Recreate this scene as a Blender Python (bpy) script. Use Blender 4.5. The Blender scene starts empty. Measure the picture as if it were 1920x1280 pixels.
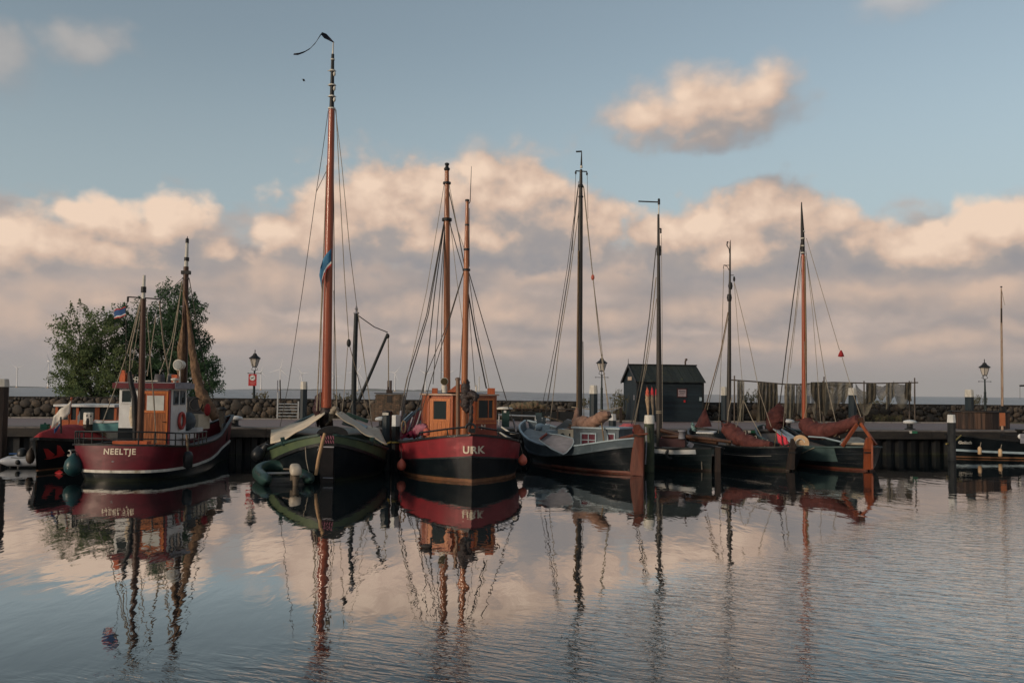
import bpy, bmesh, math, random
import numpy as np
from mathutils import Vector, Matrix, Euler, noise as mnoise
from mathutils.bvhtree import BVHTree
R = math.radians
rnd = random.Random(7)
SC = bpy.context.scene
COL = SC.collection

# ------------------------------------------------------------------ camera, sky, sun, exposure
F = 1700.0                       # focal length in pixels of the 1920 px wide photograph
PITCH, ROLL, CAMZ = R(3.2), R(0.58), 2.9
_f = Vector((0, math.cos(PITCH), math.sin(PITCH)))
_u0 = Vector((0, -math.sin(PITCH), math.cos(PITCH)))
_r0 = Vector((1, 0, 0))
_r = _r0 * math.cos(ROLL) + _u0 * math.sin(ROLL)
_u = _u0 * math.cos(ROLL) - _r0 * math.sin(ROLL)
CAM = Vector((0, 0, CAMZ))
cd = bpy.data.cameras.new('camera')
cd.sensor_width = 36.0
cd.lens = F / 1920 * 36.0
cd.clip_start, cd.clip_end = 0.1, 40000
cam = bpy.data.objects.new('camera', cd)
COL.objects.link(cam)
m3 = Matrix((_r, _u, -_f)).transposed()
cam.matrix_world = Matrix.Translation(CAM) @ m3.to_4x4()
SC.camera = cam

def ray(px, py):
    return _f + _r * ((px - 960) / F) - _u * ((py - 640) / F)
def at(px, py, d):
    """point whose distance along +Y is d and that the photograph shows at px, py"""
    k = ray(px, py)
    return CAM + k * (d / k.y)
def onz(px, py, z):
    k = ray(px, py)
    return CAM + k * ((z - CAMZ) / k.z)
def azel(px, py):
    k = ray(px, py).normalized()
    return math.atan2(k.x, k.y), math.asin(k.z)

SUN_EL, SUN_AZ = R(14), R(231)      # azimuth clockwise from +Y: behind the camera, to its left
sdir = Vector((math.sin(SUN_AZ) * math.cos(SUN_EL), math.cos(SUN_AZ) * math.cos(SUN_EL), math.sin(SUN_EL)))
sl = bpy.data.lights.new('sun', 'SUN')
sl.energy = 2.15
sl.angle = R(8)
sl.color = (1.0, 0.78, 0.58)
so = bpy.data.objects.new('sun', sl)
so.rotation_euler = sdir.to_track_quat('Z', 'Y').to_euler()
so.location = (-20, -20, 30)
COL.objects.link(so)

vs = SC.view_settings
vs.view_transform = 'Standard'
vs.look = 'None'
vs.exposure = 0.0
vs.gamma = 1.0
vs.use_curve_mapping = False

def lin(r, g, b):
    f = lambda c: (c / 255 / 12.92) if c / 255 <= 0.04045 else ((c / 255 + 0.055) / 1.055) ** 2.4
    return (f(r), f(g), f(b), 1.0)

class NT:
    """small helper to write node trees"""
    def __init__(s, tree):
        s.t = tree
        s.n = tree.nodes
    def new(s, kind, **kw):
        nd = s.n.new(kind)
        for k, v in kw.items():
            setattr(nd, k, v)
        return nd
    def put(s, sock, v):
        if isinstance(v, bpy.types.NodeSocket):
            s.t.links.new(v, sock)
        elif v is not None:
            sock.default_value = v
    def math(s, op, a, b=None, c=None, clamp=False):
        nd = s.new('ShaderNodeMath', operation=op, use_clamp=clamp)
        for i, v in enumerate((a, b, c)):
            s.put(nd.inputs[i], v)
        return nd.outputs[0]
    def vec(s, op, a, b=None, c=None, out=0):
        nd = s.new('ShaderNodeVectorMath', operation=op)
        for i, v in enumerate((a, b, c)):
            if v is not None:
                s.put(nd.inputs[i], v)
        return nd.outputs[out]
    def smooth(s, x, a, b, lo=0.0, hi=1.0):
        nd = s.new('ShaderNodeMapRange', interpolation_type='SMOOTHSTEP')
        for i, v in enumerate((x, a, b, lo, hi)):
            s.put(nd.inputs[i], v)
        return nd.outputs[0]
    def mix(s, fac, a, b, blend='MIX'):
        nd = s.new('ShaderNodeMix', data_type='RGBA', blend_type=blend)
        s.put(nd.inputs[0], fac)
        s.put(nd.inputs[6], a)
        s.put(nd.inputs[7], b)
        return nd.outputs[2]
    def noise(s, vec, scale, detail=4.0, rough=0.5, dist=0.0, dims='3D', color=False):
        nd = s.new('ShaderNodeTexNoise', noise_dimensions=dims)
        s.put(nd.inputs['Vector'], vec)
        nd.inputs['Scale'].default_value = scale
        nd.inputs['Detail'].default_value = detail
        nd.inputs['Roughness'].default_value = rough
        nd.inputs['Distortion'].default_value = dist
        return nd.outputs[1 if color else 0]

# clouds: soft lobes placed by direction (azimuth, elevation), broken up by fractal noise
LOBES = [  # px, py, rx, ry  (photograph pixels, turned into angles)
    (720, 405, 150, 88), (800, 372, 95, 55), (965, 395, 125, 82), (1005, 352, 70, 44), (1062, 428, 78, 72), (625, 440, 90, 62),
    (850, 455, 280, 62), (700, 345, 60, 30), (900, 335, 60, 30), (560, 455, 70, 48),
    (40, 475, 120, 55), (215, 425, 125, 50), (320, 415, 80, 50), (210, 475, 220, 55), (130, 405, 50, 25), (20, 445, 60, 35),
    (1255, 445, 100, 58), (1330, 408, 75, 52), (1425, 400, 95, 52), (1510, 435, 90, 55), (1390, 480, 240, 70), (1600, 462, 90, 40),
    (1860, 432, 75, 62), (1925, 440, 90, 70), (1800, 478, 120, 52), (1710, 480, 150, 55), (1860, 395, 45, 30),
    (1345, 190, 115, 48), (1310, 212, 150, 46), (1425, 178, 62, 50), (1220, 208, 62, 46), (1300, 172, 46, 32), (1380, 225, 90, 34), (1330, 250, 70, 25),
    (165, 75, 70, 36), (0, 100, 62, 60), (1690, 10, 75, 22)]

LOW_LOBES = [
    (500, 535, 115, 38), (650, 520, 100, 40), (760, 588, 150, 30), (950, 590, 140, 30), (1130, 600, 120, 28), (1300, 585, 130, 32), (1560, 655, 95, 20), (60, 600, 120, 32),
    (210, 560, 130, 34), (1780, 640, 130, 22), (1650, 555, 130, 34), (1480, 560, 115, 30), (420, 612, 105, 26), (610, 632, 120, 22), (880, 655, 130, 18), (1210, 655, 140, 18),
    (1860, 560, 90, 34), (1020, 520, 90, 30), (1190, 520, 90, 32), (300, 520, 80, 26), (1400, 640, 110, 16), (1900, 620, 60, 20)]

def density_group(name, lobes_, generic, na, warpa):
    g = bpy.data.node_groups.new(name, 'ShaderNodeTree')
    g.interface.new_socket('P', in_out='INPUT', socket_type='NodeSocketVector')
    g.interface.new_socket('D', in_out='OUTPUT', socket_type='NodeSocketFloat')
    N = NT(g)
    gi, go = N.new('NodeGroupInput'), N.new('NodeGroupOutput')
    P = gi.outputs[0]
    warp = N.noise(P, 9.0, 3.0, 0.55, color=True)
    w = N.vec('SUBTRACT', warp, (0.5, 0.5, 0.5))
    P2 = N.vec('MULTIPLY_ADD', w, (warpa, warpa * 0.66, 0.0), P)
    cur = None
    for (px, py, rx, ry) in lobes_:
        a, e = azel(px, py)
        a1, _ = azel(px + rx, py)
        _, e1 = azel(px, py - ry)
        ia, ie = 0.93 / abs(a1 - a), 0.9 / abs(e1 - e)
        l = N.vec('LENGTH', N.vec('MULTIPLY_ADD', P2, (ia, ie, 0), (-a * ia, -e * ie, 0)), out=1)
        cur = l if cur is None else N.math('SMOOTH_MIN', cur, l, 0.18)
    lobes = N.math('SUBTRACT', 1.0, cur)
    lobes = N.math('MAXIMUM', lobes, -1.5)
    # the same kind of sky goes on all round, outside the part the photograph shows
    sx = N.new('ShaderNodeSeparateXYZ')
    N.put(sx.inputs[0], P)
    gen = generic if generic is not None else N.math('MULTIPLY', N.math('SUBTRACT', N.noise(N.vec('MULTIPLY', P, (1.0, 1.6, 1.0)), 5.0, 3.0, 0.5), 0.47), 6.0)
    gen = N.math('SUBTRACT', gen, N.smooth(sx.outputs[1], R(17), R(27), 0.0, 2.4))
    out = N.smooth(N.math('ABSOLUTE', sx.outputs[0]), 0.56, 0.75)
    up = N.smooth(sx.outputs[1], R(27), R(34))
    outm = N.math('MAXIMUM', out, up)
    base = N.math('ADD', N.math('MULTIPLY', lobes, N.math('SUBTRACT', 1.0, outm)), N.math('MULTIPLY', gen, outm))
    n1 = N.noise(N.vec('MULTIPLY', P, (1.0, 1.2, 1.0)), 13.0, 9.0, 0.60)
    vo = N.new('ShaderNodeTexVoronoi', voronoi_dimensions='2D', feature='SMOOTH_F1')
    vw = N.noise(P, 30.0, 3.0, 0.5, color=True)
    N.put(vo.inputs['Vector'], N.vec('MULTIPLY_ADD', N.vec('SUBTRACT', vw, (0.5, 0.5, 0.5)), (0.022, 0.022, 0), N.vec('MULTIPLY', P, (1.0, 1.25, 1.0))))
    vo.inputs['Scale'].default_value = 24.0
    vo.inputs['Detail'].default_value = 2.0
    vo.inputs['Roughness'].default_value = 0.5
    vo.inputs['Smoothness'].default_value = 0.55
    vo.normalize = True
    puff = N.math('SUBTRACT', 0.42, vo.outputs['Distance'])
    D = N.math('ADD', base, N.math('ADD', N.math('MULTIPLY', N.math('SUBTRACT', n1, 0.5), na * 0.75), N.math('MULTIPLY', puff, na * 0.55)))
    N.put(go.inputs[0], D)
    return g

def build_world():
    w = bpy.data.worlds.new('World')
    SC.world = w
    w.use_nodes = True
    t = w.node_tree
    t.nodes.clear()
    N = NT(t)
    g = density_group('cloud_density', LOBES, None, 2.1, 0.075)
    glow = density_group('low_cloud_density', LOW_LOBES, -0.3, 2.6, 0.06)
    tc = N.new('ShaderNodeTexCoord')
    sx = N.new('ShaderNodeSeparateXYZ')
    N.put(sx.inputs[0], tc.outputs['Generated'])
    az = N.math('ARCTAN2', sx.outputs[0], sx.outputs[1])
    el = N.math('ARCSINE', sx.outputs[2])
    cb = N.new('ShaderNodeCombineXYZ')
    N.put(cb.inputs[0], az)
    N.put(cb.inputs[1], el)
    P = cb.outputs[0]
    def D(off, g=g):
        nd = N.new('ShaderNodeGroup')
        nd.node_tree = g
        N.put(nd.inputs[0], N.vec('ADD', P, off) if off else P)
        return nd.outputs[0]
    d0, d1, d2 = D(None), D((-0.016, 0.022, 0)), D((-0.03, 0.06, 0))
    # clear sky
    sk = N.new('ShaderNodeTexSky', sky_type='NISHITA')
    sk.sun_disc = False
    sk.sun_elevation, sk.sun_rotation = SUN_EL, SUN_AZ
    sk.altitude, sk.air_density, sk.dust_density, sk.ozone_density = 0, 1.0, 1.6, 1.0
    hs = N.new('ShaderNodeHueSaturation')
    hs.inputs['Saturation'].default_value = SKY_SAT
    N.put(hs.inputs['Color'], sk.outputs[0])
    tint = N.mix(1.0, hs.outputs[0], SKY_TINT, 'MULTIPLY')
    bg_sky = N.new('ShaderNodeBackground')
    tint = N.mix(N.smooth(el, R(22), R(7), 0.0, 0.62), tint, tuple(c / SKY_STR for c in lin(166, 180, 187)[:3]) + (1,))
    N.put(bg_sky.inputs[0], tint)
    bg_sky.inputs[1].default_value = SKY_STR
    # cumulus
    alpha = N.smooth(d0, -0.20, 0.42)
    lit = N.math('ADD', N.math('MULTIPLY', N.math('SUBTRACT', d0, d1), 0.30), N.math('MULTIPLY', N.math('SUBTRACT', d0, d2), 0.22))
    bot = N.smooth(el, R(5.0), R(9.6), -0.14, 0.15)
    lit = N.math('ADD', N.math('ADD', lit, 0.24), bot)
    fine = N.noise(N.vec('MULTIPLY', P, (1.0, 1.5, 1.0)), 15.0, 7.0, 0.52)
    lit = N.math('ADD', lit, N.math('MULTIPLY', N.math('SUBTRACT', fine, 0.5), 1.0))
    lit = N.math('MULTIPLY', lit, N.smooth(el, 0.22, 0.27, 1.0, 0.70))
    ramp = N.new('ShaderNodeValToRGB')
    r = ramp.color_ramp
    r.elements[0].position, r.elements[0].color = 0.05, lin(152, 149, 151)
    r.elements[1].position, r.elements[1].color = 0.95, lin(240, 213, 190)
    for p_, c_ in ((0.35, (168, 159, 155)), (0.62, (212, 185, 166))):
        e_ = r.elements.new(p_)
        e_.color = lin(*c_)
    N.put(ramp.inputs[0], lit)
    # low layer cloud that runs into the hazy horizon
    ps = N.vec('MULTIPLY', P, (1.0, 1.9, 1.0))
    n2 = N.noise(ps, 10.0, 6.0, 0.55)
    n3 = N.noise(N.vec('ADD', ps, (3.1, 1.7, 0)), 7.0, 5.0, 0.5)
    n3b = N.noise(N.vec('ADD', ps, (3.1 - 0.02, 1.7 + 0.06, 0)), 7.0, 5.0, 0.5)
    low = N.smooth(N.math('ADD', el, N.math('MULTIPLY', N.math('SUBTRACT', n2, 0.5), R(10.0))), R(11.4), R(8.2))
    lowfac = N.math('ADD', N.math('MULTIPLY', N.math('SUBTRACT', n3, n3b), 3.0), N.math('MULTIPLY_ADD', N.math('SUBTRACT', n2, 0.5), 1.2, 0.46))
    lowfac = N.math('MULTIPLY', N.math('MAXIMUM', N.math('MINIMUM', lowfac, 1.0), 0.0), N.smooth(el, R(0.9), R(3.6), 0.12, 1.0))
    lowcol = N.mix(lowfac, lin(160, 152, 150), lin(206, 184, 170))
    lowcol = N.mix(N.smooth(el, R(0.0), R(2.6)), lin(158, 153, 149), lowcol)
    bl, bc = N.new('ShaderNodeBackground'), N.new('ShaderNodeBackground')
    N.put(bl.inputs[0], lowcol)
    N.put(bc.inputs[0], ramp.outputs[0])
    m1, m2 = N.new('ShaderNodeMixShader'), N.new('ShaderNodeMixShader')
    N.put(m1.inputs[0], low)
    N.put(m1.inputs[1], bg_sky.outputs[0])
    N.put(m1.inputs[2], bl.outputs[0])
    e0, e1, e2 = D(None, glow), D((-0.010, 0.014, 0), glow), D((-0.015, 0.034, 0), glow)
    a2 = N.math('MULTIPLY', N.smooth(e0, -0.35, 0.60), N.smooth(el, R(1.2), R(3.2), 0.0, 0.85))
    l2 = N.math('ADD', N.math('MULTIPLY', N.math('SUBTRACT', e0, e1), 0.34), N.math('MULTIPLY_ADD', N.math('SUBTRACT', e0, e2), 0.26, 0.30))
    lc = N.mix(N.math('MINIMUM', N.math('MAXIMUM', l2, 0.0), 1.0), lin(155, 148, 147), lin(212, 185, 166))
    b2, m3_ = N.new('ShaderNodeBackground'), N.new('ShaderNodeMixShader')
    N.put(b2.inputs[0], lc)
    N.put(m3_.inputs[0], a2)
    N.put(m3_.inputs[1], m1.outputs[0])
    N.put(m3_.inputs[2], b2.outputs[0])
    m1 = m3_
    hi_ = N.smooth(el, 0.24, 0.275)
    alpha = N.math('MULTIPLY_ADD', N.math('SUBTRACT', N.smooth(d0, -0.50, 0.85), alpha), hi_, alpha)
    fade = N.smooth(el, R(5.0), R(7.8))
    thin = N.math('MULTIPLY_ADD', N.math('MULTIPLY', N.smooth(el, 0.24, 0.275), N.math('MAXIMUM', N.smooth(az, -0.30, -0.38), N.smooth(el, 0.345, 0.37))), -0.72, 1.0)
    N.put(m2.inputs[0], N.math('MULTIPLY', N.math('MULTIPLY', alpha, thin), fade))
    N.put(m2.inputs[1], m1.outputs[0])
    N.put(m2.inputs[2], bc.outputs[0])
    o = N.new('ShaderNodeOutputWorld')
    N.put(o.inputs[0], m2.outputs[0])

SKY_STR, SKY_SAT, SKY_TINT = 0.13, 0.66, (1.0, 1.05, 1.0, 1.0)
build_world()
# ------------------------------------------------------------------ materials
MATS = {}
def M(name, c1, c2=None, rough=0.55, scale=4.0, stretch=(1, 1, 1), bump=0.0, metal=0.0, detail=5.0, lo=0.35, hi=0.65, c3=None, spec=0.3, world=False, vary=0.0, coat=0.0, streak=0.0, slime=False):
    """painted, wooden, cloth ... surface: two colours mixed by noise, a third as wear, fine relief"""
    if name in MATS:
        return MATS[name]
    m = bpy.data.materials.new(name)
    m.use_nodes = True
    N = NT(m.node_tree)
    p = m.node_tree.nodes['Principled BSDF']
    if world:
        src = N.new('ShaderNodeNewGeometry').outputs['Position']
    else:
        src = N.new('ShaderNodeTexCoord').outputs['Object']
    v = N.vec('MULTIPLY', src, stretch)
    n = N.noise(v, scale, detail, 0.6)
    c1 = tuple(c1) + (1,) if len(c1) == 3 else c1
    c2 = c2 or tuple(x * 0.7 for x in c1[:3])
    c2 = tuple(c2)[:3] + (1,)
    col = N.mix(N.smooth(n, lo, hi), c1, c2)
    if c3:
        n3 = N.noise(v, scale * 0.45, 6.0, 0.7)
        col = N.mix(N.smooth(n3, 0.56, 0.68), col, tuple(c3)[:3] + (1,))
    if streak:       # scuffs and run-off marks down the side, kept by the paint itself
        pw_ = N.new('ShaderNodeNewGeometry').outputs['Position']
        ns = N.noise(N.vec('MULTIPLY', pw_, (5.0, 5.0, 0.35)), 1.0, 6.0, 0.65)
        col = N.mix(N.math('MULTIPLY', N.smooth(ns, 0.56, 0.72), streak), col, tuple(min(1, x * 1.7 + 0.012) for x in c1[:3]) + (1,))
        nd_s = N.noise(N.vec('MULTIPLY', pw_, (1.3, 1.3, 4.0)), 2.0, 6.0, 0.7)
        col = N.mix(N.math('MULTIPLY', N.smooth(nd_s, 0.60, 0.70), streak * 0.8), col, (0.036, 0.022, 0.015, 1))
    if slime:
        pw_ = N.new('ShaderNodeNewGeometry').outputs['Position']
        sz = N.new('ShaderNodeSeparateXYZ')
        N.put(sz.inputs[0], pw_)
        nz_ = N.noise(N.vec('MULTIPLY', pw_, (4, 4, 1)), 1.0, 5.0, 0.6)
        col = N.mix(N.math('MULTIPLY', N.smooth(N.math('MULTIPLY_ADD', N.math('SUBTRACT', nz_, 0.5), 0.25, sz.outputs[2]), 0.16, 0.05), 0.8), col, (0.020, 0.024, 0.014, 1))
    if vary:
        oi = N.new('ShaderNodeObjectInfo')
        hs = N.new('ShaderNodeHueSaturation')
        N.put(hs.inputs['Value'], N.math('MULTIPLY_ADD', oi.outputs['Random'], vary * 2, 1 - vary))
        N.put(hs.inputs['Color'], col)
        col = hs.outputs[0]
    N.put(p.inputs['Base Color'], col)
    N.put(p.inputs['Roughness'], N.math('MULTIPLY_ADD', n, 0.3, max(0.02, rough - 0.15)))
    p.inputs['Metallic'].default_value = metal
    p.inputs['Specular IOR Level'].default_value = spec
    if coat:
        p.inputs['Coat Weight'].default_value = coat
        p.inputs['Coat Roughness'].default_value = 0.12
    if bump:
        b = N.new('ShaderNodeBump')
        b.inputs['Strength'].default_value = 1.0
        b.inputs['Distance'].default_value = bump
        N.put(b.inputs['Height'], n)
        N.put(p.inputs['Normal'], b.outputs[0])
    MATS[name] = m
    return m

BURG = M('burgundy_paint', (0.112, 0.009, 0.017), (0.078, 0.007, 0.013), 0.42, 1.6, (1, 1, 2.2), 0.004, c3=(0.16, 0.03, 0.035), streak=0.45)
BURGL = M('brighter_burgundy_paint', (0.225, 0.022, 0.030), (0.165, 0.018, 0.024), 0.42, 1.6, (1, 1, 2.2), 0.004, c3=(0.24, 0.04, 0.045), streak=0.4)
BLACK = M('black_hull_paint', (0.0040, 0.0068, 0.0095), (0.0075, 0.0110, 0.0135), 0.36, 1.4, (1, 1, 2.5), 0.006, c3=(0.013, 0.015, 0.015), spec=0.10, streak=0.5, slime=True)
TEALBLK = M('dark_teal_hull_paint', (0.0045, 0.0105, 0.0115), (0.008, 0.0165, 0.0175), 0.4, 1.6, (1, 1, 2.5), 0.005, streak=0.5, slime=True)
TEALGR = M('grey_green_paint', (0.048, 0.080, 0.080), (0.036, 0.062, 0.063), 0.5, 2, (1, 1, 2), 0.003)
WHITE = M('white_paint', (0.62, 0.63, 0.62), (0.50, 0.51, 0.50), 0.45, 2.2, (1, 1, 0.5), 0.002, c3=(0.42, 0.41, 0.37))
OFFW = M('worn_white_paint', (0.60, 0.58, 0.52), (0.46, 0.44, 0.38), 0.6, 5, (1, 1, 0.6), 0.004, c3=(0.30, 0.26, 0.19))
CREAM = M('cream_paint', (0.55, 0.49, 0.38), (0.45, 0.39, 0.29), 0.5, 3, (1, 1, 1), 0.003)
PALEBLU = M('pale_blue_paint', (0.30, 0.38, 0.42), (0.24, 0.31, 0.35), 0.45, 2.5, (1, 1, 1.5), 0.003)
GREYBLU = M('grey_blue_paint', (0.074, 0.102, 0.122), (0.052, 0.074, 0.089), 0.45, 2.0, (1, 1, 1.6), 0.004, c3=(0.11, 0.14, 0.155), streak=0.6)
LEEGREY = M('weathered_grey_board', (0.24, 0.24, 0.27), (0.18, 0.185, 0.21), 0.6, 3.0, (1, 1, 3), 0.005, c3=(0.13, 0.11, 0.12))
GREEN = M('olive_green_paint', (0.090, 0.125, 0.066), (0.066, 0.098, 0.056), 0.4, 2.0, (1, 1, 1), 0.003)
DKGREEN = M('dark_green_paint', (0.014, 0.040, 0.035), (0.022, 0.052, 0.046), 0.45, 3, (1, 1, 1), 0.003)
DKMETAL = M('dark_metal', (0.010, 0.013, 0.015), (0.019, 0.022, 0.024), 0.42, 8, (1, 1, 1), 0.002, metal=0.2)
IRON = M('black_iron', (0.008, 0.010, 0.012), (0.018, 0.017, 0.016), 0.5, 10, (1, 1, 1), 0.002)
STEEL = M('galvanised_steel', (0.42, 0.44, 0.45), (0.33, 0.35, 0.36), 0.42, 8, (1, 1, 1), 0.001, metal=0.6)
VARN = M('varnished_orange_wood', (0.50, 0.165, 0.044), (0.36, 0.105, 0.028), 0.34, 5, (6, 6, 0.6), 0.003, coat=0.4)
VARNDK = M('varnished_red_wood', (0.36, 0.093, 0.029), (0.26, 0.060, 0.020), 0.36, 5, (6, 6, 0.5), 0.003, coat=0.4)
PLANKW = M('brown_door_planks', (0.32, 0.110, 0.036), (0.17, 0.054, 0.018), 0.5, 4, (7, 7, 0.5), 0.004, coat=0.15)
MASTRED = M('red_brown_mast', (0.30, 0.072, 0.032), (0.22, 0.050, 0.022), 0.30, 4, (5, 5, 0.35), 0.002, coat=0.35)
MASTOR = M('orange_brown_mast', (0.34, 0.125, 0.048), (0.26, 0.085, 0.032), 0.38, 4, (5, 5, 0.35), 0.002, coat=0.3)
MASTDK = M('dark_tarred_mast', (0.020, 0.020, 0.019), (0.042, 0.036, 0.030), 0.45, 5, (4, 4, 0.3), 0.003)
MASTBR = M('dark_brown_mast', (0.070, 0.034, 0.020), (0.045, 0.022, 0.014), 0.45, 5, (4, 4, 0.3), 0.003)
RUDRED = M('red_brown_rudder', (0.115, 0.032, 0.017), (0.075, 0.021, 0.012), 0.5, 3.2, (3, 3, 0.6), 0.006, c3=(0.075, 0.022, 0.014))
RUDOR = M('orange_rudder', (0.23, 0.056, 0.018), (0.16, 0.038, 0.014), 0.45, 3, (3, 3, 0.6), 0.005)
DKWOOD = M('dark_wet_wood', (0.034, 0.022, 0.016), (0.018, 0.014, 0.012), 0.5, 3.5, (4, 4, 0.5), 0.012, c3=(0.06, 0.045, 0.03))
ANTIF = M('copper_red_bottom_paint', (0.13, 0.038, 0.022), (0.08, 0.024, 0.016), 0.5, 3, (1, 1, 2), 0.006, c3=(0.10, 0.06, 0.04))
RUST = M('rust_brown_boot_paint', (0.20, 0.090, 0.040), (0.12, 0.055, 0.028), 0.55, 3, (1, 1, 2), 0.006, c3=(0.09, 0.055, 0.035))
SAIL = M('cream_canvas', (0.56, 0.49, 0.38), (0.48, 0.41, 0.31), 0.85, 3, (1, 1, 1), 0.02)
SAILRED = M('tan_red_sailcloth', (0.108, 0.033, 0.028), (0.064, 0.020, 0.018), 0.85, 4, (1, 1, 1), 0.03, c3=(0.135, 0.050, 0.043))
SAILTAN = M('pale_tan_sailcloth', (0.30, 0.185, 0.135), (0.21, 0.125, 0.092), 0.85, 4, (1, 1, 1), 0.03)
NETM = M('brown_fishing_net_bundle', (0.20, 0.125, 0.075), (0.105, 0.066, 0.042), 0.95, 14, (1, 1, 0.4), 0.05)
TARP = M('dark_brown_tarpaulin', (0.026, 0.020, 0.020), (0.045, 0.033, 0.031), 0.55, 5, (1, 1, 1), 0.03)
REDPAINT = M('signal_red_paint', (0.38, 0.020, 0.020), (0.30, 0.016, 0.018), 0.5, 3, (1, 1, 1), 0.004)
REDCLOTH = M('dark_red_canvas', (0.30, 0.022, 0.024), (0.22, 0.016, 0.019), 0.8, 4, (1, 1, 1), 0.02)
PINKCL = M('faded_pink_cloth', (0.46, 0.12, 0.13), (0.36, 0.08, 0.09), 0.85, 5, (1, 1, 1), 0.02)
PINK = M('pink_cloth', (0.36, 0.15, 0.19), (0.28, 0.10, 0.14), 0.85, 5, (1, 1, 1), 0.02)
ORANGE = M('faded_orange_plastic', (0.50, 0.11, 0.035), (0.40, 0.085, 0.030), 0.5, 4, (1, 1, 1), 0.002)
BUOY = M('salmon_plastic_buoy', (0.52, 0.13, 0.085), (0.40, 0.090, 0.060), 0.42, 4, (1, 1, 1), 0.004, c3=(0.30, 0.10, 0.08))
FENDBL = M('black_rubber_fender', (0.012, 0.014, 0.016), (0.025, 0.028, 0.030), 0.4, 4, (1, 1, 1), 0.004)
FENDGR = M('blue_green_fender', (0.015, 0.056, 0.060), (0.010, 0.038, 0.042), 0.4, 3, (1, 1, 1), 0.004)
FENDCR = M('cream_fender', (0.52, 0.36, 0.21), (0.42, 0.28, 0.16), 0.6, 5, (1, 1, 1), 0.004)
ROPE = M('pale_rope', (0.30, 0.26, 0.20), (0.20, 0.17, 0.13), 0.9, 20)
ROPEDK = M('dark_rigging', (0.050, 0.046, 0.042), (0.085, 0.076, 0.066), 0.7, 20)
ROPEBR = M('brown_rope', (0.14, 0.095, 0.055), (0.20, 0.14, 0.085), 0.9, 20)
ROPEYE = M('yellow_rope', (0.30, 0.23, 0.06), (0.22, 0.165, 0.05), 0.9, 20)
RIBG = M('green_rubber_tube', (0.026, 0.060, 0.053), (0.019, 0.046, 0.041), 0.38, 3, (1, 1, 1), 0.003)
RIBGREY = M('pale_grey_rubber_tube', (0.34, 0.36, 0.39), (0.27, 0.29, 0.32), 0.42, 3, (1, 1, 1), 0.003)
PALEWOOD = M('pale_wood', (0.40, 0.25, 0.13), (0.30, 0.18, 0.09), 0.55, 4, (4, 4, 0.6), 0.003)
DECKGR = M('grey_deck_paint', (0.30, 0.31, 0.31), (0.22, 0.23, 0.23), 0.6, 3)
DECKWD = M('worn_deck_planks', (0.17, 0.13, 0.10), (0.11, 0.085, 0.065), 0.65, 4, (6, 0.6, 1), 0.004)
BLUE = M('blue_cloth', (0.030, 0.085, 0.22), (0.024, 0.066, 0.17), 0.8, 4, (1, 1, 1), 0.01)
LTBLUE = M('light_blue_cloth', (0.055, 0.19, 0.33), (0.045, 0.15, 0.27), 0.8, 4, (1, 1, 1), 0.01)
TURQ = M('turquoise_paint', (0.16, 0.36, 0.37), (0.12, 0.29, 0.30), 0.45, 4)
LETTER = M('cream_lettering', (0.66, 0.58, 0.46), (0.56, 0.48, 0.37), 0.55, 6)
CURTAIN = M('dark_pink_curtain', (0.115, 0.030, 0.044), (0.08, 0.022, 0.032), 0.85, 6, (3, 3, 0.5), 0.01)
FROST = M('white_blind', (0.50, 0.52, 0.50), (0.44, 0.46, 0.44), 0.5, 3)
TURB = M('turbine_white', (0.78, 0.76, 0.74), (0.74, 0.72, 0.70), 0.5, 1)
HUTBLUE = M('blue_black_boards', (0.008, 0.0155, 0.021), (0.013, 0.023, 0.030), 0.6, 3, (0.7, 0.7, 6), 0.004, vary=0.2)
HUTROOF = M('mossy_dark_roof', (0.016, 0.022, 0.022), (0.026, 0.032, 0.028), 0.75, 6, (1, 1, 1), 0.01, c3=(0.050, 0.055, 0.024), vary=0.25)
PILE = M('dark_blue_steel_pile', (0.014, 0.024, 0.031), (0.021, 0.033, 0.040), 0.5, 3, (1, 1, 0.5), 0.004)
PILEALG = M('algae_grown_pile', (0.028, 0.038, 0.026), (0.050, 0.064, 0.034), 0.7, 5, (1, 1, 0.6), 0.02, c3=(0.035, 0.028, 0.022))
MAROONH = M('maroon_rust_paint', (0.12, 0.028, 0.026), (0.085, 0.020, 0.020), 0.5, 2, (1, 1, 1), 0.004)

def glass_mat():
    m = bpy.data.materials.new('window_glass')
    m.use_nodes = True
    p = m.node_tree.nodes['Principled BSDF']
    p.inputs['Base Color'].default_value = (0.02, 0.03, 0.032, 1)
    p.inputs['Roughness'].default_value = 0.04
    p.inputs['Specular IOR Level'].default_value = 0.3
    return m
GLASS = glass_mat()
def lampglass_mat():
    m = bpy.data.materials.new('frosted_lantern_glass')
    m.use_nodes = True
    p = m.node_tree.nodes['Principled BSDF']
    p.inputs['Base Color'].default_value = (0.62, 0.58, 0.52, 1)
    p.inputs['Roughness'].default_value = 0.3
    p.inputs['Transmission Weight'].default_value = 0.35
    return m
LAMPGL = lampglass_mat()

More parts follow.
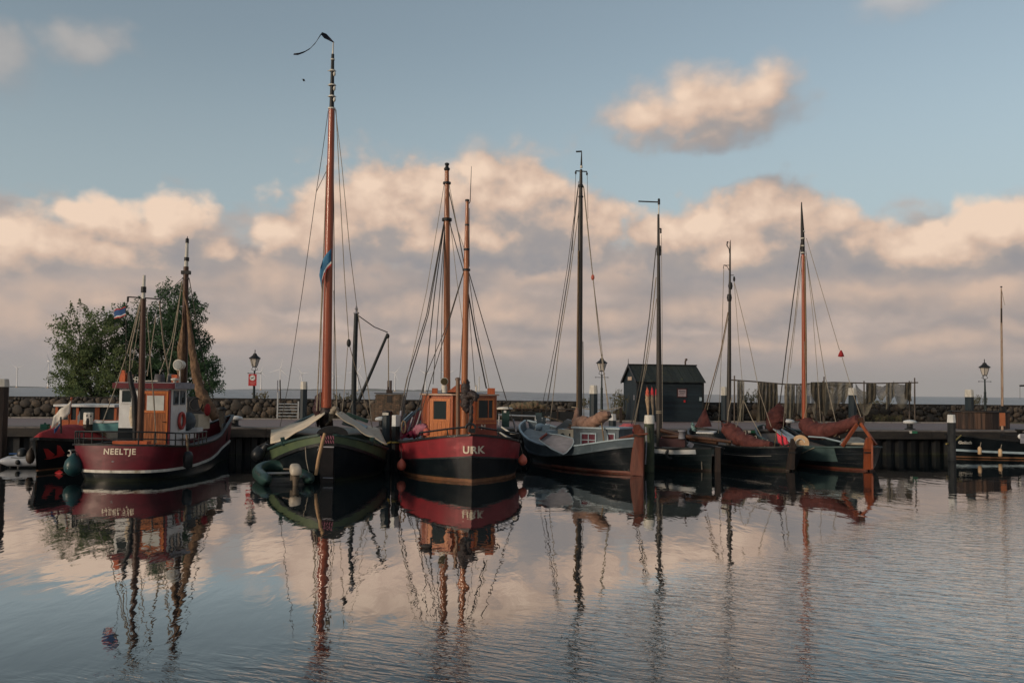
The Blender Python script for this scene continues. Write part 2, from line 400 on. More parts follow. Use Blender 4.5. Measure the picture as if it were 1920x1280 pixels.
# ------------------------------------------------------------------ mesh helpers (builders take WORLD coordinates)
class MB:
    def __init__(s):
        s.v, s.f, s.sm = [], [], []
    def add(s, vs_, fs_, smooth=False):
        o = len(s.v)
        s.v += [tuple(v) for v in vs_]
        s.f += [tuple(i + o for i in f) for f in fs_]
        s.sm += [smooth] * len(fs_)
        return s
    def box(s, c, size, rz=0.0, rot=None):
        c = Vector(c)
        m = rot if rot is not None else Matrix.Rotation(rz, 3, 'Z')
        h = Vector(size) / 2
        vs_ = [c + m @ Vector((x * h.x, y * h.y, z * h.z)) for x in (-1, 1) for y in (-1, 1) for z in (-1, 1)]
        return s.add(vs_, [(0, 1, 3, 2), (4, 6, 7, 5), (0, 4, 5, 1), (2, 3, 7, 6), (0, 2, 6, 4), (1, 5, 7, 3)])
    def beam(s, a, b, w, h, up=(0, 0, 1)):
        a, b = Vector(a), Vector(b)
        d = (b - a).normalized()
        x = d.cross(Vector(up))
        if x.length < 1e-4:
            x = d.cross(Vector((0, 1, 0)))
        x.normalize()
        y = x.cross(d)
        vs_ = [p + x * (sx * w / 2) + y * (sy * h / 2) for p in (a, b) for sx, sy in ((-1, -1), (1, -1), (1, 1), (-1, 1))]
        return s.add(vs_, [(3, 2, 1, 0), (4, 5, 6, 7), (0, 1, 5, 4), (1, 2, 6, 5), (2, 3, 7, 6), (3, 0, 4, 7)])
    def tube(s, pts, r, n=8, caps=True, flat=None, smooth=True):
        pts = [Vector(p) for p in pts]
        k = len(pts)
        rs = r if isinstance(r, (list, tuple)) else [r] * k
        prev = None
        vs_ = []
        for i, p in enumerate(pts):
            t = (pts[min(i + 1, k - 1)] - pts[max(i - 1, 0)]).normalized()
            ref = Vector((0, 0, 1)) if abs(t.z) < 0.9 else Vector((1, 0, 0))
            if prev is None:
                x = t.cross(ref).normalized()
            else:
                x = prev - t * prev.dot(t)
                x = x.normalized() if x.length > 1e-6 else t.cross(ref).normalized()
            prev = x
            y = t.cross(x)
            fx = 1.0 if flat is None else flat
            for j in range(n):
                a = 2 * math.pi * j / n
                vs_.append(p + x * (math.cos(a) * rs[i]) + y * (math.sin(a) * rs[i] * fx))
        fs_ = [(i * n + j, i * n + (j + 1) % n, (i + 1) * n + (j + 1) % n, (i + 1) * n + j) for i in range(k - 1) for j in range(n)]
        s.add(vs_, fs_, smooth)
        if caps:
            s.add(vs_[:n], [tuple(range(n))[::-1]])
            s.add(vs_[-n:], [tuple(range(n))])
        return s
    def lathe(s, c, prof, n=16, smooth=True):
        c = Vector(c)
        vs_ = [c + Vector((r * math.cos(2 * math.pi * j / n), r * math.sin(2 * math.pi * j / n), z)) for r, z in prof for j in range(n)]
        k = len(prof)
        s.add(vs_, [(i * n + j, i * n + (j + 1) % n, (i + 1) * n + (j + 1) % n, (i + 1) * n + j) for i in range(k - 1) for j in range(n)], smooth)
        s.add(vs_[:n], [tuple(range(n))[::-1]])
        s.add(vs_[-n:], [tuple(range(n))])
        return s
    def sph(s, c, rad, nu=14, nv=9, rot=None):
        c = Vector(c)
        rad = Vector(rad) if not isinstance(rad, (int, float)) else Vector((rad,) * 3)
        vs_ = []
        for i in range(nv + 1):
            th = math.pi * i / nv
            for j in range(nu):
                a = 2 * math.pi * j / nu
                q = Vector((rad.x * math.sin(th) * math.cos(a), rad.y * math.sin(th) * math.sin(a), rad.z * math.cos(th)))
                vs_.append(c + (rot @ q if rot is not None else q))
        return s.add(vs_, [(i * nu + j, (i + 1) * nu + j, (i + 1) * nu + (j + 1) % nu, i * nu + (j + 1) % nu) for i in range(nv) for j in range(nu)], True)
    def grid(s, rows, smooth=True, flip=False):
        n = len(rows[0])
        vs_ = [p for r_ in rows for p in r_]
        fs_ = [(i * n + j, i * n + j + 1, (i + 1) * n + j + 1, (i + 1) * n + j) for i in range(len(rows) - 1) for j in range(n - 1)]
        if flip:
            fs_ = [f[::-1] for f in fs_]
        return s.add(vs_, fs_, smooth)
    def prism(s, poly, off):
        poly = [Vector(p) for p in poly]
        off = Vector(off)
        n = len(poly)
        vs_ = poly + [p + off for p in poly]
        return s.add(vs_, [tuple(range(n))[::-1], tuple(range(n, 2 * n))] + [(i, (i + 1) % n, n + (i + 1) % n, n + i) for i in range(n)])
    def mesh(s, name, mat, origin=(0, 0, 0)):
        o = Vector(origin)
        me = bpy.data.meshes.new(name)
        me.from_pydata([(x - o.x, y - o.y, z - o.z) for x, y, z in s.v], [], s.f)
        me.polygons.foreach_set('use_smooth', s.sm)
        me.materials.append(mat)
        me.update()
        return me

ORG = {}
def link(name, data):
    o = bpy.data.objects.new(name, data)
    COL.objects.link(o)
    return o
def props(o, label=None, cat=None, group=None, kind=None):
    for k, v in (('label', label), ('category', cat), ('group', group), ('kind', kind)):
        if v:
            o[k] = v
    return o
def thing(name, label, cat, loc=(0, 0, 0), group=None):
    o = link(name, None)
    o.location = loc
    o.empty_display_size = 0.2
    ORG[o.name] = Vector(loc)
    return props(o, label, cat, group)
def part(name, mb, mat, parent, label=None, kind=None, solid=0.0):
    org = ORG[parent.name]
    o = link(name, mb.mesh(name, mat, org))
    o.parent = parent
    ORG[o.name] = org
    if solid:
        md = o.modifiers.new('thickness', 'SOLIDIFY')
        md.thickness = solid
        md.offset = 0
    return props(o, label, kind=kind)
def single(name, mb, mat, label, cat, loc=None, group=None, solid=0.0):
    if loc is None:
        a = np.array(mb.v)
        loc = Vector(((a[:, 0].min() + a[:, 0].max()) / 2, (a[:, 1].min() + a[:, 1].max()) / 2, a[:, 2].min()))
    o = link(name, mb.mesh(name, mat, loc))
    o.location = loc
    ORG[o.name] = Vector(loc)
    if solid:
        md = o.modifiers.new('thickness', 'SOLIDIFY')
        md.thickness = solid
        md.offset = 0
    return props(o, label, cat, group)
def structure(name, mb, mat):
    o = link(name, mb.mesh(name, mat))
    ORG[o.name] = Vector((0, 0, 0))
    return props(o, kind='structure')
def dup(root, loc, label, rz=0.0):
    r = root.copy()
    COL.objects.link(r)
    r.location = loc
    r.rotation_euler.z = rz
    r['label'] = label
    ORG[r.name] = Vector(loc)
    for ch in list(root.children):
        c = ch.copy()
        COL.objects.link(c)
        c.parent = r
        for g in ch.children:
            d = g.copy()
            COL.objects.link(d)
            d.parent = c
    return r
def rope(name, pts, r, mat, parent, sag=0.0, n=5):
    """pts: two or more world points; sag in metres at the middle"""
    pts = [Vector(p) for p in pts]
    if sag and len(pts) == 2:
        a, b = pts
        pts = [a.lerp(b, t / 8) - Vector((0, 0, sag * 4 * (t / 8) * (1 - t / 8))) for t in range(9)]
    return part(name, MB().tube(pts, r, n, caps=False), mat, parent)

def pchip(xs, ys):
    xs, ys = np.array(xs, float), np.array(ys, float)
    h = np.diff(xs)
    d = np.diff(ys) / h
    m = np.zeros(len(xs))
    m[0], m[-1] = d[0], d[-1]
    for i in range(1, len(xs) - 1):
        if d[i - 1] * d[i] > 0:
            w1, w2 = 2 * h[i] + h[i - 1], h[i] + 2 * h[i - 1]
            m[i] = (w1 + w2) / (w1 / d[i - 1] + w2 / d[i])
    def f(x):
        i = int(np.clip(np.searchsorted(xs, x) - 1, 0, len(xs) - 2))
        t = (x - xs[i]) / h[i]
        return ((1 + 2 * t) * (1 - t) ** 2 * ys[i] + t * (1 - t) ** 2 * h[i] * m[i] + t * t * (3 - 2 * t) * ys[i + 1] + t * t * (t - 1) * h[i] * m[i + 1])
    return f

class Hull:
    """keys: (y, half beam at rail, half beam at water, rail height); y from the stern (0) to the bow"""
    def __init__(s, o, ang, keys, rake_b=0.35, rake_s=0.0, flare=0.7, round_stern=False):
        s.round = round_stern
        s.o = Vector(o)
        s.fw = Vector((math.sin(ang), math.cos(ang), 0))
        s.rt = Vector((math.cos(ang), -math.sin(ang), 0))
        k = list(zip(*keys))
        s.L = k[0][-1]
        s.br, s.bw, s.zs = pchip(k[0], k[1]), pchip(k[0], k[2]), pchip(k[0], k[3])
        s.rb, s.rs, s.fl = rake_b, rake_s, flare
    def w(s, x, y, z):
        """local: x starboard, y ahead, z up"""
        return s.o + s.rt * x + s.fw * y + Vector((0, 0, z))
    def half(s, y, z):
        t = max(0.0, min(1.15, z / max(0.1, s.zs(y))))
        b0, b1 = s.bw(y), s.br(y)
        x = b0 + (b1 - b0) * t ** s.fl if z >= 0 else b0 * (1 + 0.5 * z)
        return max(0.0, x)
    def p(s, y, side, z, off=0.0):
        q = y / s.L
        sh = s.rb * z * max(0, (q - 0.72) / 0.28) ** 2 - s.rs * z * max(0, (0.2 - q) / 0.2) ** 2
        return s.w(side * (s.half(y, z) + off), y + sh, z)
    def ys(s, n, a=0.0, b=1.0):
        return [s.L * (a + (b - a) * (0.5 - 0.5 * math.cos(math.pi * i / n))) for i in range(n + 1)]
    def band(s, zlo, zhi, ny=26, nz=5, a=0.0, b=1.0, off=0.0, sides=(-1, 1)):
        mb = MB()
        f0 = zlo if callable(zlo) else (lambda y: zlo)
        f1 = zhi if callable(zhi) else (lambda y: zhi)
        if s.round and a == 0.0 and len(sides) == 2:
            seq = [(-1, y) for y in s.ys(ny, a, b)[::-1]] + [(1, y) for y in s.ys(ny, a, b)[1:]]
            return mb.grid([[s.p(y, sd, f0(y) + (f1(y) - f0(y)) * j / nz, off) for sd, y in seq] for j in range(nz + 1)], True, flip=True)
        for side in sides:
            rows = []
            for j in range(nz + 1):
                rows.append([s.p(y, side, f0(y) + (f1(y) - f0(y)) * j / nz, off) for y in s.ys(ny, a, b)])
            mb.grid(rows, True, flip=(side > 0))
        if s.br(0) > 0.1 and a == 0.0:      # flat transom
            rows = [[s.p(0, -1 + 2 * i / 6, f0(0) + (f1(0) - f0(0)) * j / nz, off) for i in range(7)] for j in range(nz + 1)]
            mb.grid(rows, False)
        return mb
    def deck(s, dz, ny=20, a=0.0, b=1.0, inset=0.02):
        rows = []
        for y in s.ys(ny, a, b):
            z = s.zs(y) - dz
            h = max(0.01, s.half(y, z) - inset)
            c = s.p(y, 0, z)
            rows.append([c + s.rt * (h * t) + Vector((0, 0, 0.04 * (1 - t * t))) for t in (-1, -0.5, 0, 0.5, 1)])
        return MB().grid(rows, True)
    def rail(s, w=0.1, h=0.06, dz=0.0, ny=26, a=0.0, b=1.0, sides=(-1, 1), zf=None):
        """cap rail or rubbing strake: a closed strip along the side"""
        mb = MB()
        for side in sides:
            sec = []
            for y in s.ys(ny, a, b):
                z = (zf(y) if zf else s.zs(y)) + dz
                c = s.p(y, side, z)
                ox = s.rt * side
                sec.append([c + ox * (w / 2) - Vector((0, 0, h / 2)), c + ox * (w / 2) + Vector((0, 0, h / 2)), c - ox * (w / 2) + Vector((0, 0, h / 2)), c - ox * (w / 2) - Vector((0, 0, h / 2))])
            rows = [[q[i] for q in sec] for i in (0, 1, 2, 3, 0)]
            mb.grid(rows, False, flip=(side > 0))
            mb.add(sec[0], [(0, 1, 2, 3)])
            mb.add(sec[-1], [(3, 2, 1, 0)])
        return mb

def text_mesh(name, body, size, mat, parent, place, bold=0.02, spread=1.0):
    """flat lettering: built-in font turned into a mesh; place(u, v) gives the world point of each corner"""
    cu = bpy.data.curves.new(name, 'FONT')
    cu.body = body
    cu.size = size
    cu.align_x, cu.align_y = 'CENTER', 'CENTER'
    cu.offset = bold * size
    cu.space_character = spread
    cu.resolution_u = 3
    tmp = bpy.data.objects.new('lettering_curve', cu)
    COL.objects.link(tmp)
    dg = bpy.context.evaluated_depsgraph_get()
    dg.update()
    me = bpy.data.meshes.new_from_object(tmp.evaluated_get(dg))
    COL.objects.unlink(tmp)
    bpy.data.objects.remove(tmp)
    org = ORG[parent.name]
    bm = bmesh.new()
    bm.from_mesh(me)
    bmesh.ops.triangulate(bm, faces=bm.faces[:])
    for v in bm.verts:
        v.co = place(v.co.x, v.co.y) - org
    bm.to_mesh(me)
    bm.free()
    me.materials.clear()
    me.materials.append(mat)
    o = link(name, me)
    o.parent = parent
    ORG[o.name] = org
    return o

def bvh_of(mb):
    return BVHTree.FromPolygons([Vector(v) for v in mb.v], mb.f)
def blob_roll(pts, radii, n=12, wob=0.12, seed=0):
    n = max(n, 18)
    """furled cloth: a thick tube with folds"""
    pts = [Vector(p) for p in pts]
    P_, R_ = [], []
    for i in range(len(pts) - 1):
        for j in range(10):
            t = j / 10
            P_.append(pts[i].lerp(pts[i + 1], t))
            R_.append(radii[i] + (radii[i + 1] - radii[i]) * t)
    P_.append(pts[-1])
    R_.append(radii[-1])
    mb = MB().tube(P_, R_, n)
    out = []
    for k, v in enumerate(mb.v):
        i = min(k // n, len(P_) - 1)
        c = P_[i]
        d = Vector(v) - c
        an_ = 2 * math.pi * (k % n) / n
        ca, sa = math.cos(an_), math.sin(an_)
        low = mnoise.noise(Vector((ca * 0.8, sa * 0.8, i * 0.22 + seed * 7.3)))
        rid = 1 - 2.6 * abs(mnoise.noise(Vector((ca * 1.9 + i * 0.10, sa * 1.9, i * 0.34 + seed * 3.1))))
        fin = mnoise.noise(Vector((ca * 4, sa * 4, i * 0.9 + seed)))
        q = (1 + wob * (1.5 * low + 1.15 * rid + 0.4 * fin)) * (1 - 0.10 * sa * sa)
        out.append(tuple(c + d * q))
    mb.v = out
    return mb
# ------------------------------------------------------------------ the setting: water, quay, road, sea wall, far shore
QA = math.atan(0.148)
QE = Vector((math.cos(QA), math.sin(QA), 0))       # along the quay
QN = Vector((-math.sin(QA), math.cos(QA), 0))      # away from the camera
QZ = 1.2
def Q(s, t, z=0.0):
    return Vector((0, 42.15, 0)) + QE * s + QN * t + Vector((0, 0, z))
def quay_y(x):
    return 42.15 + 0.148 * x

def water_mat(name, deep, lake):
    m = bpy.data.materials.new(name)
    m.use_nodes = True
    N = NT(m.node_tree)
    p = m.node_tree.nodes['Principled BSDF']
    p.inputs['Base Color'].default_value = deep
    p.inputs['Roughness'].default_value = 0.03
    p.inputs['IOR'].default_value = WATER_IOR
    pos = N.new('ShaderNodeNewGeometry').outputs['Position']
    sx = N.new('ShaderNodeSeparateXYZ')
    N.put(sx.inputs[0], pos)
    x, y = sx.outputs[0], sx.outputs[1]
    if lake:
        h = N.noise(N.vec('MULTIPLY', pos, (0.5, 0.16, 1)), 1.0, 5, 0.6)
        h2 = N.noise(N.vec('MULTIPLY', pos, (0.10, 0.016, 1)), 1.0, 5, 0.65)
        h = N.math('MULTIPLY_ADD', h2, 1.6, N.math('MULTIPLY', h, 0.5))
        dist = 0.55
        N.put(p.inputs['Base Color'], N.mix(N.smooth(N.math('MULTIPLY_ADD', N.noise(N.vec('MULTIPLY', pos, (0.45, 0.05, 1)), 1.0, 4, 0.6), 0.8, N.math('MULTIPLY', h2, 0.6)), 0.60, 0.82), (0.045, 0.085, 0.115, 1), (0.22, 0.275, 0.31, 1)))  # blue sky reflection and light-dark wave streaks painted into the base colour
        p.inputs['Roughness'].default_value = 0.3
        p.inputs['Specular IOR Level'].default_value = 0.10
    else:
        big = N.noise(N.vec('MULTIPLY', pos, (1.1, 0.5, 1)), 1.0, 3, 0.5, 0.6)
        mid = N.noise(N.vec('MULTIPLY', pos, (2.7, 1.0, 1)), 1.0, 3, 0.5, 0.5)
        calm = N.math('ADD', N.math('MULTIPLY', big, 0.0056), N.math('MULTIPLY', mid, 0.0034))
        # breath of wind: fine ripples ahead of a slanting front
        front = N.math('MULTIPLY_ADD', N.math('MAXIMUM', x, 0.0), 0.45, N.math('MULTIPLY_ADD', x, 0.60, 12.3))
        front = N.math('ADD', front, N.math('MULTIPLY', N.math('SUBTRACT', N.noise(pos, 0.35, 4, 0.6), 0.5), 3.4))
        gap = N.math('SUBTRACT', front, y)
        mask = N.smooth(gap, -0.4, 1.9)
        patch = N.smooth(N.noise(N.vec('MULTIPLY', pos, (0.25, 0.7, 1)), 1.0, 3, 0.5), 0.56, 0.68, 0.0, 0.22)
        far = N.smooth(y, 17.0, 28.0)
        mask = N.math('MAXIMUM', mask, N.math('MULTIPLY', patch, far))
        rotv = N.new('ShaderNodeVectorRotate', rotation_type='Z_AXIS')
        N.put(rotv.inputs['Vector'], pos)
        rotv.inputs['Angle'].default_value = R(24)
        wv = rotv.outputs[0]
        r1 = N.noise(N.vec('MULTIPLY', wv, (1.7, 6.2, 1)), 1.0, 3, 0.55, 0.8)
        r2 = N.noise(N.vec('MULTIPLY', wv, (4.0, 12.5, 1)), 1.0, 2, 0.5, 0.6)
        rip = N.math('ADD', N.math('MULTIPLY', r1, 0.0105), N.math('MULTIPLY', r2, 0.0046))
        h = N.math('ADD', calm, N.math('MULTIPLY', rip, mask))
        dist = 1.0
    b = N.new('ShaderNodeBump')
    b.inputs['Strength'].default_value = 1.0
    b.inputs['Distance'].default_value = dist
    N.put(b.inputs['Height'], h)
    N.put(p.inputs['Normal'], b.outputs[0])
    if not lake:        # mirror-calm surface: reflectance follows the Fresnel curve, somewhat steepened
        fr = N.new('ShaderNodeFresnel')
        fr.inputs['IOR'].default_value = 1.333
        N.put(fr.inputs['Normal'], b.outputs[0])
        fac = N.math('MINIMUM', N.math('MULTIPLY', N.math('POWER', fr.outputs[0], 1.6), 4.3), 0.62)
        gl = N.new('ShaderNodeBsdfGlossy')
        gl.inputs['Roughness'].default_value = 0.02
        gl.inputs['Color'].default_value = (1.0, 0.985, 0.965, 1)
        N.put(gl.inputs['Normal'], b.outputs[0])
        df = N.new('ShaderNodeBsdfDiffuse')
        df.inputs['Color'].default_value = deep
        mx = N.new('ShaderNodeMixShader')
        N.put(mx.inputs[0], fac)
        N.put(mx.inputs[1], df.outputs[0])
        N.put(mx.inputs[2], gl.outputs[0])
        N.put(m.node_tree.nodes['Material Output'].inputs[0], mx.outputs[0])
    return m
WATER_IOR = 1.333

hw = MB().add([Q(-400, -240), Q(400, -240), Q(400, 6), Q(-400, 6)], [(0, 1, 2, 3)])
structure('harbour_water', hw, water_mat('calm_harbour_water', (0.006, 0.011, 0.013, 1), False))
lk = MB().add([Q(-14000, 14), Q(14000, 14), Q(14000, 14000), Q(-14000, 14000)], [(0, 1, 2, 3)])
structure('lake', lk, water_mat('choppy_lake_water', (0.07, 0.10, 0.12, 1), True))

# far low shore
hl = MB()
def shore(px0, px1, d, hpx, seed):
    n = 60
    top, bot, back = [], [], []
    for i in range(n + 1):
        px = px0 + (px1 - px0) * i / n
        e = min(1, 4 * i / n, 4 * (n - i) / n)
        hgt = d / F * (hpx * (0.55 + 0.5 * mnoise.noise(Vector((i * 0.16, seed, 0))) + 0.15 * mnoise.noise(Vector((i * 0.9, seed, 3))))) * e + 0.5
        a = onz(px, 2000, 0)
        q = ray(px, 700)
        g = Vector((q.x / q.y * d, d, 0))
        bot.append(g)
        top.append(g + Vector((0, 60, max(0.6, hgt))))
        back.append(g + Vector((0, 300, -0.5)))
    hl.grid([bot, top, back], True)
shore(-700, 130, 6400, 8.5, 1.0)
shore(420, 1010, 9000, 5.5, 5.0)
structure('far_shore', hl, M('far_shore_green', (0.055, 0.075, 0.065), (0.075, 0.085, 0.075), 0.9, 0.01))

# pier body and its surfaces
def slab(s0, s1, t0, t1, z0, z1):
    return MB().add([Q(s0, t0, z0), Q(s1, t0, z0), Q(s1, t1, z0), Q(s0, t1, z0), Q(s0, t0, z1), Q(s1, t0, z1), Q(s1, t1, z1), Q(s0, t1, z1)],
                    [(3, 2, 1, 0), (4, 5, 6, 7), (0, 1, 5, 4), (1, 2, 6, 5), (2, 3, 7, 6), (3, 0, 4, 7)])
structure('quay', slab(-90, 110, 0.35, 16.0, -2, QZ), M('quay_sand', (0.16, 0.135, 0.11), (0.12, 0.10, 0.085), 0.9, 1.5, world=True))
def road_mat():
    m = bpy.data.materials.new('clinker_brick_road')
    m.use_nodes = True
    N = NT(m.node_tree)
    p = m.node_tree.nodes['Principled BSDF']
    pos = N.new('ShaderNodeNewGeometry').outputs['Position']
    b = N.new('ShaderNodeTexBrick')
    N.put(b.inputs['Vector'], pos)
    b.inputs['Scale'].default_value = 1.0
    b.inputs['Brick Width'].default_value = 0.21
    b.inputs['Row Height'].default_value = 0.075
    b.inputs['Mortar Size'].default_value = 0.007
    b.inputs['Color1'].default_value = (0.215, 0.150, 0.145, 1)
    b.inputs['Color2'].default_value = (0.265, 0.190, 0.182, 1)
    b.inputs['Mortar'].default_value = (0.10, 0.085, 0.08, 1)
    n = N.noise(pos, 0.6, 5, 0.6)
    col = N.mix(N.smooth(n, 0.35, 0.7), b.outputs[0], (0.195, 0.165, 0.155, 1))
    N.put(p.inputs['Base Color'], col)
    p.inputs['Roughness'].default_value = 0.75
    bp = N.new('ShaderNodeBump')
    bp.inputs['Distance'].default_value = 0.006
    N.put(bp.inputs['Height'], b.outputs[1])
    bp.invert = True
    N.put(p.inputs['Normal'], bp.outputs[0])
    return m
structure('brick_road', slab(-90, 110, 1.05, 11.6, QZ - 0.1, QZ + 0.004), road_mat())
kb = MB()
kerbs = []
for i in range(66):
    s0 = -33 + i * 1.0
    kerbs.append(slab(s0 + 0.012, s0 + 0.988, 11.62, 11.80, QZ - 0.1, QZ + 0.075))
KERB = M('kerb_concrete', (0.27, 0.25, 0.23), (0.21, 0.19, 0.175), 0.85, 6, world=True)
verge = structure('sandy_verge', slab(-90, 110, 11.81, 14.0, QZ - 0.1, QZ + 0.03), M('sandy_grass_verge', (0.155, 0.125, 0.085), (0.085, 0.088, 0.045), 0.95, 1.1, world=True, bump=0.03))
kroot = thing('kerb', 'low pale kerb of separate stones along the far side of the brick road', 'kerb', Q(0, 11.7, QZ))
for k_ in kerbs:
    part('kerb_stone', k_, KERB, kroot)

# sheet-piled quay front, capping beam and edge strip
qf = thing('quay_wall', 'dark steel sheet piling of the quay under a heavy timber capping beam', 'quay wall', Q(0, 0, 0))
PILEM = M('rusty_black_sheet_pile', (0.009, 0.011, 0.013), (0.018, 0.018, 0.018), 0.6, 2, (1, 1, 0.4), 0.01, c3=(0.028, 0.024, 0.021), vary=0.5, slime=True)
pitch = 0.66
sp = MB()
prof = [(-0.33, 0.16), (-0.21, 0.16), (-0.12, -0.08), (0.12, -0.08), (0.21, 0.16), (0.33, 0.16)]
sp.grid([[QE * a + QN * b + Vector((0, 0, z)) for a, b in prof] for z in (-1.0, 0.86)], False)
sp_me = sp.mesh('sheet_pile', PILEM)
for i in range(100):
    o = link('sheet_pile', sp_me)
    o.parent = qf
    o.location = Q(-30 + i * pitch, 0.12, 0) - ORG[qf.name]
CAPM = M('tarred_capping_timber', (0.018, 0.017, 0.017), (0.034, 0.030, 0.026), 0.75, 2.5, (0.5, 2, 2), 0.01, world=True, vary=0.2)
for i in range(17):
    s0 = -31 + i * 4.0
    part('capping_beam', slab(s0 + 0.01, s0 + 3.99, -0.22, 0.36, 0.80, QZ - 0.04), CAPM, qf)
for i in range(34):
    s0 = -31 + i * 2.0
    part('edge_stone', slab(s0 + 0.008, s0 + 1.992, -0.16, 1.03, QZ - 0.038, QZ + 0.03), M('edge_concrete', (0.17, 0.155, 0.145), (0.12, 0.11, 0.105), 0.85, 3, world=True, vary=0.15, c3=(0.09, 0.085, 0.08)), qf)

# sea wall of boulders
WT, WH = 13.75, 1.17
wall = thing('stone_wall', 'low dry wall of rounded brown basalt boulders along the back of the quay', 'stone wall', Q(0, WT, QZ))
HUT_S = (6.3, 12.6)
core = MB()
for a, b in ((-46, HUT_S[0]), (HUT_S[1], 60)):
    q = slab(a, b, WT + 0.10, WT + 0.62, QZ - 0.1, QZ + WH + 0.01)
    core.add(q.v, q.f)
part('mortar_core', core, M('dark_mortar', (0.020, 0.018, 0.016), (0.032, 0.028, 0.024), 0.95, 5, world=True), wall)
def stone_mat():
    m = bpy.data.materials.new('basalt_boulder')
    m.use_nodes = True
    N = NT(m.node_tree)
    p = m.node_tree.nodes['Principled BSDF']
    oi = N.new('ShaderNodeObjectInfo')
    rp = N.new('ShaderNodeValToRGB')
    cs = [(0.0, (0.034, 0.028, 0.024)), (0.35, (0.052, 0.041, 0.033)), (0.6, (0.074, 0.054, 0.038)), (0.8, (0.105, 0.073, 0.047)), (0.93, (0.13, 0.10, 0.072)), (1.0, (0.16, 0.13, 0.10))]
    rp.color_ramp.elements[0].color = cs[0][1] + (1,)
    rp.color_ramp.elements[1].color = cs[-1][1] + (1,)
    for q, c in cs[1:-1]:
        rp.color_ramp.elements.new(q).color = c + (1,)
    pos = N.new('ShaderNodeNewGeometry').outputs['Position']
    big = N.noise(N.vec('MULTIPLY', pos, (1, 1, 1)), 2.6, 2, 0.5)
    N.put(rp.inputs[0], N.math('ADD', oi.outputs['Random'], N.math('MULTIPLY', N.math('SUBTRACT', big, 0.5), 0.6), clamp=True))
    n = N.noise(pos, 9, 5, 0.65)
    N.put(p.inputs['Base Color'], N.mix(N.smooth(n, 0.35, 0.7), rp.outputs[0], (0.035, 0.033, 0.028, 1)))
    p.inputs['Roughness'].default_value = 0.8
    b = N.new('ShaderNodeBump')
    b.inputs['Distance'].default_value = 0.03
    N.put(b.inputs['Height'], n)
    N.put(p.inputs['Normal'], b.outputs[0])
    return m
STONE = stone_mat()
def boulder(seed):
    mb = MB().sph((0, 0, 0), 1.0, 9, 6)
    out = []
    for v in mb.v:
        q = Vector(v)
        k = 1 + 0.50 * mnoise.noise(q * 0.9 + Vector((seed * 5.1, 0, 0))) + 0.24 * mnoise.noise(q * 2.2 + Vector((0, seed * 3.3, 0)))
        q = Vector((max(-0.80, min(0.80, q.x)), q.y, max(-0.78, min(0.78, q.z)))) * k
        out.append(tuple(q))
    mb.v = out
    return mb
bmbs = [boulder(i) for i in range(9)]
bms = [b.mesh('stone', STONE) for b in bmbs]
stones = []
cell = {}
def free(s, z, r):
    ci, cj = int(s / 0.35), int(z / 0.35)
    for i in range(ci - 3, ci + 4):
        for j in range(cj - 3, cj + 4):
            for (s2, z2, r2) in cell.get((i, j), ()):
                if (s - s2) ** 2 + (z - z2) ** 2 < (0.80 * (r + r2)) ** 2:
                    return False
    return True
def put(s, z, r):
    cell.setdefault((int(s / 0.35), int(z / 0.35)), []).append((s, z, r))
    stones.append((s, z, r))
for r, tries in ((0.33, 180), (0.25, 1100), (0.19, 5200), (0.14, 9000), (0.10, 9000)):
    for _ in range(tries):
        s = rnd.uniform(-30, 40)
        if HUT_S[0] - 0.2 < s < HUT_S[1] + 0.2:
            continue
        rr = r * rnd.uniform(0.88, 1.12)
        z = rnd.uniform(rr * 0.75, WH - rr * 0.98)
        if free(s, z, rr):
            put(s, z, rr)
stones.sort(key=lambda q: -q[2])
rest = MB()
for i, (s, z, r) in enumerate(stones):
    k = rnd.randrange(9)
    loc = Q(s, WT + 0.10, QZ + z)
    rot = Euler((rnd.uniform(-0.3, 0.3), rnd.uniform(-0.7, 0.7), QA + rnd.choice((0, math.pi)) + rnd.uniform(-0.2, 0.2)))
    sc = Vector((r * rnd.uniform(1.08, 1.34), 0.10 + r * 0.28, r * rnd.uniform(0.95, 1.15)))
    if i < 298:
        o = link('stone', bms[k])
        o.parent = wall
        o.location = loc - ORG[wall.name]
        o.rotation_euler = rot
        o.scale = sc
    else:
        mm = Matrix.Translation(loc) @ rot.to_matrix().to_4x4() @ Matrix.Diagonal(sc.to_4d())
        rest.add([mm @ Vector(v) for v in bmbs[k].v], bmbs[k].f, True)
part('small_stones', rest, STONE, wall, kind='stuff')

# ------------------------------------------------------------------ trees behind the wall
LEAF = M('willow_leaf_green', (0.17, 0.215, 0.095), (0.085, 0.125, 0.055), 0.8, 1.1, (1, 1, 1), detail=3, spec=0.1)
LEAF2 = M('deep_leaf_green', (0.085, 0.150, 0.075), (0.044, 0.086, 0.044), 0.8, 0.9, (1, 1, 1), detail=3, spec=0.1)
for lm_ in (LEAF, LEAF2):       # leaves let some light through
    N_ = NT(lm_.node_tree)
    pb_ = lm_.node_tree.nodes['Principled BSDF']
    tl_ = N_.new('ShaderNodeBsdfTranslucent')
    mx_ = N_.new('ShaderNodeMixShader')
    N_.put(tl_.inputs[0], pb_.inputs['Base Color'].links[0].from_socket)
    mx_.inputs[0].default_value = 0.35
    N_.put(mx_.inputs[1], pb_.outputs[0])
    N_.put(mx_.inputs[2], tl_.outputs[0])
    N_.put(lm_.node_tree.nodes['Material Output'].inputs[0], mx_.outputs[0])
BARK = M('grey_brown_bark', (0.060, 0.048, 0.038), (0.035, 0.028, 0.023), 0.9, 6, (3, 3, 0.6), 0.02)
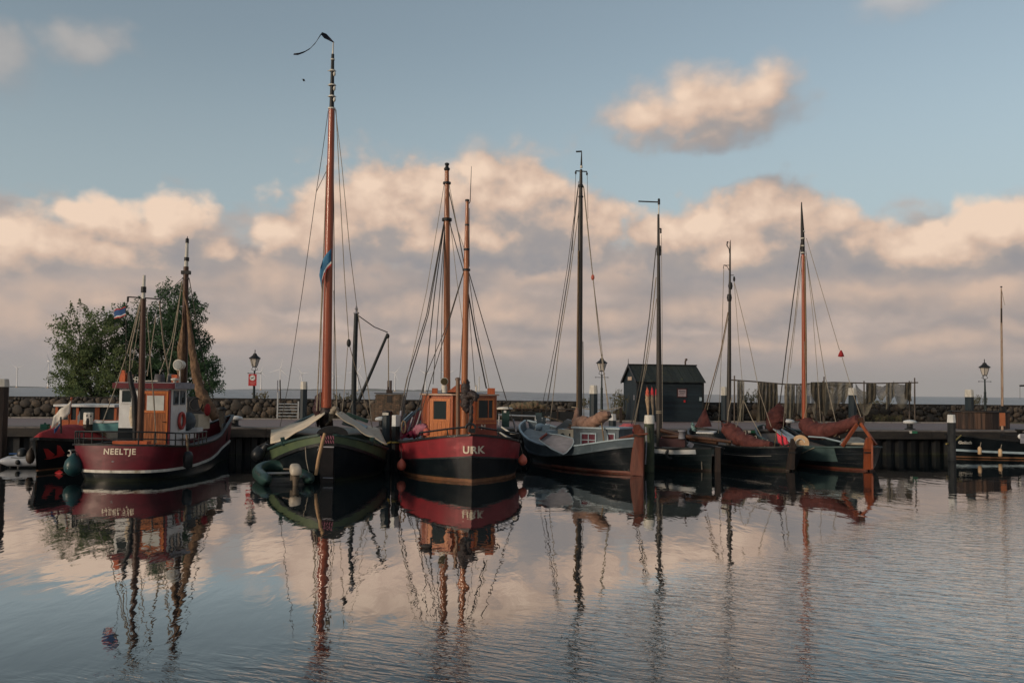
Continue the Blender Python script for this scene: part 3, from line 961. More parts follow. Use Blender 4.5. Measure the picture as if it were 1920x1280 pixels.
def tree(label, base_px, d, lobes, leaf, nleaf, lsize, seed, sprigs):
    rg = random.Random(seed)
    b = at(base_px, 760, d)
    base = Vector((b.x, d, 0.4))
    root = thing('tree', label, 'tree', base)
    crown, trunk = MB(), MB()
    cents = []
    for (px, py, rx, ry) in lobes:
        c = at(px, py, d + rg.uniform(-1.0, 1.0))
        cents.append((c, rx * d / F, ry * d / F))
    tb = base.copy()
    fork = base + Vector((0, 0, 1.6))
    trunk.tube([tb, fork], [0.30, 0.24], 9)
    tips = []
    for c, rx, rz in cents:
        mid = fork.lerp(c, 0.5) + Vector((rg.uniform(-0.3, 0.3), rg.uniform(-0.3, 0.3), 0.2))
        trunk.tube([fork, mid, c], [0.13, 0.08, 0.03], 6)
        for _ in range(5):
            e = c + Vector((rg.uniform(-1, 1) * rx, rg.uniform(-1, 1) * rx, rg.uniform(-0.5, 1) * rz)) * 0.85
            trunk.tube([mid.lerp(c, rg.uniform(0.2, 0.9)), c.lerp(e, 0.6) + Vector((0, 0, 0.1)), e], [0.04, 0.025, 0.012], 5)
    tot = sum(rx * rz for _, rx, rz in cents)
    def leafquad(p, sz, nrm_bias):
        a = Vector((rg.gauss(0, 1), rg.gauss(0, 1), rg.gauss(0, 0.7))).normalized()
        t = Vector((rg.gauss(0, 1), rg.gauss(0, 1), rg.gauss(0, 1) - 0.2))
        t = (t - a * t.dot(a)).normalized()
        w = a.cross(t)
        l = sz * rg.uniform(0.7, 1.3)
        crown.add([p - t * l * 0.5, p + w * l * 0.28, p + t * l * 0.5, p - w * l * 0.28], [(0, 1, 2, 3)])
    for c, rx, rz in cents:
        n = int(nleaf * rx * rz / tot)
        ncl = max(8, n // 60)
        for _ in range(ncl):
            while True:
                q = Vector((rg.uniform(-1, 1), rg.uniform(-1, 1), rg.uniform(-1, 1)))
                if 0.18 < q.length < 1:
                    break
            q *= (0.55 + 0.45 * rg.random()) / max(q.length, 0.55)
            k = 1 + 0.22 * mnoise.noise(q * 2 + c)
            cc = c + Vector((q.x * rx, q.y * rx * 0.9, q.z * rz)) * k
            out = Vector((q.x, q.y, q.z + 0.5)).normalized()
            cs = rg.uniform(0.32, 0.58)
            for _ in range(60):
                t = rg.random()
                pp = cc + out * (t * cs * 1.9 - cs * 0.6) + Vector((rg.gauss(0, 1), rg.gauss(0, 1), rg.gauss(0, 0.8))) * (cs * 0.42 * (1.1 - 0.6 * t))
                leafquad(pp, lsize, out)
    for (px, py, dx, dy) in sprigs:     # thin shoots that break the outline
        a = at(px, py, d)
        e = a + Vector((dx, rg.uniform(-0.3, 0.3), -dy)) * (d / F)
        trunk.tube([a, a.lerp(e, 0.5), e], [0.02, 0.014, 0.006], 4)
        for k in range(46):
            t = rg.uniform(0.1, 1.05)
            leafquad(a.lerp(e, t) + Vector((rg.gauss(0, 1), rg.gauss(0, 1), rg.gauss(0, 1))) * 0.16 * (1.2 - t), lsize, None)
    part('trunk', trunk, BARK, root)
    part('crown', crown, leaf, root)
    return root
rs_ = random.Random(5)
sprL = [(px, py, rs_.uniform(-14, 4), -rs_.uniform(10, 26)) for px, py in ((118, 610), (132, 596), (150, 585), (172, 590), (190, 596), (205, 602), (110, 650), (108, 690), (112, 715), (140, 590), (160, 592))]
tree('bushy pale green tree beyond the wall above the red-decked launch', 175, 62.5,
     [(150, 640, 46, 48), (190, 640, 45, 46), (140, 695, 40, 42), (190, 700, 55, 46), (125, 728, 30, 22), (165, 735, 48, 24), (222, 705, 34, 40), (228, 738, 34, 18)],
     LEAF, 27000, 0.15, 3, sprL)
sprR = [(px, py, rs_.uniform(-6, 12), -rs_.uniform(8, 22)) for px, py in ((325, 545), (335, 540), (300, 565), (270, 570), (250, 575), (365, 570), (376, 590), (392, 655), (400, 690), (402, 715), (345, 545), (236, 580))]
tree('tall dark green tree beyond the wall behind the wheelhouse with the plank door', 320, 64.0,
     [(328, 578, 34, 46), (350, 600, 34, 40), (290, 612, 36, 36), (256, 622, 30, 34), (325, 645, 55, 50), (270, 665, 50, 50), (360, 660, 36, 48), (375, 695, 32, 40), (330, 705, 60, 46), (265, 715, 55, 40), (385, 715, 24, 26), (300, 740, 70, 22), (235, 720, 30, 40), (225, 600, 18, 24)],
     LEAF2, 50000, 0.15, 9, sprR)

# low weeds on and behind the wall
WEED = M('dry_weed_stems', (0.11, 0.095, 0.055), (0.060, 0.066, 0.035), 0.9, 4)
def weed(label, px, py, d, w, h, seed, n=26):
    rg = random.Random(seed)
    mb = MB()
    b = at(px, py, d)
    for _ in range(n):
        a = b + Vector((rg.uniform(-w, w), rg.uniform(-0.2, 0.2), 0))
        e = a + Vector((rg.uniform(-0.28, 0.28), rg.uniform(-0.1, 0.1), h * rg.uniform(0.5, 1.0)))
        m_ = a.lerp(e, 0.55) + Vector((rg.uniform(-0.05, 0.05), 0, 0))
        mb.tube([a, m_, e], [0.012, 0.010, 0.005], 4, caps=False)
        for _k in range(7):
            t = rg.uniform(0.3, 1.0)
            q = a.lerp(e, t)
            o_ = Vector((rg.uniform(-1, 1), rg.uniform(-0.3, 0.3), rg.uniform(-0.1, 0.8))) * 0.13
            s_ = Vector((-o_.z, 0, o_.x)) * 0.28
            mb.add([q, q + o_ * 0.5 + s_, q + o_, q + o_ * 0.5 - s_], [(0, 1, 2, 3)])
    return single('weed_plant', mb, WEED, label, 'weed', group='weeds growing by the wall')
weed('dry weed growing by the gable end of the black hut', 1158, 775, 55.5, 0.5, 1.6, 1, 34)
weed('dry weed behind the wall between the first two hanging nets', 1408, 762, 58.8, 0.6, 1.15, 2, 34)
weed('low weed tuft on the wall beside the lantern without a sign by the net pile', 1100, 764, 58, 0.4, 0.7, 3)
weed('weed tuft behind the wall to the side of the brick oven', 645, 758, 57.5, 0.7, 0.75, 4, 30)
weed('small weed tuft on the wall under the lantern with the red sign', 490, 752, 55.2, 0.4, 0.6, 5, 18)
weed('broad weed tuft behind the wall beyond the last hanging net', 1645, 766, 61.5, 0.9, 0.75, 6, 40)
weed('weed tuft on the wall between the rusty box and its lantern', 1832, 762, 61.8, 0.4, 0.8, 7, 24)
weed('weed tuft at the foot of the wall behind the hanging nets', 1660, 790, 58.5, 1.0, 0.5, 8, 40)

# ------------------------------------------------------------------ wind turbines on the lake
def turbine(label, px, py, base_py, blade_px, ang, yaw=0.0):
    hub_h = 95.0
    d = hub_h * F / max(12.0, (base_py - py)) 
    q = ray(px, py)
    x = q.x / q.y * d
    zc = at(px, py, d).z
    root = thing('wind_turbine', label, 'wind turbine', Vector((x, d, 0)), 'wind turbines standing in the lake')
    hub = Vector((x, d, zc))
    k = d / 5200
    part('tower', MB().lathe((x, d, 0), [(3.9 * k, -1), (2.4 * k, zc - 2)], 10), TURB, root)
    part('base', MB().lathe((x, d, 0), [(7 * k, -1), (7 * k, 5), (5 * k, 6)], 10), M('turbine_base', (0.42, 0.30, 0.18), (0.35, 0.25, 0.16), 0.7, 1), root)
    rm = Matrix.Rotation(yaw, 3, 'Z')
    part('nacelle', MB().box(hub + rm @ Vector((0, 4 * k, 0.5)), (5 * k, 13 * k, 5 * k), yaw), TURB, root)
    front = hub + rm @ Vector((0, -5 * k, 0))
    part('hub', MB().sph(front, (2.6 * k, 3 * k, 2.6 * k), 8, 6), TURB, root)
    L = blade_px * d / F
    for j in range(3):
        a = R(ang + 120 * j)
        t = rm @ Vector((math.sin(a), 0, math.cos(a)))
        w = rm @ Vector((math.cos(a), 0, -math.sin(a)))
        n_ = rm @ Vector((0, -1, 0))
        b = MB()
        rows = []
        for f, wd in ((0.0, 1.4), (0.12, 2.6), (0.3, 2.4), (1.0, 0.5)):
            c = front + t * (L * f)
            rows.append([c - w * (wd * 0.5 * k), c + n_ * (0.5 * k), c + w * (wd * k), c - n_ * (0.4 * k), c - w * (wd * 0.5 * k)])
        b.grid(rows, False)
        part('blade', b, TURB, root)
for a in (('wind turbine in the open water beside the bushy tree', 33, 690, 722, 13, 62),
          ('wind turbine half hidden at the edge of the bushy tree, rotor turned side-on', 92, 677, 724, 18, 90, R(70)),
          ('wind turbine just beyond the lantern that carries the red sign', 490, 697, 731, 13, 14),
          ('tallest wind turbine between the signed lantern and the red mast', 526, 692, 729, 23, 12),
          ('wind turbine above the white-capped pile near the gate', 566, 700, 730, 14, 80),
          ('wind turbine hidden in part by the tall red mast', 627, 705, 731, 15, 92),
          ('wind turbine between the black derrick post and its boom', 671, 697, 731, 21, 24),
          ('wind turbine above the brick oven with the paired chimney', 741, 699, 732, 15, 38),
          ('wind turbine seen through the rigging beside the orange wheelhouse', 798, 701, 733, 14, 66),
          ('wind turbine hidden in part by the orange mast behind the wheelhouse', 838, 702, 734, 19, 58)):
    turbine(*a)
# ------------------------------------------------------------------ boats
def V(*a):
    return Vector(a)
def mast_mb(pts, rs, n=10):
    return MB().tube(pts, rs, n)
def ring(mb, c, r, h):
    c = Vector(c)
    return mb.lathe(c, [(r * 0.7, -h / 2), (r, -h / 2), (r, h / 2), (r * 0.7, h / 2)], 12, False)
def flag_mb(hoist_top, hoist_bot, fly, n=9, amp=0.08, droop=0.1, seed=0, a=0.0, b=1.0):
    """cloth from a hoist line, waving; a..b selects a horizontal stripe of it"""
    ht, hb, fly = Vector(hoist_top), Vector(hoist_bot), Vector(fly)
    rows = []
    for j in range(5):
        v = a + (b - a) * j / 4
        h0 = ht.lerp(hb, v)
        row = []
        for i in range(n + 1):
            t = i / n
            p = h0 + fly * t
            p += Vector((0, 1, 0)) * (amp * math.sin(t * 7 + seed + v) * t) + Vector((0, 0, -droop * t * t + 0.3 * amp * math.sin(t * 9 + seed)))
            row.append(p)
        rows.append(row)
    return MB().grid(rows, True)

# ---- the burgundy cutter seen over its stern, NEELTJE
H = Hull((-12.42, 28.35, 0), R(3.0), [(0, 0.0, 0.0, 1.12), (0.02, 0.42, 0.24, 1.12), (0.07, 0.80, 0.46, 1.12), (0.2, 1.22, 0.75, 1.11), (0.45, 1.48, 1.02, 1.09), (0.9, 1.60, 1.28, 1.06), (2.4, 1.66, 1.48, 1.0), (4.2, 1.48, 1.34, 1.02),
    (6.0, 1.12, 0.92, 1.10), (7.6, 0.70, 0.46, 1.28), (8.8, 0.38, 0.20, 1.50), (9.5, 0.18, 0.07, 1.68), (9.9, 0.03, 0.02, 1.80)], rake_b=0.25, rake_s=-0.10, round_stern=True)
nb = thing('fishing_cutter', 'burgundy and black fishing cutter with white wheelhouse and plank door, stern lettered NEELTJE', 'fishing boat', H.o)
zr = lambda y: 0.30 + 0.42 * max(0, (y - 1.0) / 8.9) ** 1.7
part('hull', H.band(-0.35, lambda y: zr(y) - 0.03, 44), BLACK, nb)
upper = H.band(lambda y: zr(y) + 0.05, lambda y: H.zs(y), 44)
bul = part('bulwark', upper, BURG, nb)
part('white_stripe', H.rail(0.07, 0.085, 0.01, 44, zf=zr), OFFW, nb)
part('cap_rail', H.rail(0.12, 0.06, 0.01, 44), DKMETAL, nb)
part('deck', H.deck(0.52), DECKGR, nb)
bv = bvh_of(upper)
def on_hull(cx, cz, y0, b, off=0.012, slope=0.0):
    def place(u, v):
        x, z = cx + u, cz + v + u * slope
        hit = b.ray_cast(Vector((x, y0, z)), Vector((0, 1, 0)))
        p = hit[0] if hit[0] is not None else Vector((x, y0 + 1.0, z))
        n = hit[1] if hit[1] is not None else Vector((0, -1, 0))
        if n.y > 0:
            n = -n
        return p + n * off
    return place
tl = at(197, 846, 28.6)
tr = at(259, 846.5, 28.6)
text_mesh('name_lettering', 'NEELTJE', 0.255, LETTER, nb, on_hull((tl.x + tr.x) / 2, (tl.z + tr.z) / 2 + 0.0, 24, bv), 0.022, 1.12)
# open rail on the stern
rm = MB()
rsy = [(-1, 2.6), (-1, 1.3), (-1, 0.8), (-1, 0.5), (-1, 0.28), (-1, 0.12), (-1, 0.05), (0, 0.0), (1, 0.05), (1, 0.12), (1, 0.28), (1, 0.5), (1, 0.8), (1, 1.3), (1, 2.6), (1, 3.6)]
pts = [H.p(y, sd, H.zs(y)) + V(0, 0.05, 0.42) for sd, y in rsy]
low = [H.p(y, sd, H.zs(y)) + V(0, 0.05, 0.20) for sd, y in rsy]
rm.tube(pts, 0.028, 6).tube(low, 0.022, 6)
for i, (sd, y) in enumerate([(-1, 2.6), (-1, 1.9), (-1, 1.3), (-1, 0.8), (-1, 0.45), (-1, 0.2), (-1, 0.06), (1, 0.06), (1, 0.2), (1, 0.45), (1, 0.9), (1, 1.4), (1, 1.9), (1, 2.3), (1, 2.7), (1, 3.1), (1, 3.6)]):
    rm.tube([H.p(y, sd, H.zs(y)) + V(0, 0.05, 0), H.p(y, sd, H.zs(y)) + V(0, 0.05, 0.42)], 0.022, 6)
part('stern_railing', rm, DKMETAL, nb)
# wheelhouse: aft wall with the door, starboard wall, roof
dA = 32.4
a0, a1 = at(222, 800, dA).x, at(320, 800, dA).x
zt, zb = at(268, 728, dA).z, 0.55
dep = 1.30
def WB(x, y, z):     # wheelhouse coordinates: x from its aft port corner, y ahead
    return Vector((a0 + x + math.sin(R(3)) * y, dA + y, z))
wW = a1 - a0
wh = MB()
poly = [WB(0, 0, zb), WB(wW, 0, zb), WB(wW, dep, zb), WB(0, dep, zb)]
wh.prism(poly, (0, 0, zt - zb))
part('wheelhouse', wh, WHITE, nb)
zk = at(240, 802, dA).z
part('wheelhouse_dark_base', MB().prism([WB(-0.012, -0.012, zb), WB(wW * 0.45, -0.012, zb), WB(wW * 0.45, 0.1, zb), WB(-0.012, 0.1, zb)], (0, 0, zk - zb)), BLACK, nb)
rf = MB().prism([WB(-0.16, -0.22, zt), WB(wW + 0.20, -0.22, zt), WB(wW + 0.20, dep + 0.15, zt), WB(-0.16, dep + 0.15, zt)], (0, 0, 0.19))
part('roof', rf, BURG, nb)
rt = part('roof_top', MB().prism([WB(-0.10, -0.16, zt + 0.193), WB(wW + 0.14, -0.16, zt + 0.193), WB(wW + 0.14, dep + 0.1, zt + 0.193), WB(-0.10, dep + 0.1, zt + 0.193)], (0, 0, 0.03)), LEEGREY, nb)
part('roof_side_trim', MB().prism([WB(wW + 0.203, -0.222, zt - 0.002), WB(wW + 0.225, -0.222, zt - 0.002), WB(wW + 0.225, dep + 0.15, zt - 0.002), WB(wW + 0.203, dep + 0.15, zt - 0.002)], (0, 0, 0.194)), LEEGREY, nb)
# port window on the aft wall
def wall_win(name, c0, c1, parent, frame=PALEBLU, fr=0.05, glass=GLASS, off=V(0, -0.02, 0), mid=False):
    """c0 lower corner, c1 upper corner on a wall; off points out of the wall"""
    c0, c1 = Vector(c0), Vector(c1)
    ex = Vector((c1.x - c0.x, c1.y - c0.y, 0))
    w, h = ex.length, c1.z - c0.z
    ex.normalize()
    n = off.normalized()
    g = MB().prism([c0 + n * 0.012, c0 + ex * w + n * 0.012, c0 + ex * w + V(0, 0, h) + n * 0.012, c0 + V(0, 0, h) + n * 0.012], n * 0.008)
    o = part(name, g, glass, parent)
    f = MB()
    up = V(0, 0, 1)
    m_ = n * 0.02
    for a, b in ((c0 - ex * fr / 2 - up * 0, c0 + ex * (w + fr / 2)), (c0 + up * h - ex * fr / 2, c0 + up * h + ex * (w + fr / 2))):
        f.beam(a + m_, b + m_, 0.04, fr)
    for a in (c0, c0 + ex * w):
        f.beam(a + m_ + up * (fr / 2), a + m_ + up * (h - fr / 2), fr, 0.04, up=n)
    if mid:
        f.beam(c0 + ex * w / 2 + m_ + up * fr / 2, c0 + ex * w / 2 + m_ + up * (h - fr / 2), 0.03, 0.035, up=n)
    part('frame', f, frame, o)
    return o
def wz(py):
    return at(260, py, dA).z
def wx(px):
    return at(px, 780, dA).x - a0
wall_win('window', WB(wx(227), 0, wz(755)), WB(wx(247), 0, wz(731)), nb, frame=WHITE)
# the varnished plank door
dx0, dx1 = wx(268), wx(316)
door = part('door', MB().prism([WB(dx0, -0.05, wz(832)), WB(dx1, -0.05, wz(832)), WB(dx1, -0.004, wz(832)), WB(dx0, -0.004, wz(832))], (0, 0, wz(732) - wz(832))), VARNDK, nb)
n = 8
for i in range(n):
    x0 = dx0 + 0.07 + (dx1 - dx0 - 0.14) * i / n
    x1 = dx0 + 0.07 + (dx1 - dx0 - 0.14) * (i + 1) / n
    part('plank', MB().box(WB((x0 + x1) / 2, -0.064, (wz(832) + wz(773)) / 2), ((x1 - x0) * 0.90, 0.024, wz(773) - wz(832) - 0.06)), PLANKW, door)
part('stile', MB().box(WB(dx0 + 0.035, -0.066, (wz(832) + wz(733)) / 2), (0.066, 0.03, wz(733) - wz(832))).box(WB(dx1 - 0.035, -0.066, (wz(832) + wz(733)) / 2), (0.066, 0.03, wz(733) - wz(832))), VARN, door)
part('cross_rail', MB().box(WB((dx0 + dx1) / 2, -0.067, wz(735.5)), (dx1 - dx0 - 0.142, 0.03, 0.09)).box(WB((dx0 + dx1) / 2, -0.067, wz(771)), (dx1 - dx0 - 0.142, 0.03, 0.08)), VARN, door)
part('window_blind', MB().box(WB((wx(276) + wx(308)) / 2, -0.060, (wz(769) + wz(741)) / 2), (wx(308) - wx(276), 0.012, wz(741) - wz(769))), FROST, door)
part('handle', MB().tube([WB(dx1 - 0.06, -0.085, wz(790)), WB(dx1 - 0.06, -0.13, wz(790)), WB(dx1 - 0.16, -0.13, wz(790))], 0.014, 6), IRON, door)
for px in (265.5, 318.2):
    part('door_post', MB().box(WB(wx(px), -0.03, (wz(832) + wz(730)) / 2), (0.07, 0.056, wz(730) - wz(832))), WHITE if px < 300 else BURG, nb)
# starboard windows
n_st = V(math.cos(R(3)), -math.sin(R(3)), 0)
for y0, y1 in ((0.18, 0.52), (0.76, 1.10)):
    wall_win('side_window', WB(wW, y0, wz(757)), WB(wW, y1, wz(733)), nb, frame=GREYBLU, off=n_st)
# things on the wheelhouse roof
zroof = zt + 0.225
part('light_box', MB().box(WB(0.02, 0.2, zroof + 0.16), (0.20, 0.2, 0.32)).box(WB(0.02, 0.2, zroof + 0.36), (0.10, 0.1, 0.12)), ORANGE, nb)
part('light_box', MB().box(WB(wW - 0.02, 0.3, zroof + 0.14), (0.20, 0.2, 0.28)), ORANGE, nb)
part('plywood_box', MB().box(WB(0.22, 0.3, zroof + 0.14), (0.14, 0.2, 0.28)), M('pale_plywood', (0.42, 0.24, 0.16)), nb)
part('roof_bucket', MB().lathe(WB(1.10, 0.7, zroof), [(0.20, 0), (0.16, 0.30), (0.15, 0.30)], 14).lathe(WB(1.42, 1.0, zroof), [(0.15, 0), (0.12, 0.32), (0.11, 0.32)], 14), M('grey_rubber', (0.09, 0.085, 0.09)), nb)
sl_ = part('searchlight', MB().tube([WB(wW + 0.02, 0.40, zroof + 0.64), WB(wW + 0.06, 0.66, zroof + 0.64)], [0.20, 0.16], 14).tube([WB(wW + 0.04, 0.55, zroof), WB(wW + 0.04, 0.55, zroof + 0.5)], 0.03, 6), OFFW, nb)
part('lens', MB().tube([WB(wW + 0.018, 0.38, zroof + 0.64), WB(wW + 0.022, 0.398, zroof + 0.64)], [0.17, 0.17], 14), M('dull_lamp_lens', (0.22, 0.24, 0.24), None, 0.45), sl_)
part('horn', MB().lathe(WB(wW + 0.1, 0.0, zroof), [(0.05, 0), (0.06, 0.05), (0.14, 0.09), (0.14, 0.13), (0.04, 0.16)], 12), OFFW, nb)
part('roof_rail', MB().tube([WB(0.4, 0.1, zroof + 0.12), WB(0.7, 0.1, zroof + 0.04), WB(1.3, 0.1, zroof + 0.05)], 0.02, 6).tube([WB(0.45, 0.2, zroof), WB(0.45, 0.2, zroof + 0.18), WB(0.55, 0.2, zroof + 0.18), WB(0.55, 0.2, zroof)], 0.02, 6), OFFW, nb)
# bow gear: pale hatch, deck winch, bow post
def nbp(px, py, d):
    return at(px, py, d)
part('deck_hatch', MB().box(nbp(369, 790, 35.0), (0.62, 0.8, 0.55), R(-12)), CREAM, nb)
part('winch_drum', MB().sph(nbp(353, 790, 34.2), (0.28, 0.3, 0.36)), M('blue_grey_drum', (0.075, 0.095, 0.11)), nb)
part('bow_post', MB().beam(nbp(418, 800, 37.4), nbp(416, 768, 37.4), 0.2, 0.2).lathe(nbp(416, 768, 37.4), [(0.2, 0), (0.22, 0.04), (0.1, 0.1)], 10), IRON, nb)
part('white_deck_locker', MB().box(nbp(352, 815, 33.4), (0.45, 0.5, 0.22)).box(nbp(363, 806, 34.4), (0.5, 0.6, 0.2)), WHITE, nb)
part('grey_side_panel', MB().beam(nbp(350, 762, 35.8), nbp(385, 760, 36.4), 0.06, 0.75), M('grey_panel', (0.17, 0.165, 0.16)), nb)
part('cable_coil', MB().lathe(V(0, 0, 0), [(0.1, 0)], 3) if False else MB().tube([nbp(368 + 12 * math.cos(t * 0.7), 758 + 12 * math.sin(t * 0.7), 35.2 + 0.02 * t) for t in range(28)], 0.035, 6), IRON, nb)
part('orange_bench', MB().box(at(247, 829, 30.6), (1.15, 0.35, 0.10)), ORANGE, nb)
part('dark_derrick_arm', MB().tube([at(243, 696, 31.2), at(246, 720, 31.2), at(252, 745, 31.2), at(254, 790, 31.2), at(253, 832, 31.2)], [0.06, 0.09, 0.10, 0.10, 0.08], 9), IRON, nb)
part('canvas_roll', blob_roll([at(248, 762, 31.3), at(249, 780, 31.3), at(248, 800, 31.3)], [0.07, 0.12, 0.06], 8, 0.15, 3), SAIL, nb)
# masts
dm = 31.0
fm = part('aft_mast', mast_mb([at(262, 832, dm), at(266, 700, dm), at(269, 560, dm)], [0.115, 0.105, 0.085]), MASTBR, nb)
part('white_mast_top', mast_mb([at(269, 560, dm), at(270.5, 516, dm)], [0.065, 0.05], 8), OFFW, fm)
part('mast_band', MB().lathe(at(269.3, 543, dm), [(0.09, -0.1), (0.09, 0.1)], 10), IRON, fm)
part('spreader', MB().tube([at(240, 556.5, dm), at(298, 560.5, dm)], 0.025, 6).tube([at(240, 556, dm), at(239.5, 566, dm)], 0.035, 6), IRON, fm)
part('whip_aerial', MB().tube([at(270.5, 716, 32), at(271.5, 640, 32)], [0.035, 0.025], 6), OFFW, nb)
dM = 36.0
mm_ = part('fore_mast', mast_mb([at(342, 800, dM), at(346, 650, dM), at(349, 500, dM)], [0.15, 0.13, 0.10]), MASTBR, nb)
part('white_mast_top', mast_mb([at(349, 500, dM), at(351, 453, dM)], [0.085, 0.06], 8), OFFW, mm_)
part('topmast_spike', MB().tube([at(351, 455, dM), at(351.5, 443, dM)], [0.03, 0.012], 6).lathe(at(351, 453, dM), [(0.07, -0.06), (0.07, 0.1), (0.03, 0.14)], 8), IRON, mm_)
part('mast_band', MB().box(at(348.8, 511, dM), (0.34, 0.2, 0.14)).lathe(at(350, 486, dM), [(0.10, -0.07), (0.10, 0.07)], 10).box(at(348.5, 522, dM), (0.24, 0.16, 0.06)), IRON, mm_)
# furled trawl nets hanging from the fore mast
part('hanging_net', blob_roll([at(351, 575, 35.7), at(356, 620, 35.7), at(364, 680, 35.7), at(374, 730, 35.6), at(388, 760, 35.5), at(404, 785, 35.4)], [0.04, 0.09, 0.15, 0.19, 0.25, 0.14], 12, 0.22, 1), NETM, nb)
part('hanging_net', blob_roll([at(344, 600, 35.8), at(341, 650, 35.8), at(338, 715, 35.8)], [0.04, 0.14, 0.12], 10, 0.2, 2), NETM, nb)
part('red_float', MB().sph(nbp(389, 768, 35), (0.12, 0.12, 0.24)), REDCLOTH, nb)
for nm, pts, r, mt in (
    ('stay', [at(264, 562, dm), at(239, 660, dm), at(216, 728, 31.5), at(192, 793, 30)], 0.018, ROPE),
    ('stay', [at(266, 560, dm), at(245, 655, dm), at(243, 700, 31.2)], 0.026, ROPE),
    ('shroud', [at(267, 565, dm), at(247, 690, dm)], 0.013, ROPE),
    ('halyard', [at(275, 575, dm), at(284, 700, dm), at(292, 810, 31)], 0.013, ROPE),
    ('halyard', [at(293, 590, dm), at(276, 705, dm)], 0.018, ROPE),
    ('shroud', [at(299, 565, 32), at(306, 640, 33), at(320, 720, 34), at(338, 790, 35)], 0.03, ROPE),
    ('topping_lift', [at(297, 562, dm), at(342, 522, dM)], 0.012, ROPEDK),
    ('shroud', [at(342, 525, dM), at(329, 620, dM), at(313, 716, 35)], 0.022, ROPE),
    ('shroud', [at(342, 530, dM), at(322, 640, dM), at(298, 704, 35)], 0.018, ROPE),
    ('shroud', [at(355, 523, dM), at(365, 580, dM), at(380, 670, dM), at(398, 740, dM), at(412, 790, 36.5)], 0.018, ROPEDK),
    ('door_line', [at(284, 700, 31.1), at(289, 745, 31.2), at(293, 830, 31.2)], 0.012, ROPE)):
    rope(nm, pts, r, mt, nb)
single('ensign', flag_mb(at(235.5, 575, dm), at(236, 592, dm), at(213, 583, dm) - at(235.5, 576, dm), seed=1, amp=0.05, droop=-0.02), BLUE, 'small blue and red flag flying from the spreader of the aft mast of the NEELTJE', 'flag', solid=0.006)
fl = [o for o in COL.objects if o.name.startswith('ensign')][-1]
for a_, b_, mt, nm in ((0.76, 0.87, WHITE, 'white_stripe'), (0.87, 1.0, REDPAINT, 'red_stripe'), (0.0, 0.12, REDPAINT, 'red_stripe')):
    mbx = flag_mb(at(235.5, 575, dm) - V(0, 0.012, 0), at(236, 592, dm) - V(0, 0.012, 0), at(213, 583, dm) - at(235.5, 576, dm), seed=1, amp=0.05, droop=-0.02, a=a_, b=b_)
    part(nm, mbx, mt, fl)
part('halyard', MB().tube([at(239.5, 566, dm), at(236, 575, dm), at(236.5, 640, dm), at(236, 700, dm)], 0.012, 5), ROPEDK, nb)
# lifebuoy on the starboard wall, fenders
lb = MB()
c = WB(wW + 0.06, 0.80, wz(789))
pts = [c + n_st * 0.0 + V(math.sin(R(3)), math.cos(R(3)), 0) * (0.23 * math.cos(t)) + V(0, 0, 0.28 * math.sin(t)) for t in [i * 2 * math.pi / 18 for i in range(19)]]
single('lifebuoy', lb.tube(pts, 0.055, 8, caps=False), M('red_lifebuoy', (0.42, 0.06, 0.045), (0.33, 0.045, 0.04), 0.5), 'red ring lifebuoy on the side wall of the white wheelhouse', 'lifebuoy')
def drop_fender(px, py, d, rx, rz, mat, label, top_px=None, rope_to=None, cat='fender', rname=True):
    c = at(px, py, d)
    t = thing('fender', label, cat, c - V(0, 0, rz))
    part('body', MB().lathe(c, [(rx * 0.06, -rz), (rx * 0.55, -rz * 0.86), (rx * 0.92, -rz * 0.5), (rx, -rz * 0.1), (rx * 0.86, rz * 0.4), (rx * 0.5, rz * 0.78), (rx * 0.22, rz * 0.95), (rx * 0.2, rz * 1.08), (rx * 0.06, rz * 1.1)], 18), mat, t)
    if rope_to is not None:
        part('lanyard', MB().tube([c + V(0, 0, rz * 1.05), rope_to], 0.016, 5), ROPEDK, t)
    return t
drop_fender(138, 872, 28.7, 0.29, 0.345, FENDGR, 'big blue-green pear fender beside the burgundy stern', rope_to=at(158, 838, 29.2))
tf = thing('fender', 'black sausage fender hanging at the corner of the burgundy stern', 'fender', at(352, 878, 29.6))
part('body', MB().lathe(at(352, 878, 29.6), [(0.05, 0), (0.15, 0.06), (0.16, 0.4), (0.12, 0.52), (0.04, 0.56)], 12), FENDBL, tf)
part('lanyard', MB().tube([at(352, 849, 29.6), at(350, 815, 30.0)], 0.035, 6), ROPEBR, tf)
tf = thing('fender', 'black fender on the bow of the burgundy cutter near the quay bollard', 'fender', at(420, 826, 37.2))
part('body', MB().lathe(at(420, 828, 37.2), [(0.05, 0), (0.14, 0.08), (0.15, 0.55), (0.10, 0.72), (0.04, 0.76)], 12), FENDBL, tf)

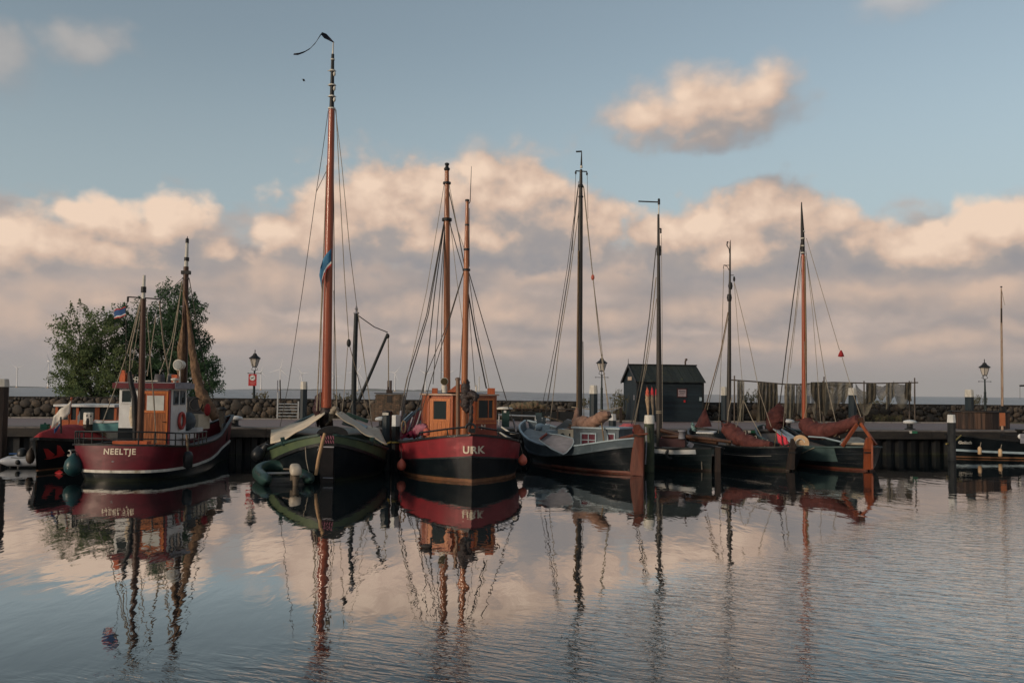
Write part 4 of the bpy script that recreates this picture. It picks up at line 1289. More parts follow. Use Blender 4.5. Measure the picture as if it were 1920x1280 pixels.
# ---- black launch with the red foredeck cover
HL = Hull((-16.6, 39.6, 0), R(180 - 4), [(0, 1.0, 0.7, 0.85), (1.5, 1.22, 1.05, 0.82), (4.0, 1.28, 1.12, 0.85), (6.2, 1.12, 0.85, 0.95), (7.6, 0.72, 0.42, 1.06), (8.4, 0.32, 0.12, 1.14), (8.8, 0.03, 0.02, 1.18)], rake_b=0.15)
la = thing('motor_launch', 'black motor launch with red foredeck cover and varnished white-roofed cabin, bow on', 'motor boat', HL.o)
part('hull', HL.band(-0.3, lambda y: HL.zs(y)), BLACK, la)
part('gunwale', HL.rail(0.12, 0.09, 0.0), DKMETAL, la)
part('foot_stripe', HL.rail(0.03, 0.05, 0.0, zf=lambda y: 0.10), RUST, la)
rows = []
for y in HL.ys(12, 0.62, 0.985):
    z = HL.zs(y) + 0.05
    h = HL.half(y, z) - 0.03
    k = min(1, (HL.L * 0.985 - y) / 2.2)
    rows.append([HL.p(y, 0, z) + HL.rt * (h * t) + V(0, 0, (0.56 * k ** 0.5) * (1 - abs(t) ** 1.4) + 0.02 * mnoise.noise(V(y * 2, t * 3, 0))) for t in (-1, -0.75, -0.5, -0.25, 0, 0.25, 0.5, 0.75, 1)])
part('foredeck_cover', MB().grid(rows, True), REDCLOTH, la)
ylc = HL.L * 0.60
zl = lambda py, d: at(100, py, d).z
tw = MB()
tw.prism([HL.w(-0.98, 1.2, 0.8), HL.w(0.98, 1.2, 0.8), HL.w(0.95, ylc, 0.8), HL.w(-0.95, ylc, 0.8)], (0, 0, at(110, 807, 34.6).z - 0.8))
part('cabin_trunk', tw, CREAM, la)
zc0, zc1 = at(110, 806, 36).z, at(110, 762, 36).z
dL = 36.2
lx0, lx1 = at(104, 780, dL).x, at(218, 780, dL).x
rfm = MB().prism([V(lx0, dL - 0.2, zc1), V(lx1, dL - 0.2, zc1), V(lx1, dL + 2.6, zc1), V(lx0, dL + 2.6, zc1)], (0, 0, 0.09))
part('cabin_roof', rfm, WHITE, la)
for px in (107, 131, 146, 183, 217):
    part('cabin_post', MB().box(V(at(px, 780, dL).x, dL, (zc0 + zc1) / 2), (0.10 if px != 183 else 0.18, 0.1, zc1 - zc0)), VARNDK, la)
part('cabin_sill', MB().box(V((lx0 + lx1) / 2, dL, zc0 + 0.20), (lx1 - lx0, 0.12, 0.40)), VARNDK, la)
part('cabin_glass', MB().box(V((lx0 + lx1) / 2, dL + 0.02, (zc0 + zc1) / 2 + 0.2), (lx1 - lx0 - 0.05, 0.02, zc1 - zc0 - 0.42)), GLASS, la)
part('aft_cabin_wall', MB().box(V((lx0 + lx1) / 2, dL + 2.4, (zc0 + zc1) / 2), (lx1 - lx0 - 0.1, 0.06, zc1 - zc0)), VARNDK, la)
part('grab_rail', MB().box(at(125, 800, 35.6), (1.3, 0.3, 0.10)), M('red_green_cushion', (0.30, 0.055, 0.045), (0.04, 0.16, 0.10), 0.7, 2.4, lo=0.48, hi=0.52), la)
an = MB()
ac = HL.p(HL.L * 0.93, 1, 0.80)
def hp(px, py, d=30.9):
    return at(px, py, d)
an.prism([hp(87, 860, 31.15), hp(93, 857, 31.1), hp(98, 853, 31.05), hp(101.5, 856, 31.0), hp(95, 859, 31.05), hp(90, 861, 31.1)], (0, -0.05, 0))
an.prism([hp(88.5, 858, 31.1), hp(87.5, 840, 31.1), hp(91, 841, 31.1), hp(95, 853, 31.08), hp(92, 857, 31.08)], (0, -0.05, 0))
an.prism([hp(96.5, 853, 31.05), hp(98.5, 835, 31.02), hp(100.5, 837, 31.02), hp(101.8, 852, 31.0), hp(100, 854, 31.0)], (0, -0.05, 0))
bv = bvh_of(HL.band(-0.3, lambda y: HL.zs(y)))
an2 = MB()
def stick(mb, b, off):
    out = []
    for v in mb.v:
        v = Vector(v)
        h = b.ray_cast(Vector((v.x, v.y - 6, v.z)), Vector((0, 1, 0)))
        out.append(tuple(Vector((v.x, (h[0].y if h[0] is not None else v.y) + off + (v.y - 31.05) * 0.6, v.z))))
    mb.v = out
    return mb
part('anchor', stick(an, bv, -0.03), REDPAINT, la)
hz = [hp(131 + 3.8 * math.cos(t), 849 + 5.2 * math.sin(t), 31) for t in [i * math.pi / 8 for i in range(17)]]
hm = MB().tube(hz, 0.022, 6, caps=False)
part('hawse_ring', stick(hm, bv, -0.03), OFFW, la)
part('bow_foot', MB().prism([hp(103, 886, 30.75), hp(112, 880, 30.7), hp(119, 885, 30.75), hp(112, 890, 30.7)], (0, -0.04, 0)), REDPAINT, la)
part('bow_staff', MB().tube([at(114.5, 812, 31.3), at(114, 781, 31.3)], 0.03, 6), IRON, la)
part('flag_staff', MB().tube([at(127, 806, 34.8), at(134, 748, 34.8)], [0.035, 0.025], 6).sph(at(134.2, 746.5, 34.8), 0.05, 8, 6), VARNDK, la)
single('white_flag', flag_mb(at(133.5, 752, 34.7), at(131, 776, 34.7), at(98, 786, 34.6) - at(132, 762, 34.7), seed=2, amp=0.10, droop=0.05), OFFW, 'off-white striped flag hanging from the varnished staff over the red foredeck cover', 'flag', solid=0.006)
single('tricolour_flag', flag_mb(at(114, 785, 31.3), at(114, 795, 31.3), at(103, 806, 31.2) - at(114, 790, 31.3), seed=4, amp=0.06, droop=0.05), BLUE, 'small blue and white flag drooping at the bow staff of the black launch', 'flag', solid=0.006)
fl2 = [o for o in COL.objects if o.name.startswith('tricolour_flag')][-1]
part('white_stripe', flag_mb(at(114, 786, 31.28), at(114, 791, 31.28), at(105, 800, 31.18) - at(114, 789, 31.28), seed=4, amp=0.06, droop=0.03), OFFW, fl2)
single('pennant_flag', flag_mb(at(150, 770, 35), at(150, 787, 35), at(145, 790, 35) - at(150, 779, 35), seed=6, amp=0.05, droop=0.05), OFFW, 'small white flag hanging at the cabin windows of the black launch', 'flag', solid=0.006)
drop_fender(57, 855, 32.0, 0.15, 0.27, M('dark_brown_fender', (0.05, 0.035, 0.025)), 'brown fender on the bow quarter of the black launch', rope_to=at(62, 836, 32))
g_ = single('green_jerrycan', MB().box(at(84.5, 800, 35), (0.28, 0.2, 0.22)).lathe(at(84.5, 794.5, 35), [(0.04, 0), (0.04, 0.05)], 8), M('green_plastic', (0.015, 0.11, 0.07)), 'green plastic canister on the cream trunk of the black launch', 'canister')

# turquoise dinghy resting behind the white-topped pile
HD = Hull(at(171, 804, 34.0), R(84), [(0, 0.35, 0.3, 0.30), (0.5, 0.42, 0.33, 0.27), (1.1, 0.38, 0.26, 0.30), (1.6, 0.14, 0.06, 0.36), (1.75, 0.02, 0.01, 0.38)], rake_b=0.3)
td = thing('dinghy', 'small turquoise and white dinghy lying between the white-topped pile and the wheelhouse', 'dinghy', HD.o)
part('hull', HD.band(-0.05, lambda y: HD.zs(y)), TURQ, td)
part('rim', HD.rail(0.06, 0.06), WHITE, td)
part('floor', HD.deck(0.14), TURQ, td)

# pale grey inflatable at the edge of the picture
def inflatable(label, cx, cy, ang, L, Wd, r, mat, z0=0.16, floor=DKMETAL, name='inflatable_boat'):
    o = Vector((cx, cy, 0))
    fw, rt = V(math.sin(ang), math.cos(ang), 0), V(math.cos(ang), -math.sin(ang), 0)
    P = lambda x, y, z: o + rt * x + fw * y + V(0, 0, z)
    t = thing(name, label, 'inflatable boat', o)
    hw = Wd / 2 - r
    path = [P(-hw, -0.35, z0), P(-hw, 0.0, z0), P(-hw, L * 0.3, z0), P(-hw, L * 0.6, z0 + 0.02)]
    for i in range(1, 12):
        a = math.pi * i / 12
        path.append(P(-hw * math.cos(a), L * 0.62 + math.sin(a) * L * 0.30, z0 + 0.03 + 0.16 * math.sin(a)))
    path += [P(hw, L * 0.6, z0 + 0.02), P(hw, L * 0.3, z0), P(hw, 0, z0), P(hw, -0.35, z0)]
    rad = [0.03, r * 0.92] + [r] * (len(path) - 4) + [r * 0.92, 0.03]
    part('tube', MB().tube(path, rad, 14), mat, t)
    part('floor', MB().prism([P(-hw, 0.02, 0.05), P(hw, 0.02, 0.05), P(hw, L * 0.7, 0.07), P(-hw, L * 0.7, 0.07)], (0, 0, 0.03)), floor, t)
    part('transom', MB().prism([P(-hw + r * 0.6, 0.02, -0.05), P(hw - r * 0.6, 0.02, -0.05), P(hw - r * 0.6, 0.06, -0.05), P(-hw + r * 0.6, 0.06, -0.05)], (0, 0, z0 + 0.10)), M('grey_plywood', (0.05, 0.055, 0.055)), t)
    part('thwart', MB().prism([P(-hw, L * 0.34, z0 + 0.08), P(hw, L * 0.34, z0 + 0.08), P(hw, L * 0.46, z0 + 0.08), P(-hw, L * 0.46, z0 + 0.08)], (0, 0, 0.03)), STEEL, t)
    for sx in (-1, 1):
        part('grab_line', MB().tube([P(sx * (hw + r * 0.72), L * f_, z0 + r * 0.72 - 0.03 * (i % 2)) for i, f_ in enumerate((0.05, 0.15, 0.25, 0.35, 0.45, 0.55))], 0.014, 5), ROPEDK, t)
    return t, P, z0, hw
def outboard(t, P, x, cowl, legm, s=1.0, tiller=1):
    cwl = MB().sph((0, 0, 0), 1.0, 20, 12)
    sq = lambda v: math.copysign(abs(v) ** 0.55, v)
    cwl.v = [tuple(P(x + sq(vx) * 0.135 * s * (1 - 0.12 * vz), -0.16 + sq(vy) * 0.20 * s, 0.48 + sq(vz) * 0.115 * s + 0.25 * sq(vy) * 0.2 * s)) for vx, vy, vz in cwl.v]
    ob = part('outboard_motor', cwl, cowl, t)
    ob2 = part('motor_leg', MB().tube([P(x, -0.13, 0.33), P(x, -0.13, -0.25)], [0.075 * s, 0.045 * s], 10).box(P(x, -0.03, 0.26), (0.2 * s, 0.16, 0.22)), legm, t)
    bnd = MB().lathe((0, 0, 0), [(0.10 * s, -0.01), (0.12 * s, 0), (0.12 * s, 0.03), (0.10 * s, 0.04)], 16)
    bnd.v = [tuple(P(x + vx * 0.95, -0.16 + vy * 1.45, 0.33 + vz + 0.25 * vy)) for vx, vy, vz in bnd.v]
    part('band', bnd, IRON, ob)
    part('tiller_arm', MB().tube([P(x, -0.05, 0.42), P(x - 0.1, 0.3, 0.46), P(x - 0.25, 0.62, 0.44)], 0.024, 7), legm, t)
    return ob
t1, P1, *_ = inflatable('green inflatable dinghy with a white outboard motor under the black bow', at(540, 905, 28.0).x, 27.9, R(-22), 2.9, 1.70, 0.205, RIBG, 0.18)
outboard(t1, P1, 0.22, M('pale_outboard_cowl', (0.46, 0.40, 0.32), (0.40, 0.35, 0.28), 0.4), M('worn_alloy', (0.16, 0.125, 0.09), (0.11, 0.085, 0.06), 0.5), 1.25)
t2, P2, *_ = inflatable('pale grey inflatable dinghy with a black outboard at the edge of the quay pile', at(12, 880, 33.0).x, 33.4, R(78), 2.8, 1.5, 0.20, RIBGREY, 0.24)
part('outboard_motor', MB().lathe(at(41, 862, 33), [(0.08, -0.1), (0.15, 0.02), (0.18, 0.18), (0.15, 0.36), (0.08, 0.42)], 14), FENDBL, t2)
part('motor_leg', MB().tube([at(40, 862, 33), at(34, 880, 32.9)], [0.08, 0.06], 8).sph(at(34, 866, 32.8), 0.10, 8, 6), IRON, t2)
part('blue_stripe', MB().tube([P2(-0.55, -0.3, 0.43), P2(-0.55, 1.5, 0.45)], 0.03, 6), BLUE, t2)

# ---- black tjalk with the tall red mast and cream canvas tent
HT = Hull((-8.25, 42.0, 0), R(180 - 10.5), [(0, 1.1, 0.9, 0.95), (2, 1.9, 1.75, 0.72), (5, 2.12, 2.0, 0.66), (8, 2.12, 1.98, 0.70), (10.2, 2.02, 1.80, 0.82), (11.6, 1.70, 1.35, 1.0), (12.5, 1.22, 0.8, 1.20), (13.0, 0.72, 0.34, 1.36), (13.3, 0.22, 0.06, 1.46)], rake_b=0.10)
tj = thing('sailing_barge', 'black sailing barge with green bulwark, tall red mast and cream canvas tent, bow on', 'sailing barge', HT.o)
zg = lambda y: HT.zs(y) - 0.27 - 0.13 * min(1, max(0, (13.3 - y) / 2.5))
part('hull', HT.band(-0.3, zg), BLACK, tj)
part('green_bulwark', HT.band(lambda y: zg(y) + 0.03, lambda y: HT.zs(y)), GREEN, tj)
part('rubbing_strake', HT.rail(0.12, 0.10, 0, zf=lambda y: zg(y)), DKMETAL, tj)
part('cap_rail', HT.rail(0.14, 0.07, 0.03), DKGREEN, tj)
part('deck', HT.deck(0.38), DECKWD, tj)
st = MB().prism([HT.w(-0.24, 13.15, -0.3), HT.w(0.24, 13.15, -0.3), HT.w(0.19, 13.42, -0.3), HT.w(-0.19, 13.42, -0.3)], (0, 0, 1.86))
part('stem_post', st, M('dark_brown_stem', (0.007, 0.0065, 0.007), (0.012, 0.010, 0.010), 0.45, 2.5, (1, 1, 2), 0.004), tj)
arch = [HT.w(0.50 * math.cos(a) - 0.15, 13.1, 1.50 + 0.27 * math.sin(a)) for a in [math.pi * i / 10 for i in range(11)]]
part('stem_arch', MB().prism(arch, HT.fw * 0.2), IRON, tj)
cap_ = MB()
for i in range(6):
    cap_.prism([HT.w(-0.21 + i * 0.075, 13.44, 1.36), HT.w(-0.18 + i * 0.075, 13.44, 1.36), HT.w(-0.15 + i * 0.075, 13.44, 1.47), HT.w(-0.18 + i * 0.075, 13.44, 1.47)], HT.fw * 0.012)
    cap_.prism([HT.w(-0.21 + i * 0.075, 13.44, 1.23), HT.w(-0.18 + i * 0.075, 13.44, 1.23), HT.w(-0.15 + i * 0.075, 13.44, 1.33), HT.w(-0.18 + i * 0.075, 13.44, 1.33)], HT.fw * 0.012)
part('stem_ornament', cap_, PINK, tj)
part('steel_bands', MB().box(HT.w(0, 13.45, 1.12), (0.44, 0.03, 0.04), R(169.5)).box(HT.w(0, 13.45, 0.15), (0.44, 0.03, 0.03), R(169.5)), LEEGREY, tj)
part('leaning_pole', MB().tube([at(609, 812, 28.4), at(604, 830, 28.35), at(597, 860, 28.3), at(592, 890, 28.3)], [0.05, 0.055, 0.055, 0.05], 8), PALEWOOD, tj)
part('bowsprit_bar', MB().tube([at(598, 814, 28.6), at(650, 820, 29.6), at(694, 827, 30.8)], 0.025, 6), IRON, tj)
part('white_marker', MB().tube([at(650, 820, 29.58), at(655, 820.6, 29.7)], 0.05, 8), OFFW, tj)
# canvas tent: two sheets off the boom
def sheet(ridge_f, ridge_b, eave_b, eave_f, seed, sag=0.10):
    rows = []
    for i in range(15):
        u = i / 14
        row = []
        for j in range(13):
            v = j / 12
            p = ridge_f.lerp(ridge_b, v).lerp(eave_f.lerp(eave_b, v), u)
            p = p - V(0, 0, sag * 4 * u * (1 - u)) + V(0, 0, 0.035 * math.sin(u * 13 + v * 5 + seed) * u + 0.06 * mnoise.noise(V(u * 4, v * 3, seed)))
            row.append(p)
        rows.append(row)
    return MB().grid(rows, True)
part('canvas_tent', sheet(at(609, 775, 31.0), at(609, 768, 35.5), at(508, 806, 35.8), at(507, 833, 31.4), 1.0), SAIL, tj, solid=0.03)
part('canvas_tent', sheet(at(629, 775, 31.0), at(640, 771, 35.5), at(709, 803, 35.8), at(726, 832, 31.4), 4.0), SAIL, tj, solid=0.03)
part('cabin_house', MB().prism([HT.w(-1.45, 3.2, 0.5), HT.w(1.45, 3.2, 0.5), HT.w(1.45, 9.0, 0.5), HT.w(-1.45, 9.0, 0.5)], (0, 0, 0.72)), DKGREEN, tj)
part('cabin_roof', MB().prism([HT.w(-1.5, 3.1, 1.22), HT.w(1.5, 3.1, 1.22), HT.w(1.5, 9.1, 1.22), HT.w(-1.5, 9.1, 1.22)], (0, 0, 0.07)), DKGREEN, tj)
part('pale_hatch', MB().prism([at(641, 796, 33.8), at(683, 806, 33.8), at(690, 801, 34.6), at(648, 783, 34.6)], (0, 0, 0.04)), PALEBLU, tj)
part('side_board', MB().beam(at(535, 803, 36), at(590, 778, 38), 0.12, 0.14), DKGREEN, tj)
part('side_board', MB().beam(at(690, 790, 38), at(650, 775, 38), 0.12, 0.14), DKGREEN, tj)
for sx in (-1, 1):
    part('bollard', MB().beam(HT.p(12.2, sx, 1.1), HT.p(12.2, sx, 1.36), 0.12, 0.12), DKGREEN, tj)
# masts
dT = 33.0
tmast = part('mast', mast_mb([at(611.5, 830, dT), at(612, 770, dT), at(616, 500, dT), at(622, 205, dT)], [0.185, 0.18, 0.155, 0.115], 14), MASTRED, tj)
part('topmast', mast_mb([at(622, 205, dT), at(624, 102, dT)], [0.088, 0.055], 10), IRON, tmast)
part('truck_pole', mast_mb([at(624, 102, dT), at(625, 80, dT)], [0.035, 0.02], 8), OFFW, tmast)
mb_ = MB()
for py, r_ in ((204, 0.14), (181, 0.12), (160, 0.13), (133, 0.11), (112, 0.075)):
    ring(mb_, at(622 + (204 - py) * 0.02, py, dT), r_, 0.05)
for py in (160, 133, 181):
    mb_.tube([at(614.5, py, dT), at(630.5, py + 1, dT)], 0.018, 5)
    mb_.sph(at(627, py + 6, dT - 0.12), (0.05, 0.05, 0.09), 8, 6)
part('mast_bands', mb_, OFFW, tmast)
part('mast_coat', blob_roll([at(611.5, 800, dT - 0.05), at(611.5, 775, dT - 0.05), at(612, 764, dT - 0.05)], [0.24, 0.23, 0.19], 12, 0.15, 5), TARP, tj)
part('heel_lashing', blob_roll([at(618, 790, dT - 0.4), at(622, 775, dT - 0.4), at(628, 766, dT - 0.4), at(634, 774, dT - 0.4)], [0.04, 0.09, 0.10, 0.05], 8, 0.3, 8), ROPE, tj)
part('maroon_sail_bundle', blob_roll([at(598, 790, 34.0), at(597, 765, 34.0), at(599, 745, 34.0), at(603, 735, 34)], [0.10, 0.22, 0.15, 0.05], 10, 0.2, 9), M('maroon_cloth', (0.035, 0.014, 0.018)), tj)
for nm, pts, r, mt in (
    ('forestay', [at(615.5, 208, dT), at(604, 290, dT), at(593, 360, dT)], 0.012, ROPEDK),
    ('stay_bridle', [at(612.5, 320, dT), at(593, 360, dT)], 0.012, ROPEDK),
    ('forestay', [at(593, 360, dT), at(568, 540, 33.6), at(541, 720, 34.4), at(525, 800, 35)], 0.012, ROPEDK),
    ('halyard', [at(613, 310, dT), at(606, 500, dT), at(600, 640, dT), at(594, 770, dT)], 0.024, ROPE),
    ('halyard', [at(608, 500, dT - 0.2), at(603, 600, dT - 0.2), at(600, 770, dT - 0.2)], 0.014, ROPE),
    ('shroud', [at(630, 206, dT), at(637, 350, dT), at(646, 520, dT), at(654, 636, dT)], 0.015, ROPE),
    ('shroud', [at(629, 206, dT), at(641, 310, dT), at(656, 470, dT), at(669, 575, 36)], 0.013, ROPE),
    ('halyard', [at(624, 210, dT), at(626, 400, dT), at(627, 545, dT), at(626, 770, dT)], 0.016, ROPEDK),
    ('halyard', [at(626, 545, dT), at(629, 640, dT), at(632, 770, dT)], 0.016, ROPE),
    ('block_line', [at(652, 650, dT), at(645, 740, dT), at(640, 785, dT)], 0.013, ROPE),
    ('block_line', [at(656, 650, dT), at(676, 725, 34), at(700, 806, 35.2)], 0.015, ROPE),
    ('stay', [at(670, 578, 37), at(684, 680, 36.5), at(698, 800, 35.6)], 0.012, ROPE),
    ('bow_rope', [at(572, 827, 29.2), at(574, 860, 28.6), at(579, 885, 28.3)], 0.014, ROPE)):
    rope(nm, pts, r, mt, tj)
part('pulley_block', MB().sph(at(654, 643, dT), (0.08, 0.06, 0.15), 10, 7), IRON, tj)
# long pennant and flag
pn = MB()
cl = [(626, 80), (618, 74), (610, 68), (603, 63), (598, 70), (590, 82), (580, 92), (570, 98), (560, 101.5), (550, 102)]
wd = [0.02, 0.06, 0.09, 0.05, 0.07, 0.085, 0.08, 0.065, 0.05, 0.03]
rows = [[], [], []]
for i, (px, py) in enumerate(cl):
    p = at(px, py, dT + 0.10 * math.sin(i * 1.3))
    nrm = V(0.5, 0.5 * math.cos(i), 0.8).normalized()
    rows[0].append(p + nrm * wd[i])
    rows[1].append(p + V(0, 0.05, 0))
    rows[2].append(p - nrm * wd[i])
single('long_pennant', MB().grid(rows, True), M('navy_pennant', (0.012, 0.016, 0.035)), 'long dark blue pennant streaming from the top of the tall red mast', 'pennant', solid=0.006)
f0, f1 = at(621.5, 466, dT - 0.25), at(621, 498, dT - 0.25)
def mastflag(a, b, dy=0.0):
    rows = []
    prof = [(0, 0, 0), (-9, 9, -0.08), (-16, 20, 0.06), (-21, 36, -0.06), (-23, 50, 0.03)]
    for j in range(5):
        v = a + (b - a) * j / 4
        row = []
        for i, (ddx, ddy, dd) in enumerate(prof):
            top = at(621.5 + ddx, 466 + ddy, dT - 0.28 + dd + dy)
            bot = at(621 + ddx + (i * 1.4), 498 + ddy - i * 1.0, dT - 0.28 - dd * 0.8 + dy)
            row.append(top.lerp(bot, v))
        rows.append(row)
    return MB().grid(rows, True)
mf = single('mast_flag', mastflag(0, 1), LTBLUE, 'light blue flag with red and white edge lying against the tall red mast', 'flag', solid=0.006)
part('white_stripe', mastflag(0.74, 0.87, -0.012), WHITE, mf)
part('red_stripe', mastflag(0.87, 1.0, -0.012), REDPAINT, mf)
drop_fender(484, 851, 31.2, 0.24, 0.26, FENDBL, 'round black fender beside the cream canvas of the barge', rope_to=at(500, 828, 31.4))
tf = thing('fender', 'long black fender tucked under the corner of the cream canvas', 'fender', at(497, 842, 31.8))
part('body', MB().tube([at(492, 852, 31.8), at(495, 842, 31.8), at(500, 832, 31.8)], [0.10, 0.16, 0.09], 10), FENDBL, tf)

# ---- the burgundy cutter URK seen over its pointed stern
HU = Hull((-1.25, 29.3, 0), R(-9.5), [(0, 0.0, 0.0, 1.50), (0.35, 0.62, 0.42, 1.44), (0.9, 1.22, 0.95, 1.35), (1.8, 1.78, 1.55, 1.22), (3.2, 2.12, 1.95, 1.10), (5.5, 2.18, 2.02, 1.08), (8.0, 2.0, 1.75, 1.28), (10.2, 1.45, 1.0, 1.75), (11.6, 0.75, 0.35, 2.2), (12.4, 0.05, 0.03, 2.5)], rake_b=0.35, rake_s=0.05)
ur = thing('fishing_cutter', 'burgundy cutter with orange varnished wheelhouse and two orange masts, lettered URK', 'fishing boat', HU.o)
zu = lambda y: 0.83 - 0.33 * min(1, y / 3.0) ** 0.8 + 0.55 * max(0, (y - 6) / 6.4) ** 1.6
part('hull', HU.band(0.10, lambda y: zu(y) - 0.025, 34), BLACK, ur)
part('boot_stripe', HU.band(-0.3, 0.098, 34), RUST, ur)
ub = HU.band(lambda y: zu(y) + 0.025, lambda y: HU.zs(y), 34)
part('bulwark', ub, BURGL, ur)
part('rubbing_strake', HU.rail(0.06, 0.05, 0, zf=zu), DKMETAL, ur)
part('cap_rail', HU.rail(0.14, 0.07, 0.02), DKMETAL, ur)
part('deck', HU.deck(0.45), DECKGR, ur)
bv = bvh_of(ub)
tl, tr = at(867, 843, 29.4), at(908, 844, 29.4)
text_mesh('port_lettering', 'URK', 0.325, LETTER, ur, on_hull((tl.x + tr.x) / 2, (tl.z + tr.z) / 2, 25, bv, 0.03), 0.03, 1.08)
# rail of bent bar
rm = MB()
pts = [at(784, 817, 31.6), at(787, 811, 31.4), at(838, 804, 30.2), at(872, 800.5, 29.5)]
rm.tube(pts, 0.032, 7).tube([at(897, 800.5, 29.5), at(936, 807, 30.2), at(972, 813, 31.4), at(974, 820, 31.6)], 0.032, 7)
for a, b in (((784, 817, 31.6), (782, 828, 31.7)), ((838, 804, 30.2), (840, 818, 30.2)), ((936, 807, 30.2), (933, 819, 30.2)), ((972, 813, 31.4), (974, 829, 31.5))):
    rm.tube([at(*a), at(*b)], 0.026, 6)
part('stern_rail', rm, DKMETAL, ur)
part('stern_arch', MB().tube([at(882 + 9 * math.cos(t) , 803 - 9 * math.sin(t), 29.5) for t in [math.pi * i / 8 for i in range(9)]], 0.04, 8).beam(at(886.5, 803, 29.6), at(886.5, 812, 29.6), 0.16, 0.16), DKMETAL, ur)
# wheelhouse of five sides
cu = HU.w(-0.10, 4.0, 0)
wf, wr = HU.fw, HU.rt
def U(x, y, z):
    return HU.w(x, y, z)
ucx = 0.14
pl = [(-1.40 + ucx, 4.55), (-1.28 + ucx, 4.0), (-0.40 + ucx, 3.55), (0.40 + ucx, 3.55), (1.22 + ucx, 3.85), (1.34 + ucx, 4.55), (1.30 + ucx, 6.2), (-1.36 + ucx, 6.2)]
zw0, zw1 = 0.65, at(868, 741, 33.0).z
part('wheelhouse', MB().prism([U(x, y, zw0) for x, y in pl], (0, 0, zw1 - zw0)), VARNDK, ur)
big = [(x + (0.07 if x > ucx else -0.07), y - (0.12 if y < 5 else -0.1)) for x, y in pl]
rfb = MB()
rfb.prism([U(x, y, zw1 + 0.002) for x, y in big], (0, 0, 0.05))
part('roof', rfb, M('pale_roof_edge', (0.50, 0.36, 0.27), (0.42, 0.28, 0.2), 0.5, 3), ur)
rid = MB().add([U(-1.2, 4.4, zw1 + 0.055), U(1.4, 4.4, zw1 + 0.055), U(1.4, 6.0, zw1 + 0.055), U(-1.2, 6.0, zw1 + 0.055), U(0.1, 5.2, zw1 + 0.16)], [(0, 1, 4), (1, 2, 4), (2, 3, 4), (3, 0, 4)])
part('roof_crown', rid, LEEGREY, ur)
def face_panel(i, u0, u1, z0, z1, off0, off1, mat, name, parent):
    a, b = V(*pl[i], 0), V(*pl[i + 1], 0)
    d = (b - a).normalized()
    nrm = V(d.y, -d.x, 0)
    L_ = (b - a).length
    q = [a + d * (L_ * u0) + nrm * off0, a + d * (L_ * u1) + nrm * off0, a + d * (L_ * u1) + nrm * off1, a + d * (L_ * u0) + nrm * off1]
    return part(name, MB().prism([U(p.x, p.y, z0) for p in q], (0, 0, z1 - z0)), mat, parent)
uz = lambda py: at(868, py, 32.9).z
# door on the port facet, window inside it
ud = face_panel(1, 0.10, 0.90, zw0 + 0.1, uz(747), 0.004, 0.045, VARN, 'door', ur)
face_panel(1, 0.10, 0.24, uz(790), uz(748), 0.047, 0.062, VARN, 'stile', ud)
face_panel(1, 0.76, 0.90, uz(790), uz(748), 0.047, 0.062, VARN, 'stile', ud)
uw = face_panel(1, 0.26, 0.74, uz(786), uz(752), 0.047, 0.056, GLASS, 'window', ud)
face_panel(1, 0.24, 0.76, uz(752) + 0.0, uz(748), 0.047, 0.066, VARN, 'cross_rail', ud)
face_panel(1, 0.24, 0.76, uz(790), uz(786) + 0.0, 0.047, 0.066, VARN, 'cross_rail', ud)
for k in range(5):
    face_panel(1, 0.12 + 0.155 * k, 0.12 + 0.155 * (k + 1) - 0.012, zw0 + 0.12, uz(793), 0.047, 0.058, VARN, 'plank', ud)
face_panel(1, 0.0, 0.085, zw0, zw1 - 0.002, 0.002, 0.06, VARNDK, 'door_post', ur)
face_panel(1, 0.915, 1.0, zw0, zw1 - 0.002, 0.002, 0.06, VARNDK, 'door_post', ur)
# starboard facet: window and red lower boards
uw = face_panel(3, 0.14, 0.80, uz(783), uz(750), 0.004, 0.014, GLASS, 'window', ur)
for u0, u1, z0, z1 in ((0.06, 0.14, uz(787), uz(746)), (0.80, 0.88, uz(787), uz(746)), (0.14, 0.80, uz(750), uz(746)), (0.14, 0.80, uz(787), uz(783))):
    face_panel(3, u0, u1, z0, z1, 0.004, 0.04, VARN, 'window_frame', ur)
face_panel(3, 0.58, 0.62, uz(783), uz(750), 0.016, 0.03, VARNDK, 'window_bar', ur)
face_panel(3, 0.0, 1.0, zw0, uz(794), 0.004, 0.03, M('rust_red_boards', (0.22, 0.055, 0.032), (0.17, 0.04, 0.026), 0.5, 3), 'lower_panel', ur)
face_panel(3, 0.0, 1.0, uz(794), uz(792.5), 0.004, 0.045, VARN, 'trim', ur)
face_panel(0, 0.1, 0.9, uz(794), uz(792.5), 0.004, 0.03, VARN, 'trim', ur)
a, b = V(*pl[3], 0), V(*pl[4], 0)
d_ = (b - a).normalized()
n_ = V(d_.y, -d_.x, 0)
pc = a.lerp(b, 0.36) + n_ * 0.036
text_mesh('letter_n', 'N', 0.25, LETTER, ur, lambda u, v: U(pc.x + d_.x * u, pc.y + d_.y * u, uz(800.5) + v), 0.03)
